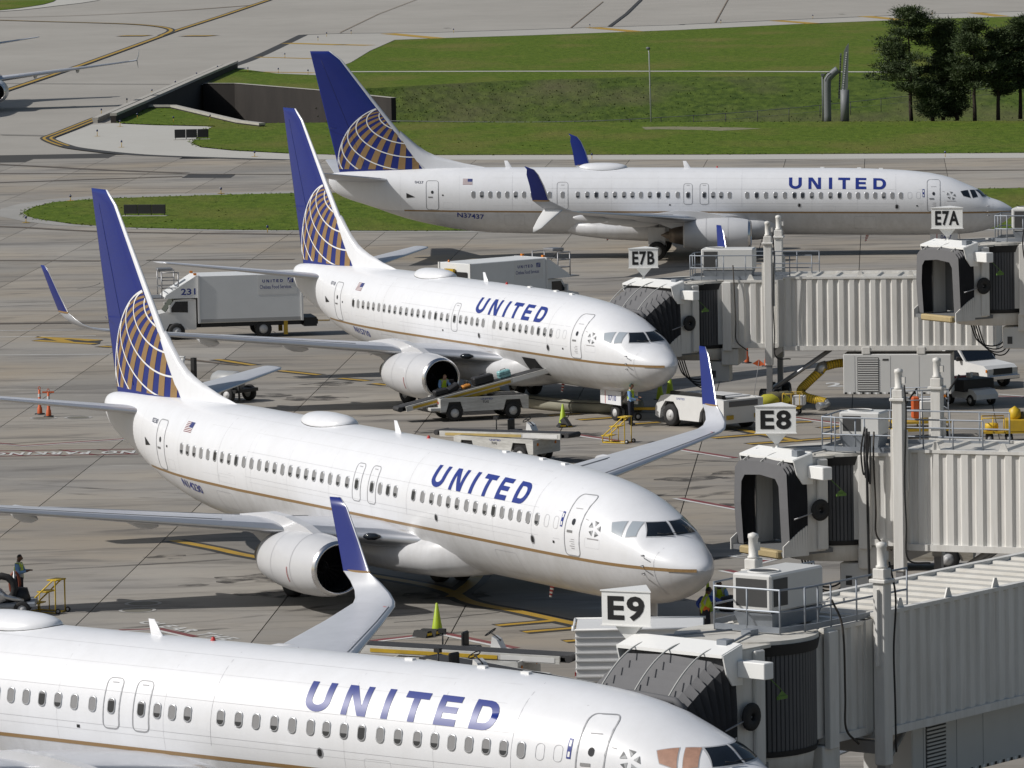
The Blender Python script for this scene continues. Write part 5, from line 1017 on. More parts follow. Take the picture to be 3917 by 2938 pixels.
# ------------------------------------------------------------------ ground vehicles and equipment
GW = mat('worn_white_vehicle_paint', (.60,.60,.575), .5, var=.45, scale=2.2, var2=.3, scale2=9, tint=(.16,.145,.125), stretch=(.5,.5,2.5)); GWC = mat('clean_white_vehicle_paint', (.68,.68,.67), .4, var=.1, scale=2)
GY = mat('equipment_yellow', (.52,.34,.02), .5, var=.35, scale=3, tint=(.22,.14,.04)); CREAMY = mat('faded_boom_yellow', (.48,.36,.13), .55, var=.35, scale=3, tint=(.25,.2,.1)); BELT = mat('conveyor_belt_rubber', (.028,.028,.030), .75, var=.4, scale=5, tint=(.06,.06,.06))
STY = mat('step_yellow', (.60,.40,.015), .5, var=.15, scale=4); ORNG = mat('cone_orange', (.55,.10,.02), .55, var=.2, scale=5); LIME = mat('lime_cone', (.36,.48,.015), .5, var=.15, scale=5); REFL = mat('reflective_white', (.55,.55,.55), .5)
BOXW = mat('truck_box_white', (.70,.71,.71), .45, var=.15, scale=.8, tint=(.42,.42,.40)); AMBER = mat('amber_lens', (.6,.18,.01), .3); REDL2 = mat('red_lens', (.35,.02,.015), .3); HYDY = mat('yellow_duct', (.72,.48,.03), .6, var=.2, scale=5); DUCTR = mat('duct_ring_black', (.03,.025,.015), .6); HOSEG = mat('canvas_hose', (.30,.29,.225), .8, var=.35, scale=1.2, tint=(.18,.17,.13)); ALU = mat('bare_aluminium', (.55,.56,.57), .35, metal=.8, var=.2, scale=4); OLIVE = mat('olive_canvas', (.11,.10,.06), .85, var=.3, scale=4); TANB = mat('cardboard', (.34,.22,.13), .8)
def decal(parent, text, T, w, h, m=LETTER, bold=.012, name='lettering'):
    V, Fc = text_polys(text, 1, bold); V = scale_to(V, w=w, h=h); return MB().add([T @ Vector((a, 0, b)) for a, b in V], Fc).build(name, m, parent)
def side_T(x, y, z, back=False): return Matrix.Translation((x, y, z)) @ (Matrix.Rotation(math.pi, 4, 'Z') if back else Matrix.Identity(4))
def wheels(parent, pts, r, w):
    me = MB().wheel((0, 0, 0), r, w).mesh('wheel', [TYRE, HUB])
    for p in pts: ob('wheel', me, parent, p)
def belt_loader(label, loc, rot, tilt, bz, bx=0., blen=7.0, boom=GY, load=False, flip=1):
    """flatbed conveyor truck; +x is the raised end of the belt"""
    t = thing('belt_loader', label, 'belt loader', (*loc, 0), rot, 'belt loaders')
    mb = MB(); mb.prism([(-2.0,.42),(-2.0,.98),(-1.9,1.02),(1.95,1.02),(2.0,.98),(2.0,.42),(1.75,.42),(1.62,.85),(.98,.85),(.85,.42),(-.95,.42),(-1.08,.85),(-1.62,.85),(-1.75,.42)], -.92, -.86, 'xz'); mb.prism([(-2.0,.42),(-2.0,.98),(-1.9,1.02),(1.95,1.02),(2.0,.98),(2.0,.42),(1.75,.42),(1.62,.85),(.98,.85),(.85,.42),(-.95,.42),(-1.08,.85),(-1.62,.85),(-1.75,.42)], .86, .92, 'xz')
    mb.box(-2.0, -1.94, -.86, .86, .40, 1.0); mb.box(1.94, 2.0, -.86, .86, .40, 1.0); mb.build('chassis_panel', GW, t)
    mb = MB(); mb.box(-1.92, 1.92, -.85, .85, .55, .93); mb.box(-1.9, 1.9, -.84, .84, .98, 1.0); mb.build('deck', BLACK, t)
    for y in (-.6, .6): MB().box(-2.45, -2.0, y-.3, y+.3, .48, .62, ch=.02).build('bumper', GW, t)
    wheels(t, [(x, y, .36) for x in (-1.35, 1.3) for y in (-.80, .80)], .36, .24)
    for y in (-.93, .93): decal(t, 'UNITED', side_T(.1, y, .92, y > 0), .55, .07, name='company_name'); decal(t, 'TUG', side_T(.05, y, .80, y > 0), .28, .10, BLACK, name='maker_plate')
    mb = MB()
    for y in (-.6, .6): mb.lathe([(0, .001), (0, .07), (.02, .06), (.03, .001)], (-2.0, y, .8), (-1, 0, 0), 10, 0); mb.lathe([(0, .001), (0, .07), (.02, .06), (.03, .001)], (2.0, y, .8), (1, 0, 0), 10, 1)
    mb.build('lamp', [REDL2, AMBER], t)
    cv = ob('conveyor', None, t, (bx, 0, bz), (0, -tilt, 0)); h = blen/2
    for y in (-.46, .46):
        MB().box(-h+.25, h-.25, y-.04, y+.04, -.20, .03).build('boom_rail', GW, cv); MB().box(-h+.55, h-2.2, y-.055 if y < 0 else y+.041, y-.041 if y < 0 else y+.055, -.15, -.04).build('boom_stripe', boom, cv)
        MB().box(-1.4, .9, y-.03, y+.03, -.34, -.201).build('lower_beam', boom, cv); MB().box(h-2.1, h-.4, y-.053 if y < 0 else y+.041, y-.041 if y < 0 else y+.053, -.17, -.02).build('side_plate', GWC, cv)
    mb = MB(); mb.box(-h, h, -.40, .40, -.02, .045); mb.cyl((-h, -.42, -.05), (-h, .42, -.05), .11, n=14); mb.cyl((h, -.42, -.05), (h, .42, -.05), .11, n=14); mb.box(-h, h, -.38, .38, -.16, -.12); mb.build('belt', BELT, cv)
    mb = MB(); mb.tube([(-.6, -.3, .95-bz), (1.0+0*h, -.3, -.2)], .05, 8); mb.tube([(-.6, .3, .95-bz), (1.0, .3, -.2)], .05, 8); mb.build('lift_ram', STEEL, cv)
    y = .72*flip; st = ob('driver_seat', None, t); mb = MB(); mb.box(-.30, .15, y-.22, y+.22, 1.0, 1.2, ch=.04); mb.box(-.36, -.26, y-.22, y+.22, 1.15, 1.62, ch=.04); mb.build('seat_cushion', BLACK, st)
    sw = ob('steering_column', None, t); mb = MB(); mb.prism([(.55, 1.0), (1.0, 1.0), (.78, 1.42), (.62, 1.52)], y-.2, y+.2, 'xz'); mb.build('dash_panel', GWC, sw)
    mb = MB(); c = Vector((.50, y, 1.62)); ax = Vector((-.6, 0, .8)); e1 = Vector((.8, 0, .6)); e2 = Vector((0, 1, 0)); mb.tube([c+(e1*math.cos(k*.5236)+e2*math.sin(k*.5236))*.19 for k in range(12)], .018, 6, closed=True); mb.tube([c, c-ax*.3+Vector((.15, 0, 0))], .022, 6); mb.tube([c-e2*.19, c+e2*.19], .014, 5); mb.build('steering_wheel', BLACK, sw)
    mb = MB(); mb.tube([(-1.0, y*.9, 1.0), (-1.0, y*.9, 1.55)], .025, 6); mb.box(-1.12, -.9, y*.9-.06, y*.9+.06, 1.55, 1.68); mb.build('mirror_post', BLACK, t)
    return t
belt_loader('white belt loader carrying suitcases up to the open hold of the short airliner', (-1.48, 245.55), A2((.936, .30)), R(12), 1.38, -.1, 7.3)
belt_loader('parked belt loader with faded cream boom, behind the roof of the 0230 airliner', (-.25, 228.3), A2((.80, -.60)), R(1.5), 1.16, .0, 6.6, CREAMY, flip=1)
belt_loader('belt loader with long black belt parked behind the front airliner, nearer the white trailer', (-1.5, 165.9), A2((.93, -.37)), R(-1), 1.18, .0, 6.8, GY)
belt_loader('belt loader half hidden directly behind the front airliner roof, steering wheel showing', (-1.1, 162.6), A2((.74, -.68)), R(-3), 1.10, 1.2, 6.2, CREAMY, flip=-1)
# suitcases on the belt
def suitcase(label, loc, rot, sz, m, name='suitcase'):
    a, b, c = sz; t = thing(name, label, 'suitcase', loc, 0., 'suitcases on the belt'); t.rotation_euler = rot
    mb = MB(); mb.box(-a/2, a/2, -b/2, b/2, 0, c, ch=.05); mb.build('shell', m, t); mb = MB(); mb.tube([(-.12, 0, c-.005), (-.1, 0, c+.05), (.1, 0, c+.05), (.12, 0, c-.005)], .014, 6); mb.build('handle', BLACK, t)
    mb = MB(); mb.box(-a/2-.004, a/2+.004, -b/2-.004, b/2+.004, c*.47, c*.51); mb.build('strap', BLACK, t)
BAGK = mat('black_luggage', (.012,.012,.014), .6, var=.2, scale=6, tint=(.03,.03,.03)); TEAL = mat('teal_patterned_shell', (.28,.52,.52), .45, var=.9, scale=7, tint=(.05,.17,.20)); ang_b = A2((.936, .30)); tl = -R(12)
def on_belt(u, v=0): d = Vector((math.cos(ang_b), math.sin(ang_b), 0)); p = Vector((-1.48, 245.55, 0))+d*(-.1+u*math.cos(R(12)))+Vector((-d.y, d.x, 0))*v; return (p.x, p.y, 1.38+u*math.sin(R(12))+.05)
suitcase('teal patterned suitcase highest on the loader belt', on_belt(1.35), (0, tl, ang_b), (.56, .34, .34), TEAL)
suitcase('big black suitcase lying below the teal one on the belt', on_belt(.35), (0, tl, ang_b), (.92, .5, .36), BAGK)
suitcase('black suitcase lowest on the belt in front of the seated worker', on_belt(-1.62), (0, tl, ang_b), (.62, .42, .26), BAGK)
suitcase('tilted black bag on the belt beside the seated worker', on_belt(-1.0, .1), (.2, tl-.35, ang_b), (.62, .34, .28), BAGK)
suitcase('small orange bag on the belt between the black suitcases', on_belt(-.45), (0, tl, ang_b+.3), (.42, .3, .16), mat('orange_bag', (.50,.20,.03), .7))
# pushback tug
t = thing('pushback_tug', 'low white pushback tug with big wheels, tow bar on the short airliner', 'tug', (8.35, 240.3, 0), A2((-.62, .78)))
mb = MB(); pr = [(-2.25,.32),(-2.25,1.32),(-1.9,1.36),(1.55,1.36),(1.85,1.28),(2.2,.85),(2.25,.42),(1.95,.32),(1.86,.74),(1.56,1.08),(1.02,1.08),(.72,.74),(.62,.32),(-.62,.32),(-.72,.74),(-1.02,1.08),(-1.56,1.08),(-1.86,.74),(-1.95,.32)]
for y0, y1 in ((-1.1, -.95), (.95, 1.1)): mb.prism(pr, y0, y1, 'xz')
mb.box(-2.25, -2.1, -.95, .95, .32, 1.33); mb.box(1.75, 2.1, -.95, .95, .4, .95); mb.build('body_panel', GWC, t)
mb = MB(); mb.box(-2.08, 1.75, -.94, .94, .5, 1.1); mb.box(-2.0, 1.5, .75, .93, 1.362, 1.375); mb.box(-2.262, -2.251, -.8, .8, 1.02, 1.26, 1); mb.build('chassis', [BLACK, mat('grey_panel', (.12,.12,.125), .5)], t)
mb = MB(); mb.box(-1.95, 1.2, -.7, .7, 1.364, 1.44, ch=.03); mb.box(-1.6, -.2, -.5, .5, 1.44, 1.48); mb.build('deck_lid', GWC, t)
mb = MB(); mb.box(-1.95, 1.45, .72, .93, 1.37, 1.50, ch=.02); mb.build('black_edge', BLACK, t)
wheels(t, [(x, y, .48) for x in (-1.29, 1.29) for y in (-.93, .93)], .48, .34)
for y in (-1.102, 1.102): decal(t, 'UNITED', side_T(.55, y, 1.22, y > 0), .55, .09, name='company_name')
decal(t, 'SEC 3', Matrix.Translation((-2.256, -.6, 1.15)) @ Matrix.Rotation(-math.pi/2, 4, 'Z'), .35, .08, BLACK, name='unit_number')
mb = MB(); mb.box(-2.32, -2.25, -.95, -.6, .5, .68); mb.box(-2.32, -2.25, .6, .95, .5, .68); mb.build('tow_hitch', GY, t)
mb = MB(); mb.tube([(-1.9, -.9, 1.36), (-2.15, -1.0, 2.9)], .012, 5); mb.build('whip_aerial', LINE, t); mb = MB(); mb.add([(-2.14, -1.0, 2.92), (-2.10, -1.0, 2.62), (-2.35, -1.15, 2.70)], [(0,1,2)]); mb.add([(-2.14, -1.0, 2.921), (-2.10, -1.0, 2.621), (-1.95, -.8, 2.75)], [(0,1,2)]); mb.build('orange_pennant', ORNG, t)
# tow bars
def tow_bar(label, a, b, red=True):
    A_, B_ = Vector(a), Vector(b); t = thing('tow_bar', label, 'tow bar', (a[0], a[1], 0)); o = Vector((a[0], a[1], 0)); A_ -= o; B_ -= o
    mb = MB(); mb.tube([A_.lerp(B_, .12), B_], .065, 10); mb.build('tube', GY, t); mb = MB(); mb.tube([A_, A_.lerp(B_, .12)], [.1, .1], 10); mb.build('head', RED, t)
    mb = MB(); m_ = A_.lerp(B_, .3); mb.wheel((m_.x, m_.y, .16), .16, .1); mb.tube([m_, (m_.x, m_.y, .16)], .03, 6); mb.build('jockey_wheel', [TYRE, HUB], t)
tow_bar('yellow tow bar between the nose wheel of the short airliner and the tug', (4.75, 244.0, .45), (6.95, 242.1, .62))
tow_bar('yellow tow bar lying in front of the 0230 airliner near the two workers', (3.75, 173.3, .55), (7.2, 170.0, .5))
# step stands
def step_stand(label, loc, rot, s=1.):
    t = thing('step_stand', label, 'step stool', (*loc, 0), rot, 'yellow step stands')
    for k, (x, z) in enumerate(((.12, .32), (.52, .72), (.92, 1.12))): MB().box(x-.18, x+.20, -.30, .30, z-.045, z, ch=.01).build('step', STY, t)
    mb = MB()
    for y in (-.29, .29): mb.tube([(.02, y, .03), (.02, y, .28), (.95, y, 1.08), (1.06, y, 1.1), (1.06, y, .03), (.02, y, .03)], .026, 6); mb.tube([(.45, y, .7), (.45, y, .03)], .018, 5)
    mb.tube([(.02, -.29, .03), (.02, .29, .03)], .022, 6); mb.tube([(1.06, -.29, .03), (1.06, .29, .03)], .022, 6); mb.build('frame', STY, t)
    wheels(t, [(1.16, -.3, .09), (1.16, .3, .09)], .09, .06)
step_stand('yellow three step stand beside the worker at the nose wheel', (3.85, 234.6), R(-30)); step_stand('yellow three step stand beside the air start cart at the left', (-15.85, 184.9), R(-28))
# cones, stanchions, chocks
def cone(label, loc, tilt=(0, 0), h=.92):
    t = thing('lime_cone', label, 'traffic cone', (*loc, 0), 0., 'lime green cones'); t.rotation_euler = (tilt[0], tilt[1], .3)
    mb = MB(); mb.lathe([(.03, .19), (h*.98, .035), (h, .001)], (0,0,0), (0,0,1), 18); mb.build('cone_body', LIME, t); MB().box(-.24, .24, -.24, .24, 0, .035, ch=.015).build('base', BLACK, t)
cone('lime green cone standing alone near the belt loader behind the front airliner', (-2.5, 177.8), h=1.0)
cone('lime green cone with black chocks leaning on it, right of the loaded belt loader', (2.15, 241.6), h=.95)
cone('left one of two lime cones in the shade behind the pushback tug', (6.6, 252.3)); cone('right one of two lime cones in the shade behind the pushback tug', (7.1, 254.3), h=1.0)
cone('lime green cone standing behind the two workers by the 0230 nose', (6.15, 180.3), h=1.2)
def chock(label, loc, rot, h=.2, tilt=0.):
    t = thing('wheel_chock', label, 'wheel chock', loc, 0., 'black wheel chocks'); t.rotation_euler = (tilt, 0, rot); mb = MB(); mb.prism([(-.2, 0), (.2, 0), (.09, h), (-.09, h)], -.28, .28, 'xz'); mb.build('block', mat('chock_rubber', (.014,.014,.014), .8), t); mb = MB(); mb.tube([(0, -.28, h*.6), (0, -.42, h*.9), (.05, -.3, h)], .014, 5); MB().box(-.12, .12, -.284, -.28, h*.3, h*.7).build('yellow_label', STY, t)
chock('nearer black wheel chock left of the lone lime cone', (-2.95, 177.2, 0), .9); chock('black wheel chock between its twin and the lone lime cone', (-2.72, 177.55, 0), 1.1); chock('black chock lying flat at the foot of the lime cone', (2.1, 241.1, 0), .2, .16); chock('black chock tipped up against the lime cone', (2.3, 241.2, .10), .5, .18, .6)
def stanchion(label, loc, cross=False, white=True, h=1.18):
    t = thing('channel_post', label, 'traffic post', (*loc, 0), 0., 'orange channel posts')
    mb = MB(); mb.lathe([(.05, .12), (.3, .105), (.34, .075), (h*.93, .05), (h*.94, .001)], (0,0,0), (0,0,1), 14); mb.build('post', ORNG, t); MB().lathe([(0, .24), (.05, .22), (.055, .001)], (0,0,0), (0,0,1), 16).build('base', BLACK, t)
    if white:
        for z in (.52, .78): MB().lathe([(0, .070), (.14, .064)], (0, 0, z), (0,0,1), 14).build('reflective_band', REFL, t)
    mb = MB(); mb.tube([(.05*math.cos(k), 0, h*.99+.07*math.sin(k)) for k in np.linspace(0, 6.2, 12)], .016, 6); mb.build('grip', ORNG, t)
    if cross: mb = MB(); mb.box(-.26, .26, -.03, .03, h*.9, h*.96, T=Matrix.Translation((0,0,0)) @ Matrix.Rotation(-.0, 4, 'Y')); mb.build('crossbar', ORNG, t)
stanchion('faded orange and white post behind the tailplane, left of the pair', (-20.96, 250.64)); stanchion('bright orange and white post with a crossbar on top, right of the pair', (-20.47, 249.46), True)
stanchion('plain orange post under the E7B tunnel, left one', (11.21, 269.4), white=False); stanchion('plain orange post under the E7B tunnel, right one by the column', (12.06, 267.5), white=False)
# catering trucks
def catering_truck(label, loc, rot, num, raised=0., rear_open=False):
    t = thing('catering_truck', label, 'truck', (*loc, 0), rot, 'catering trucks'); z0 = .82+raised; L_, W_, H_ = 5.3, 2.44, 2.42
    bx = ob('cargo_box', None, t); mb = MB(); mb.box(-L_/2, L_/2, -W_/2, W_/2, z0, z0+H_, ch=.03); mb.build('panels', BOXW, bx)
    mb = MB()
    for y in (-W_/2-.006, W_/2+.006): mb.box(-L_/2+.1, L_/2-.1, y-.004, y+.004, z0+.03, z0+.2)
    mb.build('skirt_rail', mat('dull_aluminium', (.38,.38,.375), .5, metal=.3), bx)
    for x in (-L_/2, L_/2):
        for y in (-W_/2, W_/2): MB().box(x-.05, x+.05, y-.05, y+.05, z0, z0+H_+.01).build('corner_post', GWC, bx)
    for y in (W_/2+.004,):
        mb = MB(); mb.box(-L_/2+.25, -L_/2+2.25, y-.002, y+.004, z0+H_-1.05, z0+H_-.06); mb.build('sign_board', GWC, bx)
        T = side_T(0, y+.009, 0, True); ux = -L_/2+1.3
        polys, tot = title_polys(); V = []; Fc = []
        for tv, tf in title_mesh(1.05, .15, 1): MB().add([(ux+.20-a, y+.009, z0+H_-.36+b) for a, b in tv], tf).build('company_name', LETTER, bx)
        decal(bx, 'Chelsea Food Services', side_T(ux+.05, y+.009, z0+H_-.66, True), 1.62, .19, LETTER, .004, 'company_line')
        mb = MB(); mb.box(ux-.86, ux-.58, y+.006, y+.010, z0+H_-.46, z0+H_-.22); lg = mb.build('globe_logo', LETTER, bx); mb = MB()
        for k in range(4): mb.tube([(ux-.58-.02-.05*k-.02*j, y+.013, z0+H_-.46+.05*j*(1+.1*k)) for j in range(5)], .008, 4)
        mb.build('logo_lines', PRINTW, bx)
    mb = MB(); mb.box(-L_/2-.9, L_/2+1.9, -.45, .45, .55, .8); mb.box(-L_/2+.1, L_/2-.1, -1.1, 1.1, .62, z0-.02); mb.box(-L_/2-.75, -L_/2-.1, -1.15, 1.15, .5, .95); mb.build('chassis', BLACK, t)
    for y in (-1.05, 1.05): mb = MB(); mb.box(-L_/2+.75, -L_/2+.95, y-.08, y+.08, .12, .95); mb.build('stabiliser', GY, t)
    wheels(t, [(-L_/2+2.0, y, .43) for y in (-1.0, 1.0)]+[(L_/2+1.15, y, .43) for y in (-1.0, 1.0)], .43, .3)
    cbn = ob('driver_cab', None, t); c0 = L_/2+.12
    body = [(c0, .5), (c0, 2.02), (c0+.25, 2.08), (c0+1.12, 2.04), (c0+1.55, 1.42), (c0+2.3, 1.26), (c0+2.42, 1.0), (c0+2.42, .55), (c0+1.55, .5), (c0+1.38, .82), (c0+.78, .82), (c0+.62, .5)]
    mb = MB(); mb.prism(body, -1.0, 1.0, 'xz'); mb.build('body', GWC, cbn)
    for sg in (-1, 1): mb = MB(); mb.prism([(c0+.42, 1.38), (c0+.42, 1.95), (c0+1.05, 1.95), (c0+1.42, 1.42)], sg*1.006-.004, sg*1.006+.004, 'xz'); mb.build('side_window', GLASS, cbn)
    mb = MB(); mb.add([(c0+1.16, -.9, 2.01), (c0+1.16, .9, 2.01), (c0+1.57, .9, 1.44), (c0+1.57, -.9, 1.44)], [(0,1,2,3)]); mb.build('windscreen', GLASS, cbn)
    for sg in (-1, 1): mb = MB(); mb.box(c0+1.3, c0+1.4, sg*1.12-.1, sg*1.12+.1, 1.42, 1.78); mb.tube([(c0+1.35, sg*1.0, 1.5), (c0+1.35, sg*1.15, 1.55)], .02, 5); mb.build('mirror', GWC, cbn)
    mb = MB(); mb.prism([(L_/2-.0, 2.12), (L_/2+1.75, 2.12), (L_/2+1.65, 2.3), (L_/2+.1, 3.25), (L_/2, 3.25)], -1.15, 1.15, 'xz'); mb.build('overcab_fairing', BOXW, bx)
    if num: decal(bx, num, side_T(L_/2+.52, 1.156, 2.45, True), .75, .33, LETTER, .02, 'fleet_number')
    rl = ob('front_platform', None, t); x0 = L_/2+1.0
    for x in (x0, x0+.85):
        for y in (-1.0, 1.0): MB().tube([(x, y, 2.2), (x, y, 3.45)], .035, 6).build('post', STEEL, rl)
    for z in (2.65, 3.05, 3.43): mb = MB(); mb.tube([(x0, -1.0, z), (x0+.85, -1.0, z), (x0+.85, 1.0, z), (x0, 1.0, z)], .03, 6); mb.build('rail', STEEL, rl)
    MB().box(x0-.2, x0+1.5, -1.0, 1.0, 2.12, 2.18).build('deck', STEEL, rl); MB().box(x0+.2, x0+1.0, -.4, .4, 3.46, 3.62, ch=.03).build('canopy_pad', STEEL, rl)
    mb = MB(); mb.box(L_/2+.05, L_/2+.2, -.9, -.75, 3.26, 3.36); mb.box(L_/2+.05, L_/2+.2, .75, .9, 3.26, 3.36); mb.box(-L_/2-.02, -L_/2+.03, W_/2-.12, W_/2-.04, z0+.3, z0+.42); mb.build('marker_lamp', AMBER, bx)
    if rear_open:
        mb = MB(); mb.box(-L_/2-.055, -L_/2-.04, -W_/2+.2, W_/2-.2, z0+.1, z0+H_-.45); mb.build('rear_opening', DARK, bx); mb = MB(); mb.box(-L_/2-.2, -L_/2-.05, -.1, .6, z0+H_-.55, z0+H_-.3); mb.build('yellow_box', GY, bx)
        mb = MB(); mb.lathe([(0, .06), (.1, .05), (.12, .001)], (-L_/2+.3, .8, z0+H_), (0,0,1), 10); mb.build('beacon', AMBER, bx)
    return t
catering_truck('catering truck numbered 231 with grey white box behind the front tail fin', (-13.45, 289.6), A2((-.985, -.17)), '231')
t2 = catering_truck('catering truck box showing above the roof of the short airliner, rear end open', (-.88, 295.6), A2((.75, .66)), '', 0., True)
for o in list(t2.children_recursive):   # this one carries its lettering on the side that faces the apron
    if o.name.split('.')[0] in ('sign_board', 'company_name', 'company_line', 'globe_logo', 'logo_lines'): o.rotation_euler = (0, 0, math.pi); o.location.x = 0.0
# pickup truck
t = thing('pickup_truck', 'white pickup truck facing right under the end of the E7B tunnel', 'pickup', (20.55, 256.7, 0), A2((.60, -.80)))
mb = MB(); mb.prism([(-2.6,.5),(-2.6,1.12),(-.75,1.14),(-.62,1.16),(-.38,1.82),(.55,1.84),(1.12,1.18),(2.35,1.06),(2.55,.92),(2.6,.5),(2.1,.45),(2.0,.75),(1.45,.75),(1.32,.45),(-1.1,.45),(-1.25,.75),(-1.85,.75),(-1.98,.45)], -.92, .92, 'xz'); mb.build('body', GWC, t)
for sg in (-1, 1): mb = MB(); mb.prism([(-.32,1.22),(-.2,1.74),(.5,1.75),(.98,1.22)], sg*.926-.004, sg*.926+.004, 'xz'); mb.build('side_window', GLASS, t)
mb = MB(); mb.add([(.60,-.82,1.80),(.60,.82,1.80),(1.13,.86,1.21),(1.13,-.86,1.21)], [(0,1,2,3)]); mb.build('windscreen', GLASS, t)
mb = MB(); mb.box(2.57, 2.625, -.56, .56, .66, .93); mb.build('grille', BLACK, t)
for sg in (-1, 1): mb = MB(); mb.box(2.5, 2.61, sg*.72-.17, sg*.72+.17, .72, .92); mb.box(2.5, 2.58, sg*.92-.03, sg*.92+.01, .78, .90, 1); mb.build('headlight', [mat('headlamp_glass', (.55,.55,.52), .15), AMBER], t); mb = MB(); mb.box(.7, .85, sg*1.05-.1, sg*1.05+.1, 1.2, 1.4, ch=.03); mb.build('mirror', BLACK, t)
mb = MB(); mb.box(2.55, 2.75, -.92, .92, .42, .62, ch=.03); mb.build('bumper', CHROME, t); mb = MB(); mb.box(-2.55, -.8, -.75, .75, 1.10, 1.145); mb.build('load_bed', BLACK, t); wheels(t, [(x, y, .37) for x in (-1.55, 1.72) for y in (-.82, .82)], .37, .25); decal(t, 'TK 106', side_T(-.1, -.93, .95), .4, .12, BLACK, name='unit_number')
# utility cart with black load box
t = thing('utility_cart', 'small white utility cart loaded with a black box, below the pickup', 'cart', (20.1, 247.9, 0), A2((.55, -.83)))
mb = MB(); mb.prism([(-1.2,.3),(-1.2,.75),(.5,.75),(.95,.7),(1.2,.5),(1.2,.3)], -.6, .6, 'xz'); mb.build('body', GWC, t); MB().box(-1.3, .6, -.85, .85, .62, 1.15, ch=.02).build('load_box', BLACK, t); mb = MB(); mb.lathe([(0, .13), (.26, .15), (.27, .001)], (-.2, .1, 1.1), (0,0,1), 12); mb.build('bucket', GWC, t); mb = MB(); mb.box(-.9, -.5, -.5, .3, 1.1, 1.2); mb.build('red_tray', RED, t); wheels(t, [(x, y, .25) for x in (-.75, .75) for y in (-.55, .55)], .25, .18)
# yellow hose carts
def hose_cart(label, loc, rot):
    t = thing('hose_cart', label, 'cart', (*loc, 0), rot, 'yellow hose carts')
    mb = MB(); mb.box(-.9, 1.6, -.5, .5, .36, .44); mb.build('deck', GY, t)
    for x in (-.9, -.45, 0): 
        for y in (-.5, .5): MB().tube([(x, y, .4), (x, y, 1.0)], .022, 6).build('post', GY, t)
    mb = MB(); mb.tube([(0, -.5, 1.0), (-.9, -.5, 1.0), (-.9, .5, 1.0), (0, .5, 1.0)], .028, 6)
    for y in np.linspace(-.4, .4, 5): mb.tube([(-.9, y, .42), (-.9, y, 1.0)], .016, 5)
    mb.build('end_rack', GY, t); MB().box(.05, 1.6, -.52, .52, .44, .92, ch=.02).build('bin', GY, t)
    wheels(t, [(x, y, .17) for x in (-.6, .2, 1.2) for y in (-.4, .4)], .17, .1); mb = MB(); mb.lathe([(0, .001), (0, .16), (.25, .18), (.5, .16), (.5, .001)], (-.75, -.1, .6), (1, .2, 0), 14); mb.build('hose_coil', HYDY, t)
    mb = MB(); mb.lathe([(0, .001), (.02, .2), (.2, .27), (.45, .24), (.6, .001)], (.45, 0, .85), (0, 0, 1), 12); mb.build('yellow_bag', STY, t); mb = MB(); mb.lathe([(0, .001), (.1, .2), (.8, .25), (1.0, .001)], (.6, .1, 1.0), (1, 0, .05), 10); mb.build('canvas_roll', OLIVE, t)
hose_cart('yellow wheeled hose cart with a yellow bag at the right picture edge', (20.2, 232.3), R(-4))
t = thing('air_hose_cart', 'small yellow cart heaped with olive canvas and hose beside the yellow duct', 'cart', (11.75, 244.6, 0), R(-10)); mb = MB(); mb.box(-1.1, .75, -.45, .45, .3, .38)
for x in (0, .38, .75):
    for y in (-.45, .45): mb.tube([(x, y, .35), (x, y, .95)], .02, 5)
mb.tube([(0, -.45, .95), (.75, -.45, .95), (.75, .45, .95), (0, .45, .95), (0, -.45, .95)], .022, 5); mb.build('frame', GY, t); MB().box(.42, .95, -.4, .2, .45, .85, ch=.02).build('meter_box', GWC, t); wheels(t, [(x, y, .13) for x in (-.8, .0, .6) for y in (-.4, .4)], .13, .08)
rr = random.Random(5)
for k in range(4): mb = MB(); mb.lathe([(0, .001), (.1, .2), (.35, .32), (.7, .3), (.95, .16), (1.05, .001)], (-1.15+.22*k, -.25+.14*k, .55+.08*(k % 2)), (1, rr.uniform(-.4, .4), .15), 12); mb.build('canvas_heap', OLIVE if k % 2 else mat('lime_canvas', (.40,.38,.03), .8, var=.2, scale=4), t)
# yellow air duct and big hoses
t = thing('air_duct', 'ribbed yellow flexible air duct dropping from the grey unit under E7B', 'duct', (13.3, 246.6, 0))
pts = smooth_line([(1.45, 1.0, 1.95), (.9, .9, 1.92), (.35, .8, 1.80)], 10)+smooth_line([(.2, .75, 1.62), (-.35, .6, 1.15), (-.68, .4, .82), (-.55, .2, .58), (.0, 0, .42), (.35, -.15, .34)], 12)
mb = MB(); mb.tube(pts, .19, 14); mb.build('sleeve', HYDY, t); mb = MB()
for i in range(1, len(pts)-1, 2):
    p, q = Vector(pts[i-1]), Vector(pts[i+1]); d = (q-p).normalized(); a = d.orthogonal().normalized(); b = d.cross(a); c = Vector(pts[i]); mb.tube([c+(a*math.cos(k*.5236)+b*math.sin(k*.5236))*.192 for k in range(12)], .010, 5, closed=True)
mb.build('rib', DUCTR, t); MB().tube([(.45, .82, 1.86), (.25, .78, 1.82), (.12, .74, 1.55)], .22, 14).build('elbow', ALU, t); mb = MB(); mb.tube([(.33, -.14, .36), (.42, -.2, .26), (.3, -.3, .2), (.0, -.5, .2)], .17, 14); mb.build('elbow', ALU, t)
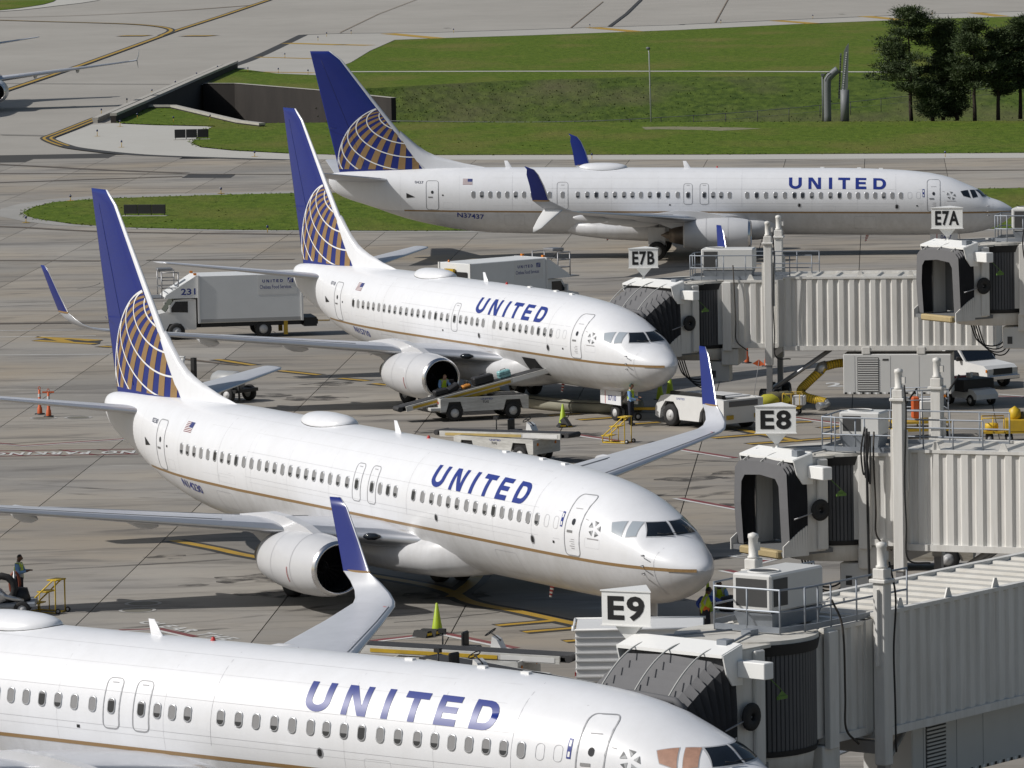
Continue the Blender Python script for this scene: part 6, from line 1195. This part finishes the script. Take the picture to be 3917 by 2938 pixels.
t = thing('ground_hose', 'fat grey canvas air hose lying under the nose of the short airliner', 'hose', (0, 0, 0)); mb = MB(); mb.tube(smooth_line([(-1.6, 253.6, .28), (-.2, 251.8, .28), (.9, 249.4, .28), (2.3, 247.7, .28), (3.4, 246.9, .28), (4.6, 246.6, .28), (5.6, 247.2, .28)], 8), .28, 14); mb.build('hose_body', HOSEG, t); mb = MB(); mb.tube([(a, b-.2, c+.19) for a, b, c in smooth_line([(-.2, 251.6, .28), (.9, 249.2, .28), (2.3, 247.5, .28), (3.4, 246.7, .28), (4.6, 246.4, .28)], 6)], .02, 5); mb.build('seam', BLACK, t)
# air start cart
t = thing('air_start_cart', 'grey wheeled air start cart with hose reel at the left edge, worker behind it', 'cart', (-16.6, 184.0, 0), R(2)); mb = MB(); mb.box(-2.4, .95, -.8, .8, .35, .5, ch=.03); mb.build('chassis', GALV, t); MB().box(-2.4, -.7, -.7, .7, .5, 1.45, ch=.05).build('engine_cover', GWC, t)
mb = MB(); mb.tube([(-.15+.42*math.cos(k*.5236), -.5, .95+.42*math.sin(k*.5236)) for k in range(12)], .12, 10, closed=True); mb.build('black_hose', TYRE, t); mb = MB(); mb.lathe([(0, .3), (.1, .26), (.3, .12)], (-.3, -.72, .75), (1, .2, -.3), 14); mb.tube([(-.55, -.75, .95), (0, -.78, .72), (.55, -.7, .55)], .08, 10); mb.build('air_nozzle', ALU, t)
mb = MB(); mb.lathe([(0, .001), (0, .3), (.5, .36), (.7, .001)], (.1, -.2, .7), (.9, 0, -.2), 14); mb.build('motor', BLACK, t)
for k in range(3): mb = MB(); mb.tube([(.25+.26*math.cos(a)*(.55+.08*k), -.1+.07*k, 1.02+.42*math.sin(a)) for a in np.linspace(0, 6.28, 14, endpoint=False)], .028, 6, closed=True); mb.build('red_hose', mat('red_rubber_hose', (.20,.045,.02), .6), t)
mb = MB(); mb.tube([(.25, -.25, .5), (.25, -.25, 1.5)], .035, 8); mb.build('reel_post', STEEL, t); wheels(t, [(x, y, .28) for x in (-1.8, .5) for y in (-.75, .75)], .28, .18)
# white ribbed trailer behind the E9 hood
t = thing('box_trailer', 'white ribbed box trailer behind the E9 sign', 'trailer', (3.2, 164.9, 0), R(-2)); MB().box(-1.45, 2.3, -1.15, 1.15, .45, 2.0, ch=.03).build('box', GWC, t)
for k in range(6): MB().box(-1.47, 2.32, -1.19, -1.151, .6+k*.23, .64+k*.23).build('rib', GWC, t)
mb = MB(); mb.tube([(-1.5, -1.2, 2.0), (2.35, -1.2, 2.0)], .04, 6); mb.tube([(-1.5, 1.2, 2.0), (2.35, 1.2, 2.0)], .04, 6); mb.tube([(-1.5, -1.2, 2.0), (-1.5, 1.2, 2.0)], .04, 6); mb.build('roof_rail', GWC, t); MB().lathe([(0, .06), (.14, .05), (.15, .001)], (-1.5, -1.18, 1.98), (0,0,1), 10).build('cap', GWC, t); wheels(t, [(x, y, .3) for x in (-.9, 1.7) for y in (-.95, .95)], .3, .2); MB().box(-1.48, -1.45, -1.15, -1.08, .6, .75).build('red_reflector', REDL2, t)
# power cart by the two workers
t = thing('power_cart', 'small white cart with a black cover between the two workers', 'cart', (6.75, 175.8, 0), R(-20)); MB().box(-.6, .8, -.45, .45, .3, .85, ch=.04).build('body', GWC, t); mb = MB(); mb.lathe([(0, .001), (.05, .35), (.3, .42), (.48, .3), (.55, .001)], (-.05, .0, .8), (0, 0, 1), 14); mb.build('black_cover', BAGK, t); wheels(t, [(x, y, .18) for x in (-.45, .6) for y in (-.42, .42)], .18, .12)
# worn tug below the E8 tunnel
t = thing('worn_tug', 'scruffy white tug with peeling paint under the E8 tunnel', 'tug', (13.9, 192.0, 0), R(-8)); OLDW = mat('peeling_paint', (.42,.40,.34), .7, var=.8, scale=2, var2=.6, scale2=7, tint=(.14,.11,.08), stretch=(.4,.4,3)); mb = MB(); mb.prism([(-1.9,.35),(-1.9,1.1),(1.5,1.1),(1.75,.8),(1.75,.35),(1.35,.35),(1.2,.8),(.55,.8),(.4,.35)], -.9, .9, 'xz'); mb.build('body', OLDW, t); wheels(t, [(.88, y, .42) for y in (-.85, .85)]+[(-1.2, y, .42) for y in (-.85, .85)], .42, .28); MB().box(-1.0, .3, -.7, .7, 1.1, 1.35).build('cowl', OLDW, t)
# lavatory service truck glimpsed behind the 0230 tail
t = thing('service_truck', 'grey tank service truck with white boom, half hidden behind the 0230 tail', 'service truck', (-13.3, 255.6, 0), A2((.80, -.60))); MB().box(-2.2, 1.7, -.8, .8, .45, .6).build('chassis', BLACK, t); mb = MB(); mb.lathe([(0, .001), (.02, .36), (.2, .45), (1.3, .45), (1.5, .36), (1.52, .001)], (.0, -.2, .95), (1, 0, 0), 20); mb.build('tank', mat('tank_grey', (.33,.34,.345), .4, var=.15, scale=3), t)
mb = MB(); mb.tube([(-1.9, -.5, .6), (-1.5, -.6, 1.9)], .09, 10); mb.tube([(-2.8, -.3, 1.92), (-1.4, -.6, 1.96)], .05, 8); mb.build('boom', GWC, t); MB().box(-1.75, -1.55, .2, .4, .6, 1.85).build('black_post', BLACK, t); MB().box(1.05, 1.2, -.7, -.3, .4, 1.1).build('rust_bracket', RUST, t); mb = MB(); mb.tube([(1.3, -.6, .2), (1.4, -.6, 1.0), (1.7, -.6, 1.0), (1.75, -.6, .1)], .05, 6); mb.build('rear_rail', BLACK, t); MB().lathe([(0, .07), (.12, .05), (.13, .001)], (-2.6, -.34, 1.95), (0,0,1), 8).build('beacon', AMBER, t); wheels(t, [(x, y, .36) for x in (-1.6, 1.2) for y in (-.75, .75)], .36, .25)
# rail cart with orange tank behind the E8 railing
t = thing('stair_cart', 'yellow and white stair cart with railings seen behind the E8 roof railing', 'cart', (16.9, 234.5, 0), R(5)); mb = MB(); mb.box(-1.2, 1.2, -.7, .7, .3, .42); mb.box(-1.2, 1.2, -.7, .7, .62, .70); mb.build('deck', GY, t); mb = MB()
for x in (-1.1, 0, 1.1):
    for y in (-.65, .65): mb.tube([(x, y, .4), (x, y, 2.0)], .03, 6)
for z in (1.2, 1.6, 2.0): mb.tube([(-1.1, -.65, z), (1.1, -.65, z), (1.1, .65, z), (-1.1, .65, z)], .025, 6)
mb.build('railing', GALV, t); MB().box(-.35, -.05, -.3, .1, .8, 1.7, ch=.05).build('orange_tank', ORNG, t); MB().box(-.05, .6, -.4, .4, .75, 1.6, ch=.1).build('white_cowl', GWC, t); mb = MB(); mb.tube([(.4, -.5, .9), (1.6, -.5, 2.6)], .05, 6); mb.tube([(-1.0, -.6, 1.0), (-.2, -.6, 2.1)], .04, 6); mb.build('stair_beam', BLACK, t); MB().box(.85, 1.0, -.72, -.6, 1.7, 1.8).build('lamp', AMBER, t); wheels(t, [(x, y, .2) for x in (-.9, .9) for y in (-.6, .6)], .2, .14)
# yellow lift mast cut by the right edge
t = thing('yellow_mast', 'yellow lift mast cut off by the right picture edge', 'lift', (22.0, 238.0, 0)); MB().box(-.18, .5, -.3, .3, .2, 3.6, ch=.03).build('mast', GY, t); MB().box(-.42, -.18, -.2, .2, 1.5, 2.0, ch=.03).build('lamp_box', GWC, t); MB().box(-.5, 1.5, -.9, .9, .1, .35).build('base', GY, t)
# escape stairs under E9
t = thing('service_stairs', 'steel lattice service stairs below the E9 tunnel', 'stairs', (8.2, 143.4, 0), A2((.9, -.43))); mb = MB()
for y in (-.5, .5): mb.tube([(-2.5, y, .2), (1.5, y, 2.6)], .06, 6); mb.tube([(-2.5, y, 1.1), (1.5, y, 3.5)], .03, 6); mb.tube([(-2.5, y, .65), (1.5, y, 3.05)], .025, 6)
for k in range(5):
    for y in (-.5, .5): mb.tube([(-2.5+k, y, .2+.6*k), (-2.5+k, y, 1.1+.6*k)], .025, 6)
mb.build('handrail', GALV, t)
for k in range(11): MB().box(-2.4+k*.37, -2.1+k*.37, -.45, .45, .2+.222*k, .24+.222*k).build('tread', GALV, t)

# ------------------------------------------------------------------ people
def skin_body(V, E, rad):
    me = bpy.data.meshes.new('body'); me.from_pydata(V, E, []); o = bpy.data.objects.new('body', me); COL.objects.link(o)
    m = o.modifiers.new('skin', 'SKIN'); m.use_smooth_shade = True; m.branch_smoothing = .6
    for i, r_ in enumerate(rad): d = me.skin_vertices[0].data[i]; d.radius = r_ if isinstance(r_, tuple) else (r_, r_); d.use_root = (i == 0)
    s = o.modifiers.new('sub', 'SUBSURF'); s.levels = 1; s.render_levels = 1
    bpy.context.view_layer.update(); out = bpy.data.meshes.new_from_object(o.evaluated_get(bpy.context.evaluated_depsgraph_get())); bpy.data.objects.remove(o); return out
SKIN_M = {'fair': mat('skin_fair', (.42,.24,.17), .6), 'brown': mat('skin_brown', (.13,.065,.04), .6), 'tan': mat('skin_tan', (.25,.13,.085), .6)}
SHIRT = {'light': mat('light_blue_shirt', (.20,.36,.60), .8), 'royal': mat('royal_blue_shirt', (.03,.07,.34), .8)}; TROU = mat('navy_trousers', (.012,.014,.024), .85); BOOT = mat('black_boots', (.012,.012,.012), .6)
VEST = mat('yellow_safety_vest', (.45,.60,.02), .6); VESTO = mat('orange_vest_band', (.75,.16,.02), .6); BANDS = mat('silver_reflective_band', (.42,.42,.40), .4)
HAIR = {'black': mat('black_hair', (.010,.009,.008), .7), 'blond': mat('blond_hair', (.38,.25,.12), .7), 'green': mat('dark_green_cap', (.012,.05,.035), .7)}
def person(label, loc, rot, pose, skin='brown', shirt='light', hair='black', vest=True, orange=False, z=0.):
    P = dict(pelvis=(0,0,.95), waist=(0,0,1.08), chest=(.01,0,1.30), neck=(.0,0,1.50), head0=(.02,0,1.58), head1=(.035,0,1.67), head2=(.03,0,1.755), nose=(.125,0,1.645),
             hipL=(0,.10,.90), kneeL=(.02,.11,.50), ankL=(-.02,.11,.09), toeL=(.15,.12,.04), hipR=(0,-.10,.90), kneeR=(.02,-.11,.50), ankR=(-.02,-.11,.09), toeR=(.15,-.12,.04),
             shL=(0,.17,1.43), elL=(0,.24,1.14), wrL=(.08,.24,.90), paL=(.11,.24,.82), shR=(0,-.17,1.43), elR=(0,-.24,1.14), wrR=(.08,-.24,.90), paR=(.11,-.24,.82))
    P.update(pose)
    names = list(P); idx = {n: i for i, n in enumerate(names)}; V = [P[n] for n in names]
    rad = dict(pelvis=(.20,.16), waist=(.185,.155), chest=(.225,.175), neck=.075, head0=.10, head1=(.125,.135), head2=.085, nose=.022, hipL=.115, kneeL=.085, ankL=.060, toeL=.052, hipR=.115, kneeR=.085, ankR=.060, toeR=.052, shL=.085, elL=.065, wrL=.045, paL=(.055,.03), shR=.085, elR=.065, wrR=.045, paR=(.055,.03)); Rd = [rad[n] for n in names]
    E_ = [('pelvis','waist'),('waist','chest'),('chest','neck'),('neck','head0'),('head0','head1'),('head1','head2'),('head1','nose'),('pelvis','hipL'),('hipL','kneeL'),('kneeL','ankL'),('ankL','toeL'),('pelvis','hipR'),('hipR','kneeR'),('kneeR','ankR'),('ankR','toeR'),('chest','shL'),('shL','elL'),('elL','wrL'),('wrL','paL'),('chest','shR'),('shR','elR'),('elR','wrR'),('wrR','paR')]
    bone = []
    for a, b in E_: k = 0 if a in ('neck','head0','head1') or a.startswith('wr') else (3 if a.startswith('ank') else (2 if a in ('pelvis','hipL','hipR','kneeL','kneeR') and b != 'waist' else 1)); bone.append((Vector(P[a]), Vector(P[b]), k, a))
    E = [(idx[a], idx[b]) for a, b in E_]
    for sd in ('L', 'R'):          # five fingers, the thumb leaving the side of the palm
        w_, p_ = Vector(P['wr'+sd]), Vector(P['pa'+sd]); d = (p_-w_).normalized(); sdv = d.cross(Vector((0,0,1))); sdv = sdv.normalized() if sdv.length > .2 else Vector((1,0,0)); nrm = sdv.cross(d)
        for k, ln in enumerate((.055, .072, .078, .070, .055)):
            if k == 0: a_ = p_-d*.03+sdv*.04; b_ = a_+(d*.6+sdv*.8)*ln
            else: a_ = p_+d*.035+sdv*(.036-.024*(k-1)); b_ = a_+d*ln*.8-nrm*ln*.45
            i0 = len(V); V += [tuple(a_), tuple(b_)]; Rd += [.010, .008]; E += [(idx['pa'+sd], i0), (i0, i0+1)]; bone.append((a_, b_, 0, 'finger'))
    me = skin_body(V, E, Rd)
    t = thing('person', label, 'person', (loc[0], loc[1], z), rot, 'airport workers'); t.scale = (1.04, 1.04, 1.04)
    for m in (SKIN_M[skin], SHIRT[shirt], TROU, BOOT): me.materials.append(m)
    def near(c):
        best = None
        for a, b, k, n in bone:
            ab = b-a; u = max(0, min(1, (c-a).dot(ab)/max(ab.length_squared, 1e-9))); d = (c-(a+ab*u)).length
            if best is None or d < best[0]: best = (d, k, n, u)
        return best
    vest_f = []; hair_f = []; hd = Vector(P['head1']); up = (Vector(P['head2'])-Vector(P['head0'])).normalized(); fwd = (Vector(P['nose'])-hd).normalized()
    for f in me.polygons:
        c = f.center.copy(); d, k, n, u = near(c); f.material_index = k if me.materials else 0; f.use_smooth = True
        if n in ('waist', 'chest', 'pelvis') and k == 1 or (n == 'chest'): vest_f.append(f.index)
        q = c-hd
        if n in ('head0', 'head1') and (q.dot(up) > .045 or (q.dot(fwd) < -.02 and q.dot(up) > -.05)) : hair_f.append(f.index)
    ob('body', me, t)
    def shell(fs, off, nm, mats, pick=None):
        mb = MB(); vm = {}; vs = []; F = []
        for fi in fs:
            f = me.polygons[fi]; ids = []
            for vi in f.vertices:
                if vi not in vm: vm[vi] = len(vs); v = me.vertices[vi]; vs.append(v.co+v.normal*off)
                ids.append(vm[vi])
            F.append((tuple(ids), pick(f.center) if pick else 0))
        mb.add(vs, [f for f, _ in F], 0, True); mb.m = [m for _, m in F]; return mb.build(nm, mats, t)
    if vest and vest_f:
        wz, cz = P['waist'][2], P['chest'][2]
        shell(vest_f, .016, 'safety_vest', [VEST, BANDS, VESTO], lambda c: (2 if orange else 1) if abs(c.z-wz) < .045 else (1 if abs(abs(c.y)-.085) < .022 and c.z > wz else 0))
    if hair_f: shell(hair_f, .016, 'cap' if hair == 'green' else 'hair', [HAIR[hair]])
    fc = MB()
    for sg in (-1, 1): e = hd+fwd*.088+fwd.cross(up)*sg*.034+up*.012; fc.lathe([(-.012, .001), (0, .011), (.008, .001)], e, fwd, 6)
    m_ = hd+fwd*.092-up*.055; fc.tube([m_-fwd.cross(up)*.024, m_+fwd.cross(up)*.024], .006, 5); fc.build('face_features', mat('dark_features', (.02,.012,.01), .6), t)
    return t
def A3(d): return math.atan2(d[1], d[0])
person('worker in green cap and yellow vest standing by the nose wheel holding a clipboard', (5.05, 241.1), A3((.9, -.35)), dict(elL=(.05,.25,1.18), wrL=(.28,.16,1.17), paL=(.35,.12,1.18), elR=(.05,-.24,1.17), wrR=(.27,-.12,1.08), paR=(.34,-.06,1.08), head1=(.06,0,1.66), nose=(.15,0,1.62)), 'tan', 'light', 'green')
person('blond worker in yellow vest bending over the bags behind the belt loader', (-3.05, 247.3), A3((.35, -.94)), dict(chest=(.16,0,1.24), waist=(.06,0,1.06), neck=(.25,0,1.40), head0=(.29,0,1.46), head1=(.33,0,1.53), head2=(.34,0,1.62), nose=(.41,0,1.47), shL=(.18,.17,1.36), shR=(.18,-.17,1.36), elL=(.30,.24,1.12), wrL=(.46,.18,.98), paL=(.52,.16,.93), elR=(.30,-.24,1.12), wrR=(.46,-.18,.98), paR=(.52,-.16,.93)), 'fair', 'light', 'blond', z=.12)
person('worker in yellow vest looking down at his hands behind the air start cart', (-16.35, 185.6), A3((.93, -.3)), dict(elL=(.08,.24,1.18), wrL=(.30,.12,1.22), paL=(.37,.08,1.24), elR=(.08,-.24,1.18), wrR=(.30,-.12,1.22), paR=(.37,-.07,1.24), head1=(.07,0,1.655), nose=(.155,0,1.59), head2=(.06,0,1.75)), 'brown', 'light', 'black')
person('worker seen from behind in blue sleeves and vest with orange band, near the E9 rotunda', (5.85, 174.6), A3((.75, .6)), dict(chest=(.08,0,1.27), neck=(.12,0,1.46), head0=(.15,0,1.53), head1=(.18,0,1.61), head2=(.18,0,1.70), nose=(.27,0,1.58), shL=(.09,.17,1.40), shR=(.09,-.17,1.40), elL=(-.05,.30,1.18), wrL=(.02,.16,1.02), paL=(.06,.12,.98), elR=(.30,-.24,1.30), wrR=(.52,-.20,1.22), paR=(.60,-.18,1.20)), 'brown', 'royal', 'black', orange=True)
person('worker leaning forward facing the camera across the small white power cart', (6.45, 177.0), A3((-.2, -.97)), dict(chest=(.18,0,1.22), waist=(.07,0,1.05), neck=(.27,0,1.39), head0=(.31,0,1.46), head1=(.35,0,1.54), head2=(.35,0,1.63), nose=(.44,0,1.51), shL=(.19,.17,1.34), shR=(.19,-.17,1.34), elL=(.34,.25,1.10), wrL=(.50,.16,.98), paL=(.56,.14,.95), elR=(.34,-.25,1.10), wrR=(.50,-.16,.98), paR=(.56,-.14,.95)), 'brown', 'light', 'black', orange=True)

# ------------------------------------------------------------------ trees, poles, lights and signs of the far field
BARK = mat('pine_bark', (.055,.040,.030), .9, var=.4, scale=3); 
def needle_mat(n, a, b):
    m = mat(n, a, .7, var=.9, scale=.9, tint=b); return m
NEED = needle_mat('pine_needles', (.060,.090,.026), (.018,.034,.010))
def pine(label, loc, h, w, seed, first=.30):
    rr = random.Random(seed); t = thing('pine_tree', label, 'tree', (*loc, 0), 0., 'pines beside the sunken road'); lean = rr.uniform(-.02, .02)
    mb = MB(); P = [(lean*h*(k/8)**1.5+rr.uniform(-.05, .05), rr.uniform(-.05, .05), h*k/8-(.1 if k == 0 else 0)) for k in range(9)]; mb.tube(P, [.19-.165*k/8 for k in range(9)], 9)
    tips = []
    n = int(20+h*2.2)
    for i in range(n):
        u = first+(1-first)*(i+.5)/n; z = h*u; c = Vector(P[min(8, int(u*8))]).lerp(Vector(P[min(8, int(u*8)+1)]), u*8 % 1); a = rr.uniform(0, 6.283); L_ = w*(1.05-u)**.55*rr.uniform(.5, 1.25)*(1 if u > first+.12 else .7)+.25
        d = Vector((math.cos(a), math.sin(a), rr.uniform(.05, .38))); e = c+d*L_; mid = c.lerp(e, .55)+Vector((0, 0, -.06*L_)); mb.tube([c, mid, e], [.055*(1.2-u), .035*(1.2-u), .012], 5); tips += [(e, .54), (c.lerp(e, .72), .48), (c.lerp(e, .4), .40)]
        if L_ > 1.0: s_ = d.cross(Vector((0,0,1)))*rr.choice((-1, 1)); q = mid+s_*L_*.35+Vector((0,0,.15)); mb.tube([mid, q], [.02, .01], 4); tips.append((q, .44))
    tips.append((Vector(P[8]), .5)); mb.build('trunk', BARK, t)
    vs = []; fs = []
    for c, r_ in tips:
        for k in range(int(150*r_/.5)):
            p = Vector((rr.gauss(0, .60), rr.gauss(0, .60), rr.gauss(0, .26)))*r_*1.1; q = c+p; d = (p+Vector((rr.uniform(-.3,.3), rr.uniform(-.3,.3), rr.uniform(0, .45)))).normalized(); s_ = d.orthogonal(); s_.rotate(Matrix.Rotation(rr.uniform(0, 6.28), 3, d)); s_ = s_.normalized()*rr.uniform(.025, .055); L_ = rr.uniform(.18, .34); i0 = len(vs); vs += [q-s_, q+s_, q+d*L_]; fs.append((i0, i0+1, i0+2))
    mb = MB(); mb.add(vs, fs); mb.build('crown', NEED, t)
for (lab, px, hh, ww, sd, fi) in (('tallest pine, standing alone left of the other pines', 35.6, 9.7, 3.4, 1, .22), ('bare trunked pine right of the tallest one', 38.5, 8.5, 2.1, 2, .32), ('middle pine of the group, crown level with its left neighbour', 41.1, 8.6, 2.1, 3, .34), ('shorter bushy pine near the right picture edge', 43.3, 7.6, 1.9, 4, .26), ('pine cut by the right picture edge', 45.3, 8.6, 2.2, 5, .30), ('small young pine between the two left trunks', 37.4, 2.9, 1.1, 6, .1), ('low young pine left of the shortest bushy pine', 39.7, 3.2, 1.0, 7, .1), ('dark pine just outside the picture on the right', 46.9, 8.2, 2.4, 8, .25)):
    pine(lab, (px, 501.2+(sd % 3)*1.3-px*.05), hh, ww, sd, fi)
# light pole, vent stacks
POLE = mat('weathered_pole_grey', (.17,.18,.19), .6, metal=.1, var=.15, scale=2)
t = thing('lamp_post', 'tall thin grey lamp post on the grass', 'lamp post', (12.8, 505.2, 0)); mb = MB(); mb.tube([(0, 0, -.3), (-.1, 0, 6.2), (-.18, 0, 6.5)], [.07, .05, .04], 8); mb.build('pole', mat('pale_pole_grey', (.50,.51,.52), .5), t); mb = MB(); mb.lathe([(0, .001), (.02, .1), (.3, .13), (.4, .001)], (.02, 0, 6.55), (-1, 0, .15), 10); mb.build('lamp_head', POLE, t)
t = thing('vent_stack', 'left bent grey vent pipe with thin white post beside it', 'vent pipe', (28.25, 500.7, 0)); mb = MB(); mb.tube(smooth_line([(0, 0, -.2), (0, 0, 3.2), (.1, 0, 3.8), (.45, 0, 4.2), (.95, 0, 4.6)], 5), .33, 16); mb.build('pipe', POLE, t); mb = MB(); mb.tube([(-.42, 0, -.2), (-.42, 0, 4.1)], .07, 6); mb.box(-.55, -.2, -.1, .1, 4.05, 4.25); mb.build('thin_post', POLE, t); mb = MB()
for k in range(7): a = R(100+k*12); mb.box(.25+.62*math.cos(a)-.05, .25+.62*math.cos(a)+.05, -.36, -.30, 3.75+.62*math.sin(a)-.05, 3.75+.62*math.sin(a)+.05)
mb.build('flange_bolt', BLACK, t); mb = MB(); mb.prism([(.95, 2.0), (1.1, 2.0), (1.3, 6.0), (1.16, 6.0)], -.05, .05, 'xz'); mb.build('side_panel', POLE, t)
for k in range(16): MB().box(.98+k*.0125, 1.06+k*.0125, -.075, -.051, 2.1+k*.24, 2.2+k*.24).build('slot', BLACK, t)
t = thing('vent_stack', 'right grey vent pipe with tall slotted panel on top', 'vent pipe', (29.75, 500.4, 0)); mb = MB(); mb.tube([(0, 0, -.2), (.02, 0, 2.8)], .38, 16); mb.build('pipe', POLE, t); mb = MB(); mb.prism([(-.32, 2.5), (.3, 2.95), (.42, 6.9), (.18, 6.6), (.0, 6.2)], -.05, .05, 'xz'); mb.build('panel', mat('slotted_panel', (.22,.235,.24), .5, metal=.3), t)
for k in range(17): MB().box(-.2+k*.022, -.1+k*.022, -.075, -.051, 2.8+k*.2, 2.9+k*.2).build('slot', PRINTW, t)
# chain-link fence along the verge
t = thing('wire_fence', 'low wire fence along the foot of the bank', 'fence', (0, 0, 0)); FP = [(-12, 520.5, .0), (0, 517.5, -.2), (8, 516, -.15), (14, 517, .0), (20, 520, .12), (26, 524, .3), (32, 529, .55), (38, 534, .8), (44, 539, 1.0), (50, 544, 1.2)]
pr = smooth_line([(x, y, z-1.35) for x, y, z in FP], 4)
for p in pr[::2]: MB().tube([p, (p[0], p[1], p[2]+1.25)], .035, 5).build('post', mat('dark_post', (.05,.05,.05), .7), t)
mb = MB(); mb.tube([(x, y, z+1.2) for x, y, z in pr], .028, 5); mb.tube([(x, y, z+.65) for x, y, z in pr], .012, 4); mb.build('wire', POLE, t)
# backs of airfield signs
def sign_back(label, a, b, h):
    A_, B_ = Vector((*a, 0)), Vector((*b, 0)); d = B_-A_; t = thing('airfield_sign', label, 'sign', (a[0], a[1], 0), math.atan2(d.y, d.x), 'airfield signs seen from behind'); L_ = d.length
    for k in range(3): MB().box(L_*k/3+.02, L_*(k+1)/3-.02, -.08, .08, .18, .18+h, ch=.02).build('panel', mat('sign_back_black', (.012,.012,.014), .6, var=.3, scale=3), t)
    for k in range(4): MB().cyl((.1+(L_-.2)*k/3, 0, 0), (.1+(L_-.2)*k/3, 0, .2), .03, n=6).build('leg', BLACK, t)
    MB().box(-.1, L_+.1, -.35, .35, .001, .05).build('slab', SHOULD, t)
sign_back('black sign back on the pale shoulder above the grass island', (-28.7, 489), (-25.75, 489.2), .72); sign_back('black sign back standing on the grass island', (-26.3, 387.2), (-23.4, 386.6), .62)
# taxiway edge lights
LBL = mat('blue_lamp_glass', (.02,.03,.10), .2); pts = [(-31.31,405.19),(-32.56,382.12),(-20.83,410.84),(-20.53,460.09),(-32.54,478.35),(-35.97,497.72),(-35.11,514.76),(-30.57,520.03),(-27.34,522.37),(-34.38,527.93),(-37.48,560.24),(-36.27,580.69),(-35.03,600.77),(-33.94,622.39),(-32.59,641.09),(-28.9,635.49),(-25.34,631.3),(-21.84,625.48),(-24.31,735.67),(-26.38,677.51),(-38.48,538.62),(-23.67,751.46),(-15.7,368.17)]+[(-6.94,757.35),(11.35,766.51),(-20.64,759.1),(6.62,447.67)]+[(42.69,790.07),(29.36,775.64),(59.9,798.6),(34.05,441.88)]
EL = ['small blue edge light standing at the rim of the near grass island', 'small edge light on the pale shoulder in front of the far grass verge', 'small edge light on the grass wedge beside the wing wall', 'small edge light in the row along the taxiway bridge parapet', 'small edge light on the far shoulder behind the retaining wall', 'distant edge light along the far runway edge above the upper grass']
for k, (x, y) in enumerate(pts):
    t = thing('edge_light', EL[0 if k < 3 or k == 22 else (1 if k in (3, 4, 5, 6, 26, 30) else (2 if k in (7, 8, 9) else (3 if k < 15 or k == 20 else (4 if k < 20 or k == 21 else 5))))], 'edge light', (x, y, 0), 0., 'taxiway edge lights'); s_ = .42 if y < 470 else .6
    MB().cyl((0, 0, 0), (0, 0, s_*.75), .028, n=6).build('stem', GY, t); MB().lathe([(0, .001), (0, .075), (.12, .08), (.2, .001)], (0, 0, s_*.72), (0, 0, 1), 8).build('lamp', LBL, t)
    if k < 7: MB().lathe([(.0, .001), (0, .3)], (0, 0, .045 if k < 3 else .02), (0, 0, 1), 10).build('base_plate', GY, t)
